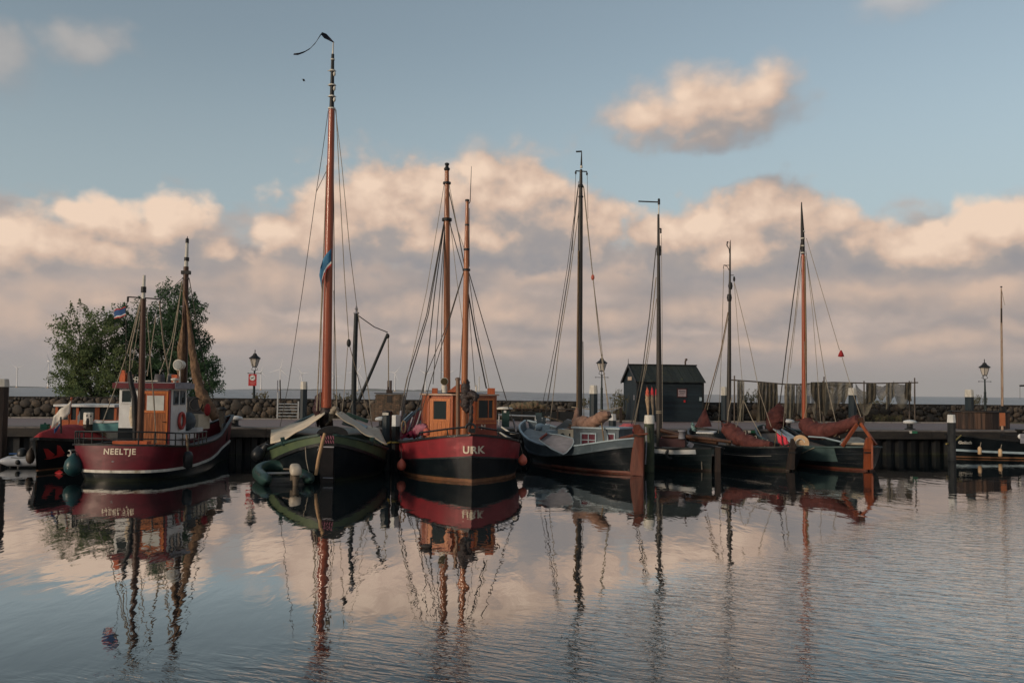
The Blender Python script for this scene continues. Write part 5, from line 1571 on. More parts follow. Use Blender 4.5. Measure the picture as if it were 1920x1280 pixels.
# on the roof
zrr = zw1 + 0.055
du = 33.4
part('light_box', MB().box(at(815.5, 733.5, du), (0.20, 0.26, 0.24)), VARNDK, ur)
part('light_box', MB().box(at(921, 733.5, du + 0.3), (0.28, 0.26, 0.24)), VARNDK, ur)
s_ = part('searchlight', MB().tube([at(833, 715, du), at(833.5, 714.5, du + 0.25)], [0.15, 0.10], 14).tube([at(833, 722, du + 0.1), at(833, 736, du + 0.1)], [0.10, 0.13], 8), OFFW, ur)
part('lens', MB().tube([at(833, 715, du - 0.02), at(833, 715, du - 0.003)], [0.13, 0.13], 14), M('bronze_lens', (0.09, 0.075, 0.04), None, 0.15, metal=0.6), s_)
part('skylight', MB().add([at(838, 735, du), at(890, 735, du), at(860, 718, du + 0.1), at(838, 735, du + 1.0), at(890, 735, du + 1.0), at(860, 718, du + 1.0)], [(0, 1, 2), (5, 4, 3), (0, 2, 5, 3), (1, 4, 5, 2)]), VARNDK, ur)
part('aerial', MB().tube([at(898, 734, du), at(898.5, 706, du)], 0.018, 5).tube([at(893, 734, du), at(893, 722, du)], 0.03, 5), OFFW, ur)
part('exhaust_pipe', MB().tube([at(858.5, 815, 32.3), at(858.5, 712, 32.3)], 0.075, 10).lathe(at(858.5, 710, 32.3), [(0.10, -0.05), (0.10, 0.02), (0.04, 0.05)], 10), M('rusty_grey_pipe', (0.13, 0.10, 0.085), (0.20, 0.12, 0.075), 0.5, 4, (3, 3, 0.4), metal=0.3), ur)
# masts
dA_ = 36.0
um = part('main_mast', mast_mb([at(838, 800, dA_), at(838, 600, dA_), at(838, 412, dA_), at(838, 318, dA_)], [0.14, 0.135, 0.115, 0.085], 12), MASTOR, ur)
part('mast_cap', MB().lathe(at(838, 318, dA_), [(0.06, -0.1), (0.12, 0), (0.12, 0.05), (0.07, 0.09), (0.065, 0.17), (0.09, 0.19), (0.09, 0.25), (0.02, 0.28)], 12), IRON, um)
mb_ = ring(ring(MB(), at(838, 412, dA_), 0.20, 0.11), at(838, 343.5, dA_), 0.16, 0.08)
part('mast_bands', mb_, IRON, um)
dB_ = 32.1
u2 = part('mizzen_mast', mast_mb([at(870.5, 818, dB_), at(871, 720, dB_), at(874.5, 505, dB_), at(876, 378, dB_)], [0.135, 0.115, 0.10, 0.058], 12), MASTOR, ur)
mb_ = MB()
for py, r_ in ((506, 0.14), (468, 0.11), (422, 0.075), (376, 0.075)):
    ring(mb_, at(874.5 + (506 - py) * 0.012, py, dB_), r_, 0.07)
part('mast_bands', mb_, IRON, u2)
part('whip_aerial', MB().tube([at(879, 382, dB_), at(881.5, 378, dB_), at(884, 312, dB_)], [0.02, 0.016, 0.008], 5), IRON, u2)
part('tarpaulin', blob_roll([at(873, 720, dB_), at(873, 740, dB_ - 0.02), at(873, 760, dB_ - 0.1), at(878, 772, dB_ - 0.2)], [0.15, 0.17, 0.19, 0.09], 12, 0.22, 3), TARP, ur)
part('tarpaulin', blob_roll([at(878, 745, dB_ - 0.3), at(886, 738, dB_ - 0.5), at(892, 742, dB_ - 0.7), at(891, 752, dB_ - 0.7)], [0.08, 0.13, 0.10, 0.05], 10, 0.3, 4), TARP, ur)
part('gaff_lashing', blob_roll([at(884, 760, dB_ - 0.4), at(883, 785, dB_ - 0.4), at(879, 810, dB_ - 0.4)], [0.06, 0.07, 0.04], 8, 0.4, 6), TARP, ur)
def urail(y, sd, dz=0.05):
    return HU.p(y, sd, HU.zs(y) + dz)
for nm, pts, r, mt in (
    ('stay', [at(833, 345, dA_), at(800, 545, 34.5), at(757, 742, 33.2)], 0.012, ROPE),
    ('shroud', [at(833, 414, dA_), at(800, 590, 35), at(763, 710, 34), at(750, 775, 33.4)], 0.020, ROPEDK),
    ('shroud', [at(833.5, 414, dA_), at(803, 590, 35), at(768, 710, 34), at(752, 790, 33.4)], 0.020, ROPEDK),
    ('shroud', [at(834, 414, dA_), at(815, 550, 35.4), at(800, 690, 35), at(782, 806, 34.6)], 0.022, ROPEDK),
    ('shroud', [at(835, 414, dA_), at(822, 580, 35.6), at(812, 720, 35.4)], 0.016, ROPEDK),
    ('shroud', [at(836, 380, dA_), at(829, 560, 35.7), at(827, 715, 35.5)], 0.016, ROPEDK),
    ('stay', [at(842, 345, dA_), at(858, 430, 34), at(871, 468, dB_)], 0.012, ROPE),
    ('stay', [at(842, 360, dA_), at(860, 440, 34), at(872, 505, dB_)], 0.022, ROPEDK),
    ('stay', [at(842, 414, dA_), at(858, 470, 34), at(871, 515, dB_)], 0.018, ROPEDK),
    ('halyard', [at(844, 414, dA_), at(856, 520, 35), at(872, 640, 33)], 0.012, ROPE),
    ('shroud', [at(869, 510, dB_), at(838, 610, 32.6), at(800, 700, 33), at(770, 812, 33.2)], 0.015, ROPEDK),
    ('shroud', [at(869, 512, dB_), at(840, 610, 32.6), at(812, 700, 32.8), at(783, 795, 33)], 0.015, ROPEDK),
    ('shroud', [at(879, 510, dB_), at(908, 610, 32.4), at(942, 725, 32.8), at(968, 810, 33)], 0.017, ROPEDK),
    ('shroud', [at(877, 545, dB_), at(892, 630, 32.3), at(912, 728, 32.6)], 0.026, ROPEDK),
    ('shroud', [at(879, 515, dB_), at(890, 600, 32.3), at(917, 728, 32.6)], 0.013, ROPE),
    ('halyard', [at(877, 540, dB_), at(884, 640, dB_), at(891, 725, dB_)], 0.012, ROPEDK),
    ('halyard', [at(873, 520, dB_), at(867, 620, dB_), at(862, 712, dB_)], 0.016, ROPEDK),
    ('halyard', [at(880, 390, dB_), at(880, 500, dB_)], 0.010, ROPEDK)):
    rope(nm, pts, r, mt, ur)
part('lanyards', MB().tube([at(752, 770, 33.4), at(749, 800, 33.2)], 0.045, 6).tube([at(786, 790, 34.6), at(780, 810, 34.5)], 0.04, 6).tube([at(774, 782, 33.2), at(764, 812, 33.2)], 0.035, 6).tube([at(962, 785, 33), at(968, 808, 33)], 0.035, 6).tube([at(790, 770, 33.2), at(780, 800, 33.2)], 0.03, 6), LEEGREY, ur)
part('pink_covers', blob_roll([at(776, 806, 33.4), at(790, 804, 33.2), at(802, 803, 33)], [0.14, 0.19, 0.12], 10, 0.3, 2), PINK, ur)
part('red_net_heap', blob_roll([at(764, 815, 33.2), at(776, 810, 33.4), at(788, 812, 33.4)], [0.12, 0.22, 0.12], 10, 0.3, 7), M('crimson_net', (0.20, 0.016, 0.05)), ur)
part('orange_canister', MB().lathe(at(800, 816, 32.2), [(0.10, 0), (0.12, 0.04), (0.12, 0.2), (0.05, 0.26)], 10), BUOY, ur)
part('white_rail', MB().tube([HU.p(y, -1, HU.zs(y) + 0.07, 0.08) for y in (6.2, 7.4, 8.6, 9.8, 10.8)], 0.03, 6), PALEBLU, ur)
part('bow_bar', MB().tube([HU.p(y, -1, HU.zs(y) + 0.30) for y in (6.6, 7.6, 8.6, 9.8)], 0.024, 6).tube([HU.p(7.6, -1, HU.zs(7.6)), HU.p(7.6, -1, HU.zs(7.6) + 0.3)], 0.02, 6).tube([HU.p(9.0, -1, HU.zs(9.0)), HU.p(9.0, -1, HU.zs(9.0) + 0.3)], 0.02, 6), DKMETAL, ur)
part('white_tackle', MB().tube([at(940, 800, 32.0), at(958, 812, 31.8), at(972, 813, 31.6)], 0.03, 6).tube([at(934, 808, 31), at(956, 823, 31)], 0.025, 6), OFFW, ur)
drop_fender(753, 871, 31.4, 0.16, 0.20, BUOY, 'salmon pink buoy fender hanging beside the pile with the square white top', rope_to=at(752, 840, 31.8))
drop_fender(980, 862, 31.6, 0.16, 0.19, BUOY, 'salmon pink buoy fender between the URK hull and the grey bow', rope_to=at(975, 830, 31.6))
# ---- grey-blue botter with hanging leeboard
def head(a, b):
    return math.atan2(b.x - a.x, b.y - a.y)
s_, b_ = V(4.40, 32.6, 0), V(1.05, 39.3, 0)
HK = Hull(s_, head(s_, b_), [(0, 0.06, 0.04, 1.30), (0.4, 0.55, 0.30, 1.22), (1.2, 1.00, 0.72, 1.06), (2.6, 1.32, 1.10, 0.88), (4.0, 1.42, 1.20, 0.84), (5.4, 1.38, 1.05, 0.98), (6.5, 1.12, 0.66, 1.25), (7.1, 0.72, 0.26, 1.48), (7.5, 0.06, 0.03, 1.66)], rake_b=0.5, rake_s=0.1)
gk = thing('botter', 'black botter with grey-blue bulwark, hanging leeboard, curtained cabin and red-brown rudder', 'sailing boat', HK.o)
zk = lambda y: HK.zs(y) - 0.27 - 0.55 * (y / HK.L) ** 2.5
part('hull', HK.band(0.10, lambda y: zk(y) - 0.02), BLACK, gk)
part('bottom_paint', HK.band(-0.3, 0.098), ANTIF, gk)
part('bulwark', HK.band(lambda y: zk(y) + 0.02, lambda y: HK.zs(y)), GREYBLU, gk)
part('rubbing_strake', HK.rail(0.09, 0.07, 0, zf=zk), GREYBLU, gk)
part('cap_rail', HK.rail(0.09, 0.05, 0.01), PALEBLU, gk)
part('deck', HK.deck(0.34), DECKGR, gk)
for f_ in (0.3, 0.52, 0.76):
    part('strake', HK.rail(0.022, 0.02, 0, zf=lambda y: 0.1 + (zk(y) - 0.1) * f_), BLACK, gk)
part('boot_ledge', HK.rail(0.10, 0.07, 0, zf=lambda y: 0.09, b=0.5), ANTIF, gk)
# rudder and tiller
def rudder(parent, H_, mat, ztop, wtop, wbot, th=0.14, head_mat=None):
    """blade hung on the stern post, standing out aft"""
    q = lambda x, y, z: H_.w(x, y, z)
    mb = MB().prism([q(-th / 2, -0.03, -0.3), q(-th / 2, -wbot, -0.3), q(-th / 2, -wbot * 0.98, 0.12), q(-th / 2, -wtop, ztop - 0.12), q(-th / 2, -wtop * 0.5, ztop), q(-th / 2, 0.06, ztop - 0.06), q(-th / 2, -0.02, ztop * 0.6)], H_.rt * th)
    return part('rudder', mb, mat, parent)
rb = MB()
rpts = [at(1186, 797, 32.4), at(1198, 795, 32.4), at(1202, 801, 32.4), at(1207, 806, 32.4), at(1206, 892, 32.2), at(1183, 890, 32.3), at(1181, 880, 32.35), at(1184, 850, 32.4), at(1190, 818, 32.4)]
rb.prism(rpts, (0.05, 0.10, 0))
rk_ = part('rudder', rb, RUDRED, gk)
part('rudder_band', MB().beam(at(1187, 815, 32.36), at(1206, 818, 32.30), 0.03, 0.07), DKWOOD, rk_)
part('tiller', MB().tube([at(1150, 830, 33.6), at(1165, 822, 33.2), at(1190, 815, 32.45), at(1215, 813, 32.1)], [0.05, 0.07, 0.06, 0.035], 8), RUDRED, gk)
# leeboard
lbp = [(1011, 824), (1026, 812.5), (1050, 815), (1074, 821), (1076, 828), (1072, 837), (1062, 848.5), (1056, 851.5), (1034, 841)]
lv = part('leeboard', MB().prism([at(px, py, 33.9) for px, py in lbp], (0.03, 0.09, 0.0)), LEEGREY, gk)
part('leeboard_hook', MB().tube([at(1012, 823, 33.8), at(1026, 812.5, 33.8)], 0.05, 6), MAROONH, lv)
part('leeboard_edge', MB().tube([at(px, py, 33.87) for px, py in lbp + [lbp[0]]], 0.022, 6), PALEBLU, lv)
# cabin
dK = 35.0
ca, cb2 = at(1090, 837, dK), at(1160, 838, 34.2)
exk = (V(cb2.x, cb2.y, 0) - V(ca.x, ca.y, 0))
Lk = exk.length
exk.normalize()
nk = V(exk.y, -exk.x, 0)
zc0, zc1 = 0.55, at(1105, 803, dK).z
part('cabin', MB().prism([V(ca.x, ca.y, zc0) - exk * 0.35, V(ca.x, ca.y, zc0) + exk * Lk, V(ca.x, ca.y, zc0) + exk * Lk - nk * 1.3, V(ca.x, ca.y, zc0) - exk * 0.35 - nk * 1.3], (0, 0, zc1 - zc0)), GREYBLU, gk)
part('cabin_roof', MB().prism([V(ca.x, ca.y, zc1 + 0.002) - exk * 0.42 + nk * 0.06, V(ca.x, ca.y, zc1 + 0.002) + exk * (Lk + 0.06) + nk * 0.06, V(ca.x, ca.y, zc1 + 0.002) + exk * (Lk + 0.06) - nk * 1.36, V(ca.x, ca.y, zc1 + 0.002) - exk * 0.42 - nk * 1.36], (0, 0, 0.06)), PALEBLU, gk)
cp = lambda u, z: V(ca.x, ca.y, z) + exk * u
zk0, zk1 = at(1105, 836, dK).z, at(1105, 812, dK).z
wall_win('curtained_window', cp(0.0, zk0), cp(0.62, zk1), gk, frame=PALEBLU, glass=CURTAIN, off=nk, mid=True)
part('glazing_bar', MB().beam(cp(0.0, (zk0 + zk1) / 2) + nk * 0.026, cp(0.62, (zk0 + zk1) / 2) + nk * 0.026, 0.012, 0.03), PALEBLU, gk)
wall_win('curtained_window', cp(1.12, zk0 + 0.08), cp(1.40, zk1 + 0.02), gk, frame=PALEBLU, glass=CURTAIN, off=nk)
# fore coaming with two round ports
fc = part('fore_coaming', MB().beam(at(1047, 814, 36), at(1079, 815, 35.6), 0.10, 0.40), CREAM, gk)
for px in (1054.5, 1070):
    part('port', MB().tube([at(px, 815, 35.72), at(px, 815, 35.66)], [0.075, 0.075], 12), IRON, fc)
# bow gear
part('bow_bitts', MB().beam(at(1012, 797, 38.6), at(1010, 776, 38.6), 0.22, 0.22).beam(at(1018, 797, 38.4), at(1021, 782, 38.4), 0.14, 0.14), M('grey_blue_bitts', (0.06, 0.085, 0.10)), gk)
part('foredeck_gear', MB().sph(at(1013, 800, 38.2), (0.22, 0.22, 0.16)).box(at(1024, 803, 37.8), (0.3, 0.3, 0.3)).box(at(1035, 809, 36.8), (0.5, 0.4, 0.12)), PALEBLU, gk)
part('white_bow_line', MB().tube([at(1003, 806, 38.4), at(1008, 795, 38.6), at(1018, 784, 38.6), at(1030, 781, 38.8)], 0.025, 6), OFFW, gk)
# mast, furled sail, boom
dKm = 36.4
km = part('mast', mast_mb([at(1086, 825, dKm), at(1086.5, 650, dKm), at(1088.5, 400, dKm), at(1089.5, 318, dKm)], [0.125, 0.118, 0.095, 0.055], 12), MASTDK, gk)
part('mast_runner', MB().tube([at(1082, 800, dKm - 0.1), at(1083, 650, dKm - 0.1), at(1084.5, 470, dKm - 0.1)], 0.036, 6), ROPEBR, km)
part('white_band', MB().lathe(at(1090, 313, dKm), [(0.05, -0.05), (0.05, 0.05)], 8), OFFW, km)
part('wind_vane', MB().tube([at(1090, 310, dKm), at(1090.5, 285, dKm)], [0.045, 0.02], 6).beam(at(1080, 284.5, dKm), at(1091, 284, dKm), 0.03, 0.06), IRON, km)
part('crosstree', MB().tube([at(1079, 320.5, dKm), at(1101, 322, dKm)], 0.025, 6).sph(at(1079.5, 324, dKm), (0.04, 0.04, 0.07), 6, 5).sph(at(1100.5, 326, dKm), (0.04, 0.04, 0.07), 6, 5), IRON, km)
part('mast_collar', MB().lathe(at(1089, 349, dKm), [(0.09, -0.06), (0.11, 0), (0.09, 0.06)], 10).lathe(at(1089, 369, dKm), [(0.09, -0.04), (0.11, 0), (0.09, 0.04)], 10), IRON, km)
part('boom', MB().tube([at(1088, 806, 35.8), at(1115, 797, 35.0), at(1145, 780, 34.2)], [0.06, 0.07, 0.06], 8), IRON, gk)
part('furled_sail', blob_roll([at(1075, 800, 35.6), at(1082, 792, 35.6), at(1092, 790, 35.5), at(1102, 797, 35.2), at(1118, 789, 34.8), at(1132, 780, 34.4), at(1142, 775, 34.2)], [0.10, 0.18, 0.24, 0.27, 0.24, 0.21, 0.10], 14, 0.16, 2), SAILTAN, gk)
part('brown_canvas', blob_roll([at(1080, 790, 35.9), at(1081, 775, 35.9), at(1082, 765, 36)], [0.16, 0.10, 0.05], 10, 0.2, 8), SAILTAN, gk)
part('grey_tent_sheet', MB().add([at(1040, 803, 36.6), at(1062, 786, 36.8), at(1110, 800, 36.4), at(1062, 803, 36.0), at(1042, 801, 37.8), at(1064, 785, 38.0), at(1112, 799, 37.6)], [(0, 1, 4), (1, 5, 4), (1, 2, 6, 5), (0, 3, 2, 1)]), M('dark_grey_sheet', (0.10, 0.105, 0.105)), gk)
part('bumpkin_spar', MB().tube([at(1022, 781, 38.2), at(1045, 787, 37.4), at(1075, 798, 36.4)], 0.03, 6), ROPEBR, gk)
for nm, pts, r, mt in (
    ('forestay', [at(1085, 340, dKm), at(1064, 500, 37), at(1040, 650, 37.8), at(1015, 768, 38.4)], 0.012, ROPEDK),
    ('shroud', [at(1084, 352, dKm), at(1068, 500, 36.4), at(1046, 640, 36.4), at(1023, 775, 36.8)], 0.020, ROPEDK),
    ('shroud', [at(1085, 395, dKm), at(1067, 530, 36.4), at(1049, 640, 36.4), at(1031, 795, 36.4)], 0.016, ROPE),
    ('signal_line', [at(1079.5, 326, dKm), at(1077, 400, dKm), at(1073, 470, dKm)], 0.009, ROPEDK),
    ('shroud', [at(1094, 349, dKm), at(1103, 440, 36.2), at(1112, 522, 36), at(1124, 640, 35.4), at(1143, 776, 34.4)], 0.020, ROPE),
    ('shroud', [at(1095, 352, dKm), at(1113, 530, 36), at(1129, 660, 35.4), at(1140, 772, 34.4)], 0.012, ROPE),
    ('signal_line', [at(1101, 326, dKm), at(1102.5, 410, dKm)], 0.009, ROPEDK),
    ('halyard', [at(1093, 640, dKm), at(1094, 720, dKm), at(1095, 800, dKm)], 0.016, ROPE),
    ('mainsheet', [at(1127, 786, 34.5), at(1131, 815, 34.2), at(1133, 832, 34)], 0.028, ROPEBR)):
    rope(nm, pts, r, mt, gk)
part('red_marker', MB().sph(at(1111.5, 520, 36), (0.07, 0.05, 0.12), 8, 6), BUOY, gk)
part('bight_rope', MB().tube([at(1121 + 4 * math.sin(t), 838 + 18 * (0.5 - 0.5 * math.cos(t)) - 0, 33.6) for t in [i * math.pi / 6 for i in range(13)]], 0.015, 5), ROPE, gk)

# ---- three alike botters moored bow to the quay
def botter(label, o, ang, keys, hullm, stripm, strip_rng, mast, rud, extra_mast):
    H_ = Hull(o, ang, keys, rake_b=0.45, rake_s=0.1)
    t = thing('botter', label, 'sailing boat', H_.o, 'botters moored bow to the quay')
    zz = lambda y: H_.zs(y) - 0.26
    part('hull', H_.band(0.08, lambda y: zz(y)), hullm, t)
    part('bottom_paint', H_.band(-0.3, 0.078), ANTIF if stripm is TEALGR else DKWOOD, t)
    a, b = strip_rng
    part('bulwark', H_.band(lambda y: zz(y) + 0.004, lambda y: H_.zs(y)), hullm, t)
    if stripm:
        zl_ = (lambda y: H_.zs(y) - 0.56) if stripm is TEALGR else (lambda y: H_.zs(y) - 0.20)
        part('painted_strake', H_.band(zl_, lambda y: H_.zs(y) - 0.03, a=a, b=b, off=0.018, sides=(-1,)), stripm, t)
    part('cap_rail', H_.rail(0.10, 0.06, 0.01), DKMETAL if stripm is WHITE or stripm is None else TEALGR, t)
    part('deck', H_.deck(0.30), DECKWD, t)
    for f_ in (0.34, 0.66):
        part('strake', H_.rail(0.022, 0.02, 0, zf=lambda y: 0.08 + (zz(y) - 0.08) * f_), hullm, t)
    d, px0, py0, px1, py1, r0, r1, mt = mast
    m_ = part('mast', mast_mb([at(px0, py0, d), at((px0 * 2 + px1) / 3, (py0 * 2 + py1) / 3, d), at(px1, py1, d)], [r0, r0 * 0.92, r1], 12), mt, t)
    rp, rm_, hd = rud
    rr = part('rudder', MB().prism([at(px, py, H_.o.y - 0.25) for px, py in rp], (0.03, 0.16, 0)), rm_, t)
    if hd:
        part('rudder_head', MB().prism([at(px, py, H_.o.y - 0.30) for px, py in hd], (0.03, 0.22, 0)), rm_, rr)
        part('rudder_straps', MB().beam(at(rp[0][0] - 1, 848, H_.o.y - 0.28), at(rp[1][0] + 2, 848, H_.o.y - 0.28), 0.03, 0.05), IRON, rr)
    return t, H_, m_
KEY = lambda L, w, zs_, zm, zb: [(0, 0.05, 0.04, zs_), (L * 0.05, w * 0.45, w * 0.26, zs_ - 0.03), (L * 0.16, w * 0.80, w * 0.62, zs_ - 0.09), (L * 0.36, w, w * 0.88, zm), (L * 0.55, w, w * 0.88, zm + 0.02), (L * 0.74, w * 0.92, w * 0.70, zm + 0.16), (L * 0.88, w * 0.66, w * 0.36, zb - 0.22), (L * 0.96, w * 0.34, w * 0.12, zb - 0.07), (L, 0.05, 0.03, zb)]
# 5: black with white strake
o5, e5 = V(7.60, 34.4, 0), V(5.25, 41.6, 0)
t5, H5, m5 = botter('black botter with short white strake moored beside the algae-covered pile', o5, head(o5, e5), KEY((e5 - o5).length, 1.45, 0.86, 0.78, 1.25), TEALBLK, WHITE, (0.04, 0.36),
    (37.2, 1236, 838, 1234.5, 402, 0.12, 0.045, MASTDK), ([(1341, 838), (1351, 838), (1351.5, 888), (1340, 888)], DKWOOD, None), None)
part('vane_pole', MB().tube([at(1235, 402, 37.2), at(1235.5, 376, 37.2)], [0.03, 0.02], 6), OFFW, m5)
part('wind_vane', MB().beam(at(1197, 377.5, 37.2), at(1234, 379, 37.2), 0.03, 0.05).lathe(at(1235.5, 381, 37.2), [(0.05, -0.06), (0.05, 0.16), (0.02, 0.2)], 8), IRON, m5)
part('mast_band', MB().lathe(at(1235.3, 470, 37.2), [(0.09, -0.2), (0.10, 0), (0.09, 0.2)], 10).box(at(1239, 433, 37.2), (0.06, 0.06, 0.20)).beam(at(1234, 429, 37.2), at(1240, 428.5, 37.2), 0.03, 0.04), IRON, m5)
part('white_lashing', MB().lathe(at(1236, 771, 37.2), [(0.13, -0.02), (0.14, 0), (0.13, 0.02)], 10).lathe(at(1236, 774, 37.2), [(0.13, -0.02), (0.14, 0), (0.13, 0.02)], 10), ROPE, m5)
part('pink_sail_cover', blob_roll([at(1162, 807, 40.2), at(1170, 803, 39.6), at(1184, 803, 38.6), at(1200, 805, 37.6)], [0.12, 0.22, 0.22, 0.12], 12, 0.15, 12), PINKCL, t5)
part('spar_bundle', MB().tube([at(1240, 806, 37), at(1300, 822, 36), at(1345, 830, 35)], [0.09, 0.10, 0.07], 8).tube([at(1242, 818, 36.6), at(1290, 818, 36), at(1372, 828, 34.4)], [0.06, 0.09, 0.06], 8), MASTBR, t5)
part('maroon_hatch', MB().box(at(1262, 829, 36.6), (1.0, 0.9, 0.32), R(-15)), M('dark_maroon_hatch', (0.045, 0.016, 0.018)), t5)
part('red_cover', blob_roll([at(1243, 821, 36.8), at(1258, 820, 36.7), at(1272, 823, 36.6)], [0.06, 0.12, 0.06], 9, 0.15, 14), PINKCL, t5)
part('bucket', MB().lathe(at(1278.5, 822, 36.0), [(0.14, 0), (0.115, 0.27), (0.16, 0.275), (0.16, 0.33), (0.10, 0.335)], 14), LEEGREY, t5)
part('stern_seat', MB().beam(at(1297, 830, 35.4), at(1292, 838, 35.4), 0.12, 0.2), LEEGREY, t5)
part('tyre_fender', MB().tube([at(1256 + 6.5 * math.cos(a), 851 + 8.5 * math.sin(a), 35.25) for a in [i * math.pi / 8 for i in range(17)]], 0.055, 7, caps=False), FENDBL, t5)
for nm, pts, r, mt in (
    ('shroud', [at(1230, 465, 37.2), at(1218, 590, 37.2), at(1205, 690, 37.4), at(1184, 795, 38)], 0.020, ROPEDK),
    ('shroud', [at(1230, 520, 37.2), at(1222, 600, 37.2), at(1209, 690, 37.3), at(1190, 797, 37.8)], 0.020, ROPE),
    ('shroud', [at(1231, 560, 37.2), at(1212, 690, 37.3), at(1187, 796, 37.9)], 0.014, ROPE),
    ('halyard', [at(1240, 440, 37.2), at(1241.5, 600, 37), at(1242, 800, 36.9)], 0.010, ROPE),
    ('mooring_line', [at(1315, 845, 34.6), at(1316, 880, 34.4)], 0.018, ROPE)):
    rope(nm, pts, r, mt, t5)
# 6: black with the long maroon furled sail
o6, e6 = V(10.75, 35.0, 0), V(8.95, 43.0, 0)
t6, H6, m6 = botter('black botter with drooping red-brown furled sail and dark weathered rudder', o6, head(o6, e6), KEY((e6 - o6).length, 1.5, 0.90, 0.80, 1.32), BLACK, None, (0, 1),
    (38.6, 1366, 835, 1369, 462, 0.105, 0.030, MASTDK), ([(1481, 836), (1491, 837), (1490, 880), (1474, 880)], DKWOOD, [(1484, 822), (1488, 822), (1494, 836), (1492, 841), (1481, 841)]), None)
part('mast_spike', MB().tube([at(1369, 462, 38.6), at(1369.5, 450, 38.6)], [0.03, 0.012], 6), MASTBR, m6)
wv = [at(1368.5, 455, 38.6), at(1364, 453, 38.55), at(1363, 460, 38.6), at(1367, 467, 38.6), at(1367.5, 475, 38.6)]
part('curled_vane', MB().tube(wv, [0.02, 0.07, 0.06, 0.04, 0.02], 6, flat=0.25), IRON, m6)
part('signal_bracket', MB().tube([at(1368, 497.5, 38.6), at(1357, 497, 38.6), at(1356.5, 503, 38.6)], 0.016, 5).tube([at(1368, 508, 38.6), at(1363, 499, 38.6), at(1357, 497, 38.6)], 0.014, 5).tube([at(1369, 516, 38.6), at(1376, 516, 38.6)], 0.016, 5).sph(at(1376.5, 523, 38.6), (0.05, 0.05, 0.12), 8, 6), IRON, m6)
part('mast_band', MB().lathe(at(1369.5, 536, 38.6), [(0.07, -0.15), (0.10, 0), (0.07, 0.15)], 10).lathe(at(1367.5, 558, 38.6), [(0.085, -0.15), (0.11, 0), (0.085, 0.15)], 10), IRON, m6)
part('furled_sail', blob_roll([at(1363, 795, 38.2), at(1366, 803, 38.1), at(1382, 818, 37.6), at(1402, 827, 37.0), at(1422, 832, 36.4), at(1446, 833, 35.9)], [0.16, 0.32, 0.34, 0.29, 0.22, 0.12], 16, 0.13, 21), SAILRED, t6)
for q_ in ((1374, 811, 37.85, 0.34), (1392, 822, 37.3, 0.33), (1412, 829, 36.7, 0.27), (1434, 833, 36.15, 0.18)):
    c_ = at(*q_[:3])
    part('sail_tie', MB().tube([c_ + V(0.12 * math.sin(t), q_[3] * math.cos(t), q_[3] * math.sin(t)) for t in [i * math.pi / 7 for i in range(15)]], 0.018, 5, caps=False), ROPE, t6)
part('boom', MB().tube([at(1368, 815, 38), at(1405, 836, 37), at(1450, 842, 35.9)], 0.06, 8), MASTBR, t6)
def tent(a, b, c, d_, apex, seed):
    mb = MB()
    base = [Vector(q) for q in (a, b, c, d_)]
    rows = []
    loop = []
    for i in range(4):
        for k in range(6):
            loop.append(base[i].lerp(base[(i + 1) % 4], k / 6))
    loop.append(loop[0])
    for j in range(9):
        u = j / 8
        rows.append([p.lerp(apex, u ** 0.85) + V(mnoise.noise(V(i * 0.8, u * 3, seed)), mnoise.noise(V(i * 0.8, u * 3, seed + 4)), 0) * 0.10 * (1 - u) for i, p in enumerate(loop)])
        rows[-1][-1] = rows[-1][0]
    return mb.grid(rows, True)
part('jib_bundle', tent(at(1301, 800, 41.6), at(1312, 801, 40.6), at(1335, 799, 40.6), at(1330, 798, 42), at(1322, 764, 41.2), 3), SAILRED, t6)
part('white_cabin_top', MB().prism([at(1305, 812, 40), at(1338, 813, 39.6), at(1344, 810, 41), at(1312, 808, 41.4)], (0, 0, 0.06)), WHITE, t6)
part('cabin_side', MB().prism([at(1310, 818, 40), at(1338, 819, 39.6), at(1338, 814, 39.6), at(1310, 813, 40)], (0.1, 0.3, 0)), DKMETAL, t6)
part('carved_bow_board', MB().prism([at(1295, 793, 42.0), at(1298, 791, 42.0), at(1305, 802, 41.4), at(1304, 809, 41.0), at(1297, 806, 41.4)], (0.05, 0.08, 0)), M('pale_green_white_paint', (0.24, 0.36, 0.31), (0.03, 0.06, 0.05), 0.5, 9), t6)
part('tiller', MB().tube([at(1489, 830, 34.8), at(1465, 838, 35.6), at(1445, 840, 36.4)], 0.04, 7), DKWOOD, t6)
part('faded_stripe', H6.band(lambda y: H6.zs(y) - 0.34, lambda y: H6.zs(y) - 0.31, a=0.05, b=0.6, off=0.02, sides=(-1,)), M('chalky_line', (0.16, 0.15, 0.14)), t6)
for nm, pts, r, mt in (
    ('shroud', [at(1365, 585, 38.6), at(1351, 660, 38.6), at(1322, 766, 39.4)], 0.022, ROPEBR),
    ('shroud', [at(1366, 590, 38.6), at(1353, 660, 38.6), at(1326, 768, 39.6)], 0.016, ROPE),
    ('forestay', [at(1357, 503, 38.6), at(1353.5, 640, 39), at(1347, 812, 39.6)], 0.012, ROPE),
    ('topping_lift', [at(1376.5, 528, 38.6), at(1385, 640, 38), at(1392, 720, 37.6)], 0.011, ROPE),
    ('topping_lift', [at(1377, 530, 38.6), at(1404, 640, 37.4), at(1424, 735, 36.6), at(1446, 800, 36.2)], 0.014, ROPE),
    ('sheet_line', [at(1395, 752, 38.4), at(1410, 785, 38), at(1428, 818, 37.2)], 0.016, ROPE),
    ('sheet_line', [at(1393, 750, 38.6), at(1384, 790, 38.4), at(1378, 815, 38)], 0.011, ROPE),
    ('mast_rope', [at(1372, 745, 38.4), at(1366, 770, 38.4), at(1363, 800, 38.2)], 0.02, ROPE)):
    rope(nm, pts, r, mt, t6)
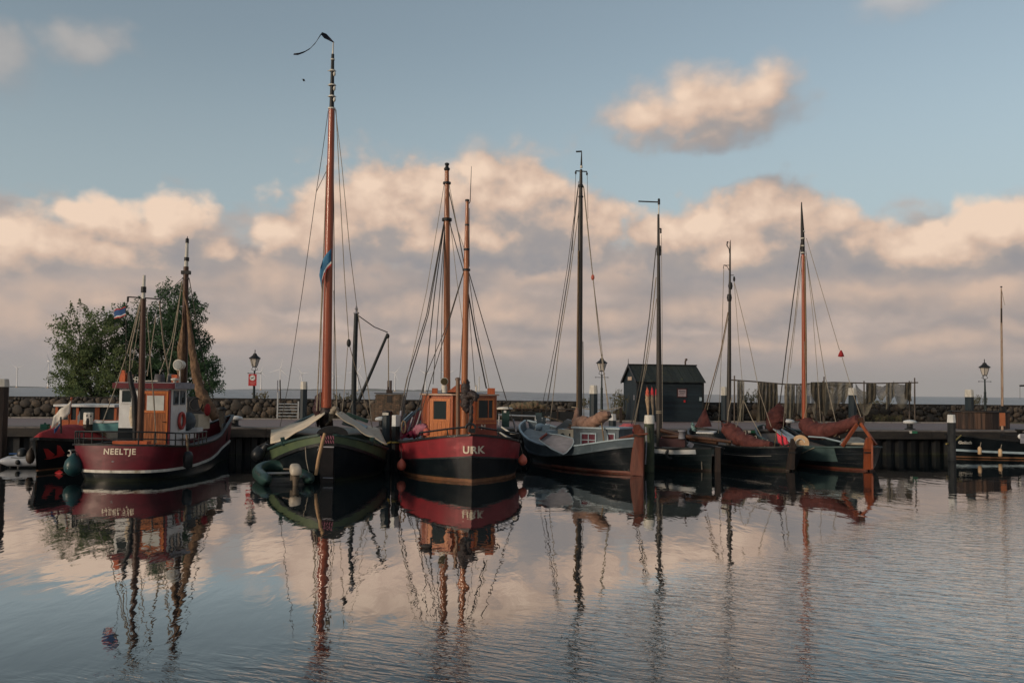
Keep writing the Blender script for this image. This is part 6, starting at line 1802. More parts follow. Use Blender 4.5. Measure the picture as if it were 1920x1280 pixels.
# 7: teal with red-brown boom sail, orange rudder
o7, e7 = V(13.85, 35.3, 0), V(12.45, 43.9, 0)
t7, H7, m7 = botter('teal and black botter with long red-brown boom sail, timber crutch and orange rudder', o7, head(o7, e7), KEY((e7 - o7).length, 1.62, 0.92, 0.80, 1.42), BLACK, TEALGR, (0.09, 0.80),
    (39.2, 1509, 838, 1505.5, 440, 0.115, 0.065, MASTRED), ([(1621, 843), (1636, 843), (1636, 880), (1620, 880)], RUDOR, [(1624, 826), (1627, 820), (1632, 820), (1637, 828), (1638, 842), (1621, 842)]), None)
part('topmast', mast_mb([at(1505.5, 476, 39.15), at(1504.5, 430, 39.1), at(1503, 390, 39.1), at(1503, 379, 39.1)], [0.085, 0.075, 0.035, 0.02], 10), IRON, m7)
mb_ = MB()
for py in (474, 461, 447, 434):
    ring(mb_, at(1505.2, py, 39.12), 0.092, 0.045)
part('white_bands', mb_, OFFW, m7)
part('mast_runner', MB().tube([at(1511.5, 800, 39.0), at(1511.5, 650, 39.0), at(1508.8, 480, 39.0)], 0.035, 6), ROPEBR, m7)
part('furled_sail', blob_roll([at(1507, 786, 38.9), at(1511, 795, 38.8), at(1528, 808, 38.2), at(1548, 808, 37.6), at(1570, 803, 37.0), at(1592, 795, 36.4), at(1610, 785, 36.0)], [0.16, 0.34, 0.37, 0.33, 0.28, 0.25, 0.20], 16, 0.11, 31), SAILRED, t7)
for q_ in ((1522, 804, 38.4, 0.385), (1544, 808, 37.7, 0.345), (1566, 804, 37.1, 0.30), (1588, 796, 36.5, 0.265)):
    c_ = at(*q_[:3])
    part('sail_tie', MB().tube([c_ + V(0.05 * math.sin(t), q_[3] * math.cos(t), q_[3] * math.sin(t)) for t in [i * math.pi / 7 for i in range(15)]], 0.018, 5, caps=False), ROPEBR, t7)
part('boom', MB().tube([at(1510, 815, 38.8), at(1550, 817, 37.6), at(1612, 792, 35.9)], [0.06, 0.07, 0.07], 8), IRON, t7)
part('boom_end', MB().beam(at(1613, 782, 35.9), at(1616, 800, 35.9), 0.16, 0.16), MASTBR, t7)
part('sail_foot_cloth', blob_roll([at(1508, 810, 38.9), at(1511, 822, 38.9), at(1514, 830, 38.9)], [0.18, 0.15, 0.06], 10, 0.25, 33), TARP, t7)
part('boom_crutch', MB().beam(at(1607, 795, 35.7), at(1579, 836, 35.5), 0.10, 0.12).beam(at(1614, 793, 35.7), at(1642, 834, 35.2), 0.09, 0.11), RUDOR, t7)
part('jib_bundle', blob_roll([at(1461, 758, 42.4), at(1460, 768, 42.3), at(1455, 782, 42.2), at(1455, 797, 42.1), at(1462, 804, 42)], [0.10, 0.30, 0.44, 0.46, 0.22], 14, 0.12, 41), SAILRED, t7)
fd = MB().prism([at(1439, 799, 42.6), at(1447, 803, 42.0), at(1490, 836, 38.9), at(1505, 836, 39.4), at(1500, 826, 40.6), at(1468, 806, 42.8), at(1450, 797, 43.4)], (0, 0, 0.05))
part('pale_foredeck', fd, M('pale_blue_white_deck', (0.46, 0.50, 0.52), (0.38, 0.42, 0.44), 0.5, 3), t7)
part('black_side_rail', MB().tube([at(1470, 798, 42.4), at(1490, 810, 41), at(1508, 823, 39.6)], 0.06, 7).tube([at(1463, 807, 41.8), at(1480, 822, 40.4), at(1494, 836, 39)], 0.035, 6), IRON, t7)
part('deck_stripe', MB().tube([at(1452, 806, 41.9), at(1470, 822, 40.4), at(1484, 836, 39)], 0.03, 6), MAROONH, t7)
pf = part('painted_bow_disc', MB().tube([at(1500.5, 831, 38.4), at(1501, 831, 38.55)], [0.36, 0.36], 18), FENDCR, t7)
part('disc_rim', MB().tube([at(1500.5 + 8.6 * math.cos(a), 831 + 8.6 * math.sin(a), 38.36) for a in [i * math.pi / 9 for i in range(19)]], 0.03, 6, caps=False), OFFW, pf)
part('stern_bench', MB().prism([at(1576, 834, 36), at(1580, 823, 36.4), at(1592, 819.5, 36.6), at(1612, 819.5, 36.6), at(1622, 824, 36.4), at(1625, 834, 36)], (0, 0.12, 0)), M('grey_bench', (0.19, 0.205, 0.20)), t7)
part('stern_seat', MB().box(at(1600, 831, 35.9), (0.8, 0.4, 0.08)), CREAM, t7)
part('cockpit_coaming', MB().tube([at(1516, 818, 38), at(1545, 820, 37.4), at(1577, 828, 36.4)], 0.035, 6), PALEBLU, t7)
part('side_rope', MB().tube([H7.p(y, -1, z, 0.05) for y, z in ((1.6, 0.8), (2.4, 0.52), (3.4, 0.44), (4.4, 0.52), (5.2, 0.75), (6.0, 0.9))], 0.02, 5), ROPE, t7)
part('rudder_pole', MB().beam(at(1635, 832, 35.0), at(1635.5, 878, 34.9), 0.07, 0.07), RUDOR, t7)
for nm, pts, r, mt in (
    ('forestay', [at(1502, 455, 39.1), at(1487, 560, 40.2), at(1474, 660, 41.4), at(1462, 757, 42.3)], 0.026, ROPEDK),
    ('shroud', [at(1502, 480, 39.2), at(1490, 600, 39.8), at(1478, 690, 40.4), at(1468, 806, 41.2)], 0.018, ROPE),
    ('shroud', [at(1503, 500, 39.2), at(1492, 600, 39.5), at(1482, 690, 39.9)], 0.011, ROPE),
    ('shroud', [at(1511, 470, 39.2), at(1524, 590, 38.8), at(1534, 720, 38.4), at(1540, 815, 38)], 0.012, ROPE),
    ('shroud', [at(1511, 474, 39.2), at(1530, 600, 38.8), at(1548, 710, 38), at(1574, 820, 37)], 0.016, ROPE),
    ('topping_lift', [at(1512, 447, 39.2), at(1541, 545, 38), at(1574, 656, 36.8)], 0.013, ROPE),
    ('topping_lift', [at(1579, 670, 36.7), at(1597, 730, 36.2), at(1614, 781, 35.9)], 0.013, ROPE),
    ('mast_lashing', [at(1508, 640, 39.0), at(1513, 760, 38.9), at(1507, 785, 38.8)], 0.012, ROPE)):
    rope(nm, pts, r, mt, t7)
part('red_block', MB().lathe(at(1577, 668, 36.7), [(0.04, -0.02), (0.13, 0.0), (0.10, 0.10), (0.03, 0.25)], 8), REDCLOTH, t7)
for i, (px, py, w_) in enumerate(((1457, 812, 10), (1467, 815, 11))):
    p0 = at(px, py, 38.0)
    single('marker_flag', flag_mb(at(px - 1, py, 37.9), at(px + 2, py + 18, 37.9), at(px + w_, py + 9, 37.8) - at(px, py + 6, 37.9), seed=i, amp=0.05, droop=0.1), M('pink_red_flag', (0.62, 0.055, 0.085), (0.55, 0.045, 0.07), 0.75),
           ('pinkish red marker flag hanging nearest the drooping furled sail', 'pinkish red marker flag hanging nearest the painted bow disc')[i], 'flag', group='marker flags on a pole', solid=0.006)
single('flag_pole', MB().tube([at(1452, 840, 38.1), at(1456, 806, 38.0)], 0.02, 5).tube([at(1462, 842, 38.1), at(1466, 810, 38.0)], 0.02, 5), ROPEBR, 'thin brown poles that hold the pinkish red marker flags', 'pole')

# ---- black tug Goliath lying along the quay
gs = Q(21.0, -1.75, 0)
HG = Hull(gs + QE * 13.5, head(gs + QE * 13.5, gs), [(0, 1.0, 0.9, 0.95), (2, 1.35, 1.3, 0.75), (6, 1.45, 1.4, 0.70), (9.5, 1.40, 1.25, 0.76), (11.6, 1.10, 0.85, 0.90), (12.8, 0.62, 0.35, 1.02), (13.3, 0.30, 0.12, 1.08), (13.5, 0.05, 0.03, 1.10)], rake_b=0.25)
gt = thing('tugboat', 'black tug lettered Goliath with pale rubbing band, lying along the quay at the rusty box', 'tugboat', HG.o)
part('hull', HG.band(-0.3, lambda y: HG.zs(y)), BLACK, gt)
part('rubbing_band', HG.rail(0.10, 0.10, 0, zf=lambda y: HG.zs(y) * 0.30 + 0.05), PALEBLU, gt)
part('foot_band', HG.rail(0.05, 0.05, 0, zf=lambda y: 0.06), RUST, gt)
part('cap_rail', HG.rail(0.12, 0.07, 0.01), IRON, gt)
part('deck', HG.deck(0.2), DKMETAL, gt)
bv = bvh_of(HG.band(-0.3, lambda y: HG.zs(y)))
gl0, gl1 = at(1810, 829.5, 42.6), at(1829, 831.5, 42.6)
text_mesh('name_lettering', 'Goliath', 0.185, OFFW, gt, on_hull((gl0.x + gl1.x) / 2, (gl0.z + gl1.z) / 2, 34, bv, 0.015), 0.035)
part('deck_fittings', MB().lathe(at(1912, 820, 43.6), [(0.12, 0), (0.12, 0.3), (0.2, 0.34), (0.2, 0.4)], 10).beam(at(1880, 822, 43.4), at(1880, 812, 43.4), 0.2, 0.2).tube([at(1880, 815, 43.2), at(1918, 817, 43)], 0.03, 6), IRON, gt)
part('lamp_disc', MB().sph(at(1913, 818, 42.9), (0.12, 0.06, 0.12), 10, 8), WHITE, gt)
part('side_plate', MB().box(at(1918.5, 822, 42.5), (0.25, 0.05, 0.45)), LEEGREY, gt)
for px, py, lbl in ((1837, 844, 'cream sausage fender under the bow lettering of the black tug'), (1875.5, 848, 'cream sausage fender amidships on the black tug, below the orange panel')):
    dd = 42.0
    tf = thing('fender', lbl, 'fender', at(px, py + 8, dd), 'cream fenders on the black tug')
    part('body', MB().lathe(at(px, py + 8, dd), [(0.03, 0), (0.085, 0.03), (0.085, 0.30), (0.05, 0.36), (0.02, 0.38)], 12), FENDCR, tf)
    part('lanyard', MB().tube([at(px, py - 2, dd), at(px + 2.5, py - 15, dd + 0.2)], 0.016, 5), ROPE, tf)
single('mooring_rope', MB().tube([at(1774, 832, 41.5), at(1786, 830, 41.8), at(1802, 816, 43)], 0.035, 6), ROPEYE, 'yellow mooring rope from the white-capped pile to the bow of the black tug', 'rope')

# ------------------------------------------------------------------ piles
def pile(label, px, ptop, pcap, pbot, d, w, body, capm, group='white-capped mooring piles', zb=None, taper=0.0, sides=8, name='mooring_pile'):
    a = at(px, ptop, d)
    zc = at(px, pcap, d).z
    z0 = zb if zb is not None else at(px, pbot, d).z
    r = w * d / F / 2
    t = thing(name, label, 'mooring pile', (a.x, d, z0), group)
    part('shaft', MB().lathe((a.x, d, 0), [(r, z0), (r * 1.0, (z0 + zc) / 2), (r * 0.99, zc)], sides, sides > 10), body, t)
    part('cap', MB().lathe((a.x, d, 0), [(r * 1.06, zc + 0.002), (r * (1.04 - taper), a.z - 0.02), (r * (0.95 - taper), a.z)], sides, sides > 10), capm, t)
    return t
pile('thick dark timber pile with worn white cap at the edge beside the pale inflatable', 5, 710, 725, 880, 34.0, 24, DKWOOD, OFFW, zb=-1, taper=0.12)
wp = pile('short pile with worn white square cap standing before the varnished launch cabin', 166, 773, 795, 850, 33.6, 17, DKWOOD, OFFW, zb=-1, taper=0.0, sides=8)
part('iron_hook', MB().tube([at(165, 784, 33.3), at(164, 790, 33.25), at(164, 800, 33.3)], [0.03, 0.06, 0.04], 6).sph(at(163, 779, 33.32), 0.035, 6, 5).sph(at(170, 780, 33.32), 0.035, 6, 5), IRON, wp)
pile('tall dark pile with white cap beside the galvanised gate', 570, 715, 729.5, 788, 50.5, 13, PILE, OFFW, zb=QZ, taper=0.1)
pp = pile('black pile with a white number plate against the arch of the brick oven', 726, 770, 775, 900, 33.6, 18, PILE, IRON, zb=-1)
part('plate', MB().box(at(724, 775.5, 33.6) - V(0, 0.185, 0), (0.22, 0.02, 0.09)), OFFW, pp)
pile('black pile with square white top next to the maroon rust of the orange-masted cutter', 743, 778, 799, 900, 33.2, 15, FENDBL, WHITE, zb=-1, sides=4, taper=-0.02)
pile('dark pile with tapered white cap between the furled tan sail and the lantern', 1113, 722, 738, 790, 49.5, 15, PILE, OFFW, zb=QZ, taper=0.15)
pile('short dark pile with white cap showing behind the tan furled sail', 1148.5, 776, 788, 808, 41.0, 14, PILE, WHITE, zb=-1, taper=0.12)
ap = pile('algae-covered pile with chipped white cap beside the red-brown rudder', 1217.5, 778, 794, 890, 34.0, 19, PILEALG, OFFW, zb=-1, taper=0.10, sides=12)
part('rope_scrap', MB().tube([at(1211, 800, 33.7), at(1212, 830, 33.65), at(1210, 870, 33.7)], 0.03, 6), LEEGREY, ap)
pile('dark pile with pale cap behind the mast between the hut and the nets', 1358, 725, 741, 800, 47.5, 12, PILE, OFFW, zb=QZ, taper=0.08)
pile('dark pile with white cap rising behind the end of the long boom sail', 1598, 727, 740.5, 800, 47.5, 15, PILE, OFFW, zb=QZ, taper=0.08)
pile('dark pile with pinkish white cap behind the rusty steel box', 1817, 730, 744, 790, 50.0, 16, PILE, OFFW, zb=QZ, taper=0.08)
gp = pile('pile with white cap and black pin at the bow of the black tug', 1783.5, 777, 792, 862, 41.6, 15, FENDBL, WHITE, zb=-1, taper=0.12)
part('top_pin', MB().lathe(at(1782, 777, 41.6), [(0.10, 0), (0.10, 0.04), (0.05, 0.06), (0.05, 0.14), (0.08, 0.16), (0.03, 0.2)], 8), IRON, gp)
pw = thing('quay_pedestal', 'dark green service post with a round white cap near the orange wheelhouse', 'post', at(947, 806, 44.5))
part('post', MB().box(V(at(948, 785, 44.5).x, 44.5, (QZ + at(948, 768, 44.5).z) / 2), (0.36, 0.36, at(948, 768, 44.5).z - QZ)), DKGREEN, pw)
part('cap', MB().lathe(at(946, 767, 44.5), [(0.40, 0), (0.42, 0.04), (0.30, 0.10), (0.05, 0.12)], 16), OFFW, pw)
part('notice', MB().box(at(947, 771, 44.5) - V(0, 0.19, 0), (0.12, 0.02, 0.12)), WHITE, pw)
pg = thing('green_post', 'dark teal steel post by the foredeck of the grey-blue botter', 'post', at(1012, 800, 43.4))
part('post', MB().beam(at(1012, 800, 43.4), at(1010, 774, 43.4), 0.3, 0.3), DKGREEN, pg)

# bollards along the quay edge
def bollard(loc, label, first=None):
    if first is not None:
        return dup(first, loc, label)
    t = thing('bollard', label, 'bollard', loc, 'mushroom bollards on the quay edge')
    part('stem', MB().lathe(loc, [(0.26, 0), (0.26, 0.04), (0.15, 0.07), (0.14, 0.28)], 14), IRON, t)
    part('head', MB().lathe(loc, [(0.17, 0.281), (0.30, 0.31), (0.33, 0.37), (0.28, 0.44), (0.12, 0.48), (0.02, 0.485)], 18), WHITE, t)
    return t
def qpt(px):
    k = ray(px, 800)
    x = k.x / k.y
    d = 42.15 / (1 - 0.148 * x) + 0.75
    return V(x * d, d, QZ + 0.03)
b0 = bollard(qpt(441), 'white-topped bollard that takes the bow line of the NEELTJE')
for px, lb_ in ((716, 'white-topped bollard behind the black pile with the number plate'), (1018, 'white-topped bollard behind the bow of the grey-blue botter'), (1477, 'white-topped bollard behind the bundled jib of the teal botter'), (1706, 'white-topped bollard on the bare quay above the small green plate')):
    bollard(qpt(px), lb_, b0)
single('bow_line', MB().tube([at(417, 780, 37.4), at(424, 785, 38), at(436, 796, 41.8)], 0.03, 6).tube([at(420, 792, 37.6), at(430, 792, 40), at(440, 795, 41.9)], 0.03, 6), ROPEDK, 'dark bow lines of the NEELTJE running to the quay bollard', 'rope')
single('mooring_rope', MB().tube([at(735, 829, 33.0), at(760, 829, 33.0), at(785, 826, 32.6)], 0.035, 6).tube([at(722, 833, 33.2), at(733, 828, 33.0)], 0.035, 6), ROPEYE, 'yellow mooring rope between the twin piles and the URK cutter', 'rope')
single('rope_coil', MB().tube([at(757 + 4 * math.cos(t * 0.9) , 800 - 12 * math.sin(t * 0.9), 33.0 + 0.01 * t) for t in range(22)], 0.03, 6), ROPEBR, 'brown rope coil hung on the pile with the square white top', 'rope coil')
single('bow_line', MB().tube([at(1000, 800, 43.0), at(1012, 806, 42.6), at(1030, 802, 42.4), at(1046, 806, 42.4)], 0.03, 6), ROPE, 'slack pale rope lying by the bollard at the grey-blue bow', 'rope')
for px, py, lb_ in ((1410, 809, 'small green and white plate on the quay edge behind the drooping sail'), (1712, 810, 'small green and white plate on the quay edge under the lone bollard')):
    e_ = qpt(px) - V(0, 1.0, 0)
    gpz = at(px, py, e_.y).z
    t = thing('depth_plate', lb_, 'plate', V(at(px, py, e_.y).x, e_.y, gpz - 0.06), 'green and white plates on the quay edge')
    part('green_field', MB().box(V(at(px + 3, py, e_.y).x, e_.y, gpz), (0.26, 0.03, 0.12)), M('plate_green', (0.03, 0.16, 0.09)), t)
    part('white_field', MB().box(V(at(px - 5, py, e_.y).x, e_.y, gpz), (0.14, 0.03, 0.12)), OFFW, t)

# ------------------------------------------------------------------ lanterns
def lantern(label, px, base_py, top_py, d, first=None):
    b = at(px, base_py, d)
    loc = V(b.x, d, QZ + 0.03)
    if first is not None:
        return dup(first, loc, label)
    t = thing('street_lantern', label, 'street lamp', loc, 'old lanterns along the sea wall')
    x, y, z = loc
    part('post', MB().lathe(loc, [(0.13, 0), (0.13, 0.5), (0.10, 0.55), (0.085, 0.62), (0.07, 1.9), (0.085, 1.95), (0.055, 2.0), (0.045, 2.72), (0.06, 2.76), (0.03, 2.8)], 10), M('lamp_post_blue_black', (0.016, 0.028, 0.030)), t)
    cb_ = part('ladder_bar', MB().tube([loc + V(-0.38, 0, 2.64), loc + V(0.38, 0, 2.64)], 0.016, 6).sph(loc + V(-0.38, 0, 2.64), 0.035, 6, 5).sph(loc + V(0.38, 0, 2.64), 0.035, 6, 5), IRON, t)
    part('cradle', MB().tube([loc + V(0, 0, 2.78), loc + V(-0.19, 0, 2.86), loc + V(-0.10, 0, 3.02)], 0.018, 5).tube([loc + V(0, 0, 2.78), loc + V(0.19, 0, 2.86), loc + V(0.10, 0, 3.02)], 0.018, 5).tube([loc + V(0, 0, 2.78), loc + V(0, 0.19, 2.86), loc + V(0, 0.1, 3.02)], 0.018, 5).lathe(loc + V(0, 0, 3.0), [(0.13, 0), (0.15, 0.03), (0.13, 0.05)], 6, False), IRON, t)
    z0, z1 = 3.055, 3.50
    gl = MB()
    for i in range(6):
        a0_, a1_ = 2 * math.pi * i / 6, 2 * math.pi * (i + 1) / 6
        q = [loc + V(0.15 * math.cos(a0_), 0.15 * math.sin(a0_), z0), loc + V(0.15 * math.cos(a1_), 0.15 * math.sin(a1_), z0), loc + V(0.29 * math.cos(a1_), 0.29 * math.sin(a1_), z1), loc + V(0.29 * math.cos(a0_), 0.29 * math.sin(a0_), z1)]
        part('pane', MB().prism(q, (V(math.cos((a0_ + a1_) / 2), math.sin((a0_ + a1_) / 2), 0) * -0.012)), LAMPGL, t)
    fr = MB()
    for i in range(6):
        a0_ = 2 * math.pi * i / 6
        fr.tube([loc + V(0.155 * math.cos(a0_), 0.155 * math.sin(a0_), z0), loc + V(0.295 * math.cos(a0_), 0.295 * math.sin(a0_), z1)], 0.014, 5)
    part('frame', fr, IRON, t)
    part('hood', MB().lathe(loc, [(0.36, z1 + 0.002), (0.34, z1 + 0.05), (0.20, z1 + 0.16), (0.13, z1 + 0.22), (0.11, z1 + 0.30), (0.03, z1 + 0.34), (0.02, z1 + 0.42), (0.035, z1 + 0.45), (0.008, z1 + 0.56)], 12, False), IRON, t)
    return t
l0 = lantern('old lantern on its blue-black post that carries the red dog sign', 475, 783, 660, 54.0)
lantern('old lantern standing between the botter mast and the gable of the black hut', 1128, 785, 671, 56.0, l0)
lantern('old lantern beside the tall pale flagpole and the rusty box', 1848, 790, 681, 57.0, l0)
# red sign on the first lantern
sd = 53.8
sg = thing('dog_sign', 'red rectangular notice with a dog in a white ring, on the lantern post', 'sign', at(473.5, 723, sd))
sc0 = at(473.5, 712, sd)
part('board', MB().box(sc0, (0.48, 0.02, 0.70)), M('sign_red', (0.36, 0.022, 0.026), (0.32, 0.018, 0.022), 0.5), sg)
part('ring', MB().tube([sc0 + V(0.155 * math.cos(t), -0.016, 0.12 + 0.155 * math.sin(t)) for t in [i * math.pi / 9 for i in range(19)]], 0.016, 5, caps=False), WHITE, sg)
part('disc', MB().tube([sc0 + V(0, -0.012, 0.12), sc0 + V(0, -0.016, 0.12)], [0.135, 0.135], 20), WHITE, sg)
dg = MB()
dgp = [(-0.08, 0.02), (-0.05, 0.035), (0.03, 0.035), (0.055, 0.075), (0.07, 0.06), (0.095, 0.05), (0.09, 0.025), (0.06, 0.02), (0.045, -0.01), (0.045, -0.07), (0.02, -0.07), (0.02, -0.02), (-0.04, -0.02), (-0.05, -0.07), (-0.075, -0.07), (-0.07, -0.01), (-0.10, 0.05)]
part('dog', dg.prism([sc0 + V(x, -0.0175, 0.12 + z) for x, z in dgp], (0, -0.004, 0)), IRON, sg)
ln = MB()
for k in range(3):
    ln.box(sc0 + V(0, -0.013, -0.13 - 0.065 * k), (0.34 - 0.05 * k, 0.006, 0.028))
part('printed_lines', ln, M('sign_pink_print', (0.50, 0.16, 0.15)), sg)

# ------------------------------------------------------------------ gate, derrick, oven, hut, nets, tank, flagpole
gd = 52.6
g = thing('gate', 'galvanised five-bar gate standing before the stone wall beside the white-capped pile', 'gate', at(540, 785, gd))
for px in (520, 559):
    part('post', MB().beam(V(at(px, 784, gd).x, gd, QZ), V(at(px, 784, gd).x, gd, at(px, 752 if px > 530 else 735, gd).z), 0.08, 0.08), STEEL, g)
for py in (757, 762.5, 768, 774, 780):
    part('bar', MB().tube([at(521.5, py, gd - 0.0), at(557.5, py + 0.3, gd)], 0.032, 8), STEEL, g)
single('leaning_stake', MB().tube([V(at(527, 765, 54).x, 54, QZ), at(525, 712, 54)], [0.05, 0.035], 6), DKWOOD, 'dark wooden stake rising behind the galvanised gate', 'stake')
single('thin_pole', MB().tube([V(at(520.5, 765, 53).x, 53, QZ), at(520.5, 713, 53)], [0.04, 0.03], 6), LEEGREY, 'thin grey pole at the hinge side of the galvanised gate', 'pole')
dd = 46.5
de = thing('derrick', 'black steel derrick post with slanting boom on the quay behind the barge', 'derrick', V(at(663, 790, dd).x, dd, QZ))
part('post', MB().tube([V(at(663, 790, dd).x, dd, QZ), at(664, 700, dd), at(668, 588, dd)], [0.14, 0.13, 0.11], 12), M('blue_black_steel', (0.012, 0.018, 0.021)), de)
part('post_cap', MB().lathe(at(668, 588, dd), [(0.15, 0), (0.15, 0.06), (0.05, 0.08), (0.05, 0.2), (0.09, 0.22), (0.02, 0.42)], 10), LEEGREY, de)
part('boom', MB().tube([at(672, 752, dd), at(700, 688, dd), at(727, 625, dd)], [0.09, 0.08, 0.07], 9), M('blue_black_steel', (0.012, 0.018, 0.021)), de)
part('boom_heel', MB().beam(at(664, 760, dd), at(673, 750, dd), 0.16, 0.16), IRON, de)
part('topping_chain', MB().tube([at(671, 591, dd), at(685, 601, dd), at(702, 613, dd), at(727, 623, dd)], 0.028, 6), IRON, de)
part('hook_block', MB().sph(at(727.5, 630, dd), (0.08, 0.08, 0.13), 8, 6), IRON, de)
part('fall_rope', MB().tube([at(728, 633, dd), at(728.5, 680, dd), at(728.5, 725, dd)], 0.030, 6), ROPE, de)
part('guy_rope', MB().tube([at(671, 592, dd), at(681, 665, dd), at(692, 740, dd), at(697, 790, dd)], 0.014, 5), ROPE, de)
part('guy_rope', MB().tube([at(656, 765, dd - 1), at(662, 750, dd)], 0.02, 5), ROPE, de)

def brick_mat():
    m = bpy.data.materials.new('weathered_brick')
    m.use_nodes = True
    N = NT(m.node_tree)
    p = m.node_tree.nodes['Principled BSDF']
    oi = N.new('ShaderNodeObjectInfo')
    rp = N.new('ShaderNodeValToRGB')
    rp.color_ramp.elements[0].color = (0.085, 0.058, 0.040, 1)
    rp.color_ramp.elements[1].color = (0.19, 0.125, 0.082, 1)
    N.put(rp.inputs[0], oi.outputs['Random'])
    pos = N.new('ShaderNodeNewGeometry').outputs['Position']
    n = N.noise(pos, 5, 5, 0.65)
    N.put(p.inputs['Base Color'], N.mix(N.smooth(n, 0.4, 0.66), rp.outputs[0], (0.055, 0.048, 0.038, 1)))
    p.inputs['Roughness'].default_value = 0.9
    return m
BRICK = brick_mat()
od = 50.8
ox0, ox1 = at(702, 780, od).x, at(755, 780, od).x
oz1 = at(728, 738, od).z
ov = thing('brick_oven', 'squat brick oven with dark arched mouth and paired chimney pipes on the quay', 'oven', V((ox0 + ox1) / 2, od, QZ))
part('core', MB().box(V((ox0 + ox1) / 2, od + 0.75, (QZ + oz1) / 2 - 0.01), (ox1 - ox0 - 0.06, 1.34, oz1 - QZ - 0.02)), M('oven_mortar', (0.13, 0.115, 0.095)), ov)
bme = MB().box((0, 0, 0), (0.205, 0.10, 0.058)).mesh('brick', BRICK)
acx, acz, ar = at(734, 780, od).x, at(734, 783, od).z, 0.26
nb_ = 0
r_ = 0
z = QZ + 0.035
while z < oz1 - 0.02:
    x = ox0 + (0.105 if r_ % 2 else 0.0)
    while x < ox1 - 0.02:
        cx = x + 0.105
        inarch = abs(cx - acx) < ar + 0.06 and (z < acz or (cx - acx) ** 2 + (z - acz) ** 2 < (ar + 0.04) ** 2)
        if not inarch and cx + 0.10 <= ox1 + 0.01:
            o = link('brick', bme)
            o.parent = ov
            o.location = V(cx, od + 0.05 + rnd.uniform(-0.008, 0.008), z) - ORG[ov.name]
            nb_ += 1
        x += 0.215
    z += 0.068
    r_ += 1
arch_b = MB()
for i in range(9):
    a = math.pi * (i + 0.5) / 9
    arch_b.box(V(acx + (ar + 0.05) * math.cos(a), od + 0.03, acz + (ar + 0.05) * math.sin(a)), (0.06, 0.10, 0.11), rot=Matrix.Rotation(-(a - math.pi / 2), 3, 'Y'))
part('arch_ring', arch_b, BRICK, ov)
part('oven_mouth', MB().prism([V(acx - ar, od + 0.06, QZ + 0.02), V(acx + ar, od + 0.06, QZ + 0.02)] + [V(acx + ar * math.cos(math.pi * i / 10), od + 0.06, acz + ar * math.sin(math.pi * i / 10)) for i in range(11)], (0, 0.01, 0)), M('mouth_shade_black', (0.006, 0.006, 0.006), None, 0.9), ov)  # flat near-black sheet: shade of the hollow mouth put into its colour
part('iron_plate', MB().box(V(at(730, 748, od).x, od - 0.02, at(730, 748, od).z), (0.28, 0.02, 0.40)), M('dark_plate', (0.035, 0.032, 0.030)), ov)
part('coping', MB().box(V((ox0 + ox1) / 2, od + 0.72, oz1 + 0.025), (ox1 - ox0 + 0.06, 1.52, 0.045)), M('dark_coping', (0.045, 0.040, 0.034), (0.03, 0.027, 0.023), 0.9), ov)
part('low_shoulder', MB().box(V(ox0 - 0.10, od + 0.5, QZ + 0.5), (0.20, 0.8, 1.0)), BRICK, ov)
ch = part('chimney', MB().box(V(at(728, 735, od).x, od + 0.5, oz1 + 0.13), (0.32, 0.3, 0.17)), M('chimney_brown', (0.04, 0.028, 0.024)), ov)
for px in (725.6, 730.2):
    part('flue_pipe', MB().tube([V(at(px, 735, od).x, od + 0.5, oz1 + 0.2), V(at(px, 735, od).x, od + 0.5, at(px, 713, od).z)], 0.062, 8), M('rusty_flue', (0.05, 0.030, 0.026)), ch)

# hut
hd_ = 54.6
hl_ = at(1195, 790, hd_)
hr_ = at(1317.5, 790, hd_ + 0.6)
ex = V(math.cos(QA), math.sin(QA), 0)
en = V(-math.sin(QA), math.cos(QA), 0)
h0 = V(hl_.x, hd_, QZ + 0.03)
hw_ = (hr_.x - hl_.x) / math.cos(QA)
hz_e = at(1260, 714, 55).z
hz_r = at(1260, 686, 56.5).z
hdep = 3.0
hut = thing('hut', 'small blue-black boarded hut with mossy pitched roof standing in the line of the wall', 'hut', h0)
hp_ = lambda u, w, z: V(h0.x, h0.y, z) + ex * u + en * w
core = MB().prism([hp_(0, 0.03, h0.z), hp_(hw_, 0.03, h0.z), hp_(hw_, hdep, h0.z), hp_(0, hdep, h0.z)], (0, 0, hz_e - h0.z))
core.prism([hp_(0.0, 0.03, hz_e), hp_(0.0, hdep / 2, hz_r - 0.05), hp_(0.0, hdep, hz_e)], ex * hw_)
part('walls', core, HUTBLUE, hut)
nbd = 14
for i in range(nbd):
    za = h0.z + (hz_e - h0.z) * i / nbd
    zb_ = h0.z + (hz_e - h0.z) * (i + 1) / nbd
    part('board', MB().prism([hp_(-0.01, -0.018, za), hp_(hw_ + 0.01, -0.018, za), hp_(hw_ + 0.01, 0.028, za), hp_(-0.01, 0.028, za)], V(0, 0, zb_ - za - 0.012) + en * 0.012), HUTBLUE, hut)
for i in range(15):
    wa = hdep * i / 15
    wb_ = hdep * (i + 1) / 15 - 0.012
    zt_ = lambda w: hz_e + (hz_r - 0.06 - hz_e) * (1 - abs(w - hdep / 2) / (hdep / 2))
    part('gable_board', MB().prism([hp_(-0.005, wa, h0.z), hp_(-0.005, wb_, h0.z), hp_(-0.005, wb_, zt_(wb_)), hp_(-0.005, wa, zt_(wa))], ex * -0.025), HUTBLUE, hut)
part('corner_post', MB().box(hp_(-0.02, -0.03, (h0.z + hz_e) / 2), (0.10, 0.07, hz_e - h0.z), QA), DKMETAL, hut)
part('corner_post', MB().box(hp_(hw_ + 0.02, -0.03, (h0.z + hz_e) / 2), (0.10, 0.07, hz_e - h0.z), QA), DKMETAL, hut)
ns = 13
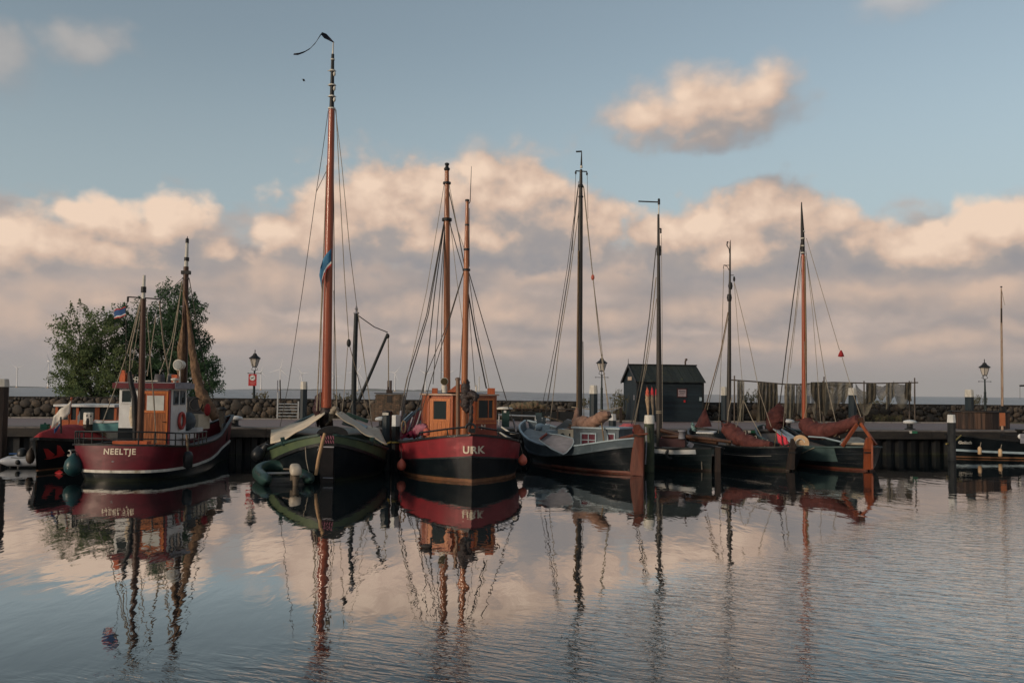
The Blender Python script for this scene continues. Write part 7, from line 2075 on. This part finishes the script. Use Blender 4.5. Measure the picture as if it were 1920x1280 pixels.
for k in range(ns):
    u0, u1 = -0.14 + (hw_ + 0.28) * k / ns, -0.14 + (hw_ + 0.28) * (k + 1) / ns - 0.012
    f0 = V(0, 0, hz_e - 0.08)
    dz = 0.012 * (k % 2)
    part('roof_sheet', MB().prism([hp_(u0, -0.22, hz_e - 0.10 + dz), hp_(u1, -0.22, hz_e - 0.10 + dz), hp_(u1, hdep / 2, hz_r + dz), hp_(u0, hdep / 2, hz_r + dz)], (0, 0, 0.05)), HUTROOF, hut)
part('back_roof', MB().prism([hp_(-0.14, hdep / 2, hz_r), hp_(hw_ + 0.14, hdep / 2, hz_r), hp_(hw_ + 0.14, hdep + 0.22, hz_e - 0.10), hp_(-0.14, hdep + 0.22, hz_e - 0.10)], (0, 0, 0.05)), HUTROOF, hut)
part('ridge_cap', MB().beam(hp_(-0.16, hdep / 2, hz_r + 0.06), hp_(hw_ + 0.16, hdep / 2, hz_r + 0.06), 0.22, 0.07), DKMETAL, hut)
part('barge_board', MB().beam(hp_(-0.15, -0.23, hz_e - 0.10), hp_(-0.15, hdep / 2, hz_r + 0.02), 0.04, 0.16).beam(hp_(-0.15, hdep + 0.2, hz_e - 0.10), hp_(-0.15, hdep / 2, hz_r + 0.02), 0.04, 0.16), DKMETAL, hut)
part('finial', MB().tube([hp_(-0.15, hdep / 2, hz_r), hp_(-0.15, hdep / 2, hz_r + 0.42)], [0.03, 0.012], 6), DKMETAL, hut)
vt = V(at(1285, 685, 56.6).x, 56.6, hz_r)
part('stove_pipe', MB().tube([vt, vt + V(0, 0, 0.30), vt + V(0.08, 0, 0.42)], [0.055, 0.055, 0.06], 8).lathe(vt + V(0.06, 0, 0.40), [(0.09, 0), (0.10, 0.03), (0.02, 0.09)], 8), M('rusty_pipe', (0.07, 0.045, 0.032)), hut)
gw = at(1182.5, 709.5, 55.5)
part('gable_window', MB().prism([hp_(-0.03, 1.12, gw.z - 0.10), hp_(-0.03, 1.92, gw.z - 0.10), hp_(-0.03, 1.92, gw.z + 0.12), hp_(-0.03, 1.12, gw.z + 0.12)], ex * -0.03), M('painted_reflection_pane', (0.52, 0.38, 0.28), None, 0.2), hut)  # bright reflection on the pane is put into its cream colour
part('door_handle', MB().box(hp_(-0.05, 0.55, at(1188, 745, 55).z), (0.05, 0.1, 0.30)), LEEGREY, hut)
part('wall_box', MB().box(hp_(hw_ - 0.15, -0.05, at(1312, 748, 55).z), (0.12, 0.08, 0.22), QA), PALEBLU, hut)
bl = at(1279, 736.5, 54.9)
ub_ = (bl.x - h0.x) / math.cos(QA)
part('notice_frame', MB().box(hp_(ub_, -0.035, bl.z), (0.62, 0.03, 0.56), QA), M('frame_maroon', (0.04, 0.012, 0.014)), hut)
nt = part('notice_board', MB().box(hp_(ub_, -0.053, bl.z), (0.50, 0.012, 0.42), QA), M('notice_paper', (0.30, 0.25, 0.26), (0.22, 0.17, 0.18), 0.5, 12, (1, 1, 3), lo=0.45, hi=0.6), hut)
part('printed_lines', MB().box(hp_(ub_, -0.062, bl.z + 0.10), (0.40, 0.006, 0.07), QA).box(hp_(ub_ + 0.03, -0.062, bl.z - 0.01), (0.34, 0.006, 0.035), QA).box(hp_(ub_ - 0.04, -0.062, bl.z - 0.08), (0.28, 0.006, 0.025), QA), M('notice_print', (0.10, 0.09, 0.11)), nt)
part('red_hydrant_box', MB().box(hp_(ub_ + 0.16, -0.05, at(1284, 752, 55).z), (0.09, 0.06, 0.14), QA), REDPAINT, hut)
# wrapped poles leaning on the hut
for i, (px, py0, py1, wdt) in enumerate(((1214, 726, 781, 8), (1223, 726, 778, 6.5), (1230.5, 729, 778, 4.5))):
    dpo = 53.9
    b = at(px, 722, dpo)
    t = thing('wrapped_pole', ('widest pole wrapped in pale cloth with an orange-red head, leaning at the hut', 'slimmer greyish wrapped pole with a bright red head, leaning at the hut', 'thin wrapped pole with red head just visible beside the black mast')[i], 'pole', V(b.x, dpo, QZ + 0.03), 'wrapped poles leaning on the hut')
    w_ = wdt * dpo / F / 2
    part('pole', MB().tube([V(b.x + 0.08, dpo - 0.1, QZ + 0.03), V(b.x, dpo + 0.3, at(px, py0 - 4, dpo).z)], 0.025, 6), DKWOOD, t)
    part('cloth', blob_roll([at(px + 1.5, py1, dpo), at(px + 1, 765, dpo), at(px, 750, dpo), at(px, 740, dpo)], [0.03, w_ * 0.7, w_, w_ * 0.95], 10, 0.14, 50 + i), M('pale_wrapped_cloth', (0.40, 0.28, 0.17), (0.28, 0.20, 0.13), 0.9, 5, (1, 1, 0.6), 0.02) if i == 0 else M('grey_wrapped_cloth', (0.21, 0.175, 0.13), (0.14, 0.115, 0.09), 0.9, 5, (1, 1, 0.6), 0.02), t)
    part('head', blob_roll([at(px, 740, dpo), at(px, 733, dpo), at(px - 0.5, py0, dpo)], [w_ * 0.98, w_ * 0.8, 0.02], 10, 0.2, 60 + i), M('orange_red_cloth', (0.50, 0.12, 0.07), (0.40, 0.085, 0.06), 0.9, 5) if i == 0 else M('bright_red_cloth', (0.46, 0.045, 0.055), (0.36, 0.03, 0.04), 0.9, 5), t)

# net drying rack and nets
nd_ = 54.4
nr = thing('net_rack', 'long drying rack of weathered poles hung with fishing nets before the sea wall', 'drying rack', V(at(1548, 790, nd_ + 1).x, nd_ + 1, QZ))
POLEW = M('weathered_grey_pole', (0.105, 0.085, 0.070), (0.070, 0.058, 0.048), 0.85, 5, (3, 3, 0.6), 0.01)
def nd(px):
    return nd_ + (px - 1375) * 0.009
for px, top in ((1377, 704), (1440, 716), (1489, 719), (1545, 706), (1543, 714), (1620, 714), (1705, 714), (1715, 708)):
    dq = nd(px) + (0.3 if px in (1543, 1705) else 0)
    part('post', MB().tube([V(at(px, 770, dq).x, dq, QZ + 0.02), at(px, top, dq)], [0.05, 0.04], 6), POLEW, nr)
part('rail', MB().tube([at(1371, 712, nd(1371)), at(1420, 715.5, nd(1420)), at(1470, 720, nd(1470)), at(1512, 721, nd(1512))], 0.045, 6), POLEW, nr)
part('rail', MB().tube([at(1500, 720, nd(1500) + 0.12), at(1560, 716.5, nd(1560)), at(1640, 718.5, nd(1640)), at(1721, 717, nd(1721))], 0.045, 6), POLEW, nr)
def net_mat(name, c1, c2, dens):
    m = bpy.data.materials.new(name)
    m.use_nodes = True
    N = NT(m.node_tree)
    t = m.node_tree
    p = t.nodes['Principled BSDF']
    tc = N.new('ShaderNodeTexCoord')
    uv = N.new('ShaderNodeAttribute')
    uv.attribute_name = 'weave'
    sp_ = N.new('ShaderNodeSeparateXYZ')
    N.put(sp_.inputs[0], uv.outputs['Vector'])
    n = N.noise(tc.outputs['Object'], 3.0, 5, 0.6)
    N.put(p.inputs['Base Color'], N.mix(N.smooth(n, 0.35, 0.65), c1, c2))
    p.inputs['Roughness'].default_value = 0.95
    # twine: two families of thin lines, mesh about 5 cm
    wob = N.noise(tc.outputs['Object'], 9.0, 2, 0.5)
    u = N.math('MULTIPLY_ADD', wob, 0.6, N.math('MULTIPLY', N.math('ADD', sp_.outputs[0], sp_.outputs[1]), 22.0))
    v = N.math('MULTIPLY_ADD', wob, 0.6, N.math('MULTIPLY', N.math('SUBTRACT', sp_.outputs[0], sp_.outputs[1]), 22.0))
    lu = N.math('LESS_THAN', N.math('FRACT', u), dens)
    lv_ = N.math('LESS_THAN', N.math('FRACT', v), dens)
    a = N.math('MAXIMUM', lu, lv_)
    tr_ = N.new('ShaderNodeBsdfTransparent')
    mx = N.new('ShaderNodeMixShader')
    N.put(mx.inputs[0], a)
    N.put(mx.inputs[1], tr_.outputs[0])
    N.put(mx.inputs[2], p.outputs[0])
    N.put(t.nodes['Material Output'].inputs[0], mx.outputs[0])
    return m
NETD = net_mat('dark_brown_twine_net', (0.080, 0.068, 0.046, 1), (0.048, 0.043, 0.032, 1), 0.72)
NETL = net_mat('olive_grey_twine_net', (0.155, 0.140, 0.102, 1), (0.10, 0.092, 0.072, 1), 0.52)
NETT = net_mat('thin_grey_twine_net', (0.135, 0.124, 0.100, 1), (0.10, 0.094, 0.078, 1), 0.42)
def net(label, x0, x1, top, botf, pleats, depth, mat, seed, layers=2):
    """curtain of netting: top on the rail, lower edge from botf(u) in photograph pixels"""
    mb = MB()
    wv = []
    nu, nv = max(18, int(pleats * 7)), 16
    for L_ in range(layers):
        rows = []
        for j in range(nv + 1):
            v = j / nv
            row = []
            for i in range(nu + 1):
                u = i / nu
                k = seed * 3.7 + L_ * 5.1
                sway = 1.2 * mnoise.noise(V(u * 3, v * 1.5, k)) * v * 3
                px = x0 + (x1 - x0) * u + sway
                yb = botf(u) + 2.2 * mnoise.noise(V(u * 7, 0, k))
                py = top + (yb - top) * v
                dq = nd(px) - 0.05 - 0.14 * L_ + depth * math.sin(u * pleats * 2 * math.pi + k + 1.2 * v) * (0.35 + 0.65 * v) + 0.06 * mnoise.noise(V(u * 5, v * 4, k))
                row.append(at(px, py, dq))
                wv.append((u * (x1 - x0) * 0.075 * 1.3, v * (yb - top) * 0.033, 0))
            rows.append(row)
        mb.grid(rows, True)
    o = single('fishing_net', mb, mat, label, 'fishing net', group='nets hung on the drying rack')
    at_ = o.data.attributes.new('weave', 'FLOAT_VECTOR', 'POINT')
    at_.data.foreach_set('vector', [c for q in wv for c in q])
    return o
net('narrow olive net hanging straight on the first post of the rack', 1382, 1395.5, 714, lambda u: 790, 2.4, 0.10, NETL, 1)
net('dark net hanging to the ground, second from the start of the rack', 1420.5, 1436, 717, lambda u: 790 - 3 * u, 2.6, 0.10, NETD, 2)
net('broad dark net hung beside the second one, its far edge cut short', 1436, 1458, 718, lambda u: 786 - 26 * max(0, u - 0.72) / 0.28, 3, 0.11, NETD, 3)
net('ragged twisted net hanging behind the bundled jib', 1471 , 1489, 720, lambda u: 788 - 14 * abs(u - 0.45), 2.2, 0.12, NETL, 4)
net('thin see-through net beside the red-brown mast', 1492, 1506, 720, lambda u: 772 + 10 * u, 2, 0.08, NETT, 5)
net('thin grey net falling behind the long boom sail', 1511, 1532, 718, lambda u: 742 + 46 * min(1, abs(u - 0.35) * 2), 2.4, 0.10, NETT, 6, 1)
net('bunched dark net over the middle post of the rack', 1520, 1551, 716, lambda u: 736 + 52 * u ** 0.8 - 22 * max(0, u - 0.8) / 0.2, 3.2, 0.13, NETD, 7)
net('largest net, a wide olive sheet sagging before the white-capped pile', 1547, 1599, 717, lambda u: 783 - 40 * u ** 1.4 - 12 * abs(math.sin(u * 9)), 3.6, 0.12, NETL, 8)
def swag(label, x0, x1, y0, dip, wid, mat, seed):
    mb, wv = MB(), []
    rows = []
    for j in range(9):
        v = j / 8
        row = []
        for i in range(29):
            u = i / 28
            px = x0 + (x1 - x0) * u
            sag = 4 * u * (1 - u)
            py = y0 + dip * sag ** 0.8 * (0.55 + 0.45 * v) + wid * (v - 0.4) * (0.5 + 0.5 * sag) + 1.5 * mnoise.noise(V(u * 6, v * 3, seed))
            row.append(at(px, py, nd(px) - 0.08 + 0.10 * math.sin(v * 7 + u * 4 + seed)))
            wv.append((u * (x1 - x0) * 0.05, v * wid * 0.1, 0))
        rows.append(row)
    mb.grid(rows, True)
    o = single('fishing_net', mb, mat, label, 'fishing net', group='nets hung on the drying rack')
    at_ = o.data.attributes.new('weave', 'FLOAT_VECTOR', 'POINT')
    at_.data.foreach_set('vector', [c for q in wv for c in q])
swag('net swag dipping low beside the white-capped pile behind the boom end', 1604, 1641, 721, 42, 26, NETL, 1.0)
net('folded dark net where two swags meet on the rack', 1624, 1643, 718, lambda u: 758 - 12 * u, 2.2, 0.10, NETD, 10)
swag('short net swag in the second half of the rack', 1639, 1666, 720, 20, 17, NETL, 2.0)
net('frayed net hanging between the two last swags', 1661, 1677, 718, lambda u: 768 - 26 * u, 2.2, 0.10, NETL, 11)
swag('last net swag, frayed, ending at the end posts of the rack', 1675, 1709, 720, 26, 34, NETL, 3.0)
net('narrow net hanging on the two end posts of the rack', 1697, 1708, 718, lambda u: 748 + 4 * u, 1.6, 0.08, NETD, 12)

# bench with heaped nets by the wall
bd = 53.6
bx0, bx1 = at(942, 775, bd).x, at(1082, 775, bd).x
bz0, bz1 = at(1000, 788, bd).z, at(1000, 767, bd).z
bn = thing('timber_bench', 'long low dark timber bench against the wall with nets heaped on it', 'bench', V((bx0 + bx1) / 2, bd, QZ))
for k in range(3):
    part('top_plank', MB().box(V((bx0 + bx1) / 2, bd + 0.1 + 0.24 * k, bz1), (bx1 - bx0, 0.225, 0.07)), DKWOOD, bn)
part('front_board', MB().box(V((bx0 + bx1) / 2, bd + 0.02, (bz0 + bz1) / 2 - 0.05), (bx1 - bx0 - 0.1, 0.05, (bz1 - bz0) * 0.78)), M('black_board', (0.010, 0.012, 0.013)), bn)
for k in range(5):
    part('leg', MB().box(V(bx0 + 0.1 + (bx1 - bx0 - 0.2) * k / 4, bd - 0.02, (QZ + bz1) / 2), (0.10, 0.08, bz1 - QZ)), DKWOOD, bn)
nh = blob_roll([at(935, 766, bd + 0.3), at(960, 763, bd + 0.3), at(985, 761, bd + 0.3), at(1003, 760, bd + 0.3), at(1020, 763, bd + 0.3), at(1031, 766, bd + 0.3)], [0.06, 0.18, 0.22, 0.25, 0.20, 0.06], 12, 0.35, 70)
single('net_heap', nh, M('heaped_mixed_net', (0.19, 0.135, 0.085), (0.085, 0.085, 0.052), 0.95, 7, (1, 1, 1), 0.05, c3=(0.40, 0.095, 0.06)), 'heap of brown and salmon fishing net lying on the long dark bench', 'net heap')
single('pipe_rail', MB().tube([at(934, 777, 47), at(970, 779, 47), at(1006, 780, 47)], 0.045, 8).tube([at(936, 777, 47), V(at(936, 777, 47).x, 47, QZ)], 0.04, 6).tube([at(1004, 780, 47), V(at(1004, 780, 47).x, 47, QZ)], 0.04, 6), STEEL, 'pale horizontal pipe rail before the long dark bench', 'rail')
tr_ = thing('tow_rail', 'low rope-slung wooden rail by the gable of the black hut', 'rail', V(at(1164, 790, 52).x, 52, QZ))
part('post', MB().beam(V(at(1164, 790, 52).x, 52, QZ), at(1164, 764, 52), 0.14, 0.14), DKWOOD, tr_)
part('rope', MB().tube([at(1072, 763, 52.4), at(1100, 766, 52), at(1135, 769, 52), at(1164, 763, 52), at(1167, 766, 52)], 0.032, 6), ROPE, tr_)
single('boulder', boulder(3), STONE, 'lone pale boulder lying on the verge beside the rail at the hut', 'boulder', loc=(0, 0, 0))
bo = [o for o in COL.objects if o.name.startswith('boulder')][-1]
bo.location = V(at(1160, 780, 56).x, 56, QZ + 0.35)
bo.scale = (0.42, 0.35, 0.42)

# rusty box, flagpole
kd = 47.4
kx0, kxm, kx1 = at(1803, 800, kd).x, at(1850, 800, kd - 0.4).x, at(1886, 800, kd + 1.0).x
kz = at(1845, 772.5, kd).z
KRUST = M('rusted_streaked_steel', (0.085, 0.050, 0.034), (0.030, 0.022, 0.019), 0.7, 1.6, (2.2, 2.2, 0.12), 0.01, lo=0.42, hi=0.56, c3=(0.13, 0.085, 0.058))
bxk = thing('steel_box', 'large rust-streaked steel box standing on the quay behind the black tug', 'steel box', V((kx0 + kx1) / 2, kd, QZ))
pk = [(kx0, kd), (kx0 + 0.1, kd - 0.15), (kxm - 0.1, kd - 0.42), (kxm + 0.02, kd - 0.4), (kx1, kd + 0.6), (kx1 - 0.2, kd + 1.6), (kx0 + 0.3, kd + 2.0)]
part('shell', MB().prism([V(x, y, QZ + 0.03) for x, y in pk], (0, 0, kz - QZ - 0.03)), KRUST, bxk)
part('rim', MB().tube([V(x, y, kz + 0.01) for x, y in pk + [pk[0]]], 0.05, 6), M('rusty_rim', (0.045, 0.033, 0.026)), bxk)
for u in (0.2, 0.4, 0.6, 0.8):
    p0 = V(pk[1][0] + (pk[2][0] - pk[1][0]) * u, pk[1][1] + (pk[2][1] - pk[1][1]) * u - 0.01, 0)
    part('seam', MB().box(V(p0.x, p0.y, (QZ + kz) / 2), (0.025, 0.03, kz - QZ - 0.1)), KRUST, bxk)
fd_ = 46.6
fp = thing('flagpole', 'tall bare pale flagpole with a chafed dark stretch near its top', 'flagpole', V(at(1878.5, 800, fd_).x, fd_, QZ))
part('pole', MB().tube([V(at(1879.5, 800, fd_).x, fd_, QZ), at(1879, 700, fd_), at(1878, 605, fd_)], [0.065, 0.055, 0.042], 8), M('pale_weathered_pole', (0.40, 0.30, 0.22), (0.26, 0.17, 0.12), 0.7, 7, (2, 2, 0.4)), fp)
part('dark_stretch', MB().tube([at(1878, 605, fd_), at(1877.8, 578, fd_)], 0.040, 8), DKWOOD, fp)
part('upper_pole', MB().tube([at(1877.8, 578, fd_), at(1877.4, 540, fd_)], [0.040, 0.030], 8), M('pale_weathered_pole', (0.40, 0.30, 0.22)), fp)
part('truck', MB().lathe(at(1877.4, 539, fd_), [(0.05, 0), (0.055, 0.05), (0.02, 0.07)], 8), DKWOOD, fp)
part('halyard', MB().tube([at(1877.6, 541, fd_), at(1883, 568, fd_), at(1884.5, 572, fd_)], 0.012, 4).tube([at(1876.5, 545, fd_ - 0.08), at(1876, 600, fd_ - 0.08), at(1877, 770, fd_ - 0.08)], 0.010, 4), ROPE, fp)
part('pole_foot', MB().box(at(1880, 770, fd_), (0.26, 0.2, 0.5)), IRON, fp)
od_ = fd_ - 0.9
single('orange_panel', MB().box(at(1879.5, 786, od_), (0.26, 0.06, 0.66)), M('faded_orange_board', (0.36, 0.125, 0.055), (0.30, 0.10, 0.045), 0.6, 3), 'faded orange upright panel fixed at the corner of the rusty box', 'panel')
da = thing('davit', 'small dark davit with a hanging hook at the far edge of the quay', 'davit', V(at(1926, 800, 52).x, 52, QZ))
part('arm', MB().tube([V(at(1926, 800, 52).x, 52, QZ), at(1926, 724, 52), at(1924, 722.5, 52), at(1912, 723, 52)], 0.05, 7), IRON, da)
part('hook_line', MB().tube([at(1912.5, 723, 52), at(1912.5, 748, 52)], 0.012, 4), ROPEDK, da)

# bird in the air, grebe on the water
bd_ = at(569.5, 150.5, 40)
br = thing('bird', 'small dark bird flying below the long pennant', 'bird', bd_)
part('body', MB().sph(bd_, (0.05, 0.10, 0.05), 8, 6), IRON, br)
part('wing', MB().add([bd_ + V(-0.02, 0.05, 0.02), bd_ + V(-0.02, -0.05, 0.02), bd_ + V(-0.12, 0.0, 0.07), bd_ + V(-0.09, 0.07, 0.06)], [(0, 1, 2, 3)]), IRON, br)
part('wing', MB().add([bd_ + V(0.02, 0.05, 0.02), bd_ + V(0.02, -0.05, 0.02), bd_ + V(0.08, 0.0, -0.06), bd_ + V(0.06, 0.07, -0.05)], [(0, 1, 2, 3)]), IRON, br)
gb = onz(800, 1027, 0.0)
gr = thing('water_bird', 'dark grebe with slender neck swimming in front of the burgundy cutters', 'bird', gb)
GRB = M('dark_brown_plumage', (0.020, 0.017, 0.016), (0.035, 0.030, 0.027), 0.7, 12)
body = MB().sph(gb + V(0, 0, 0.035), (0.105, 0.06, 0.05), 12, 8)
body.tube([gb + V(-0.06, 0, 0.05), gb + V(-0.02, 0, 0.10), gb + V(-0.045, 0, 0.05)], [0.01, 0.02, 0.01], 6)
part('body', MB().sph(gb + V(0, 0, 0.030), (0.105, 0.06, 0.052), 12, 8).tube([gb + V(0.06, 0, 0.045), gb + V(0.085, 0, 0.10), gb + V(0.075, 0, 0.155), gb + V(0.078, 0, 0.175)], [0.034, 0.020, 0.017, 0.018], 8).sph(gb + V(0.080, 0, 0.182), (0.026, 0.020, 0.020), 8, 6).tube([gb + V(0.10, 0, 0.182), gb + V(0.135, 0, 0.178)], [0.008, 0.002], 5).tube([gb + V(-0.09, 0, 0.035), gb + V(-0.13, 0, 0.055)], [0.03, 0.008], 6), GRB, gr)
# ------------------------------------------------------------------ air over the lake
HAZE = 0.000045
hzb = MB().box((0, 4300, 87), (24000, 13000, 182))
hm_ = bpy.data.materials.new('thin_air')
hm_.use_nodes = True
t_ = hm_.node_tree
t_.nodes.clear()
pv_ = t_.nodes.new('ShaderNodeVolumePrincipled')
pv_.inputs['Color'].default_value = (0.86, 0.88, 0.92, 1)
pv_.inputs['Density'].default_value = HAZE
ov_ = t_.nodes.new('ShaderNodeOutputMaterial')
t_.links.new(pv_.outputs[0], ov_.inputs['Volume'])
hz_o = link('haze', hzb.mesh('haze', hm_))
hz_o['kind'] = 'stuff'
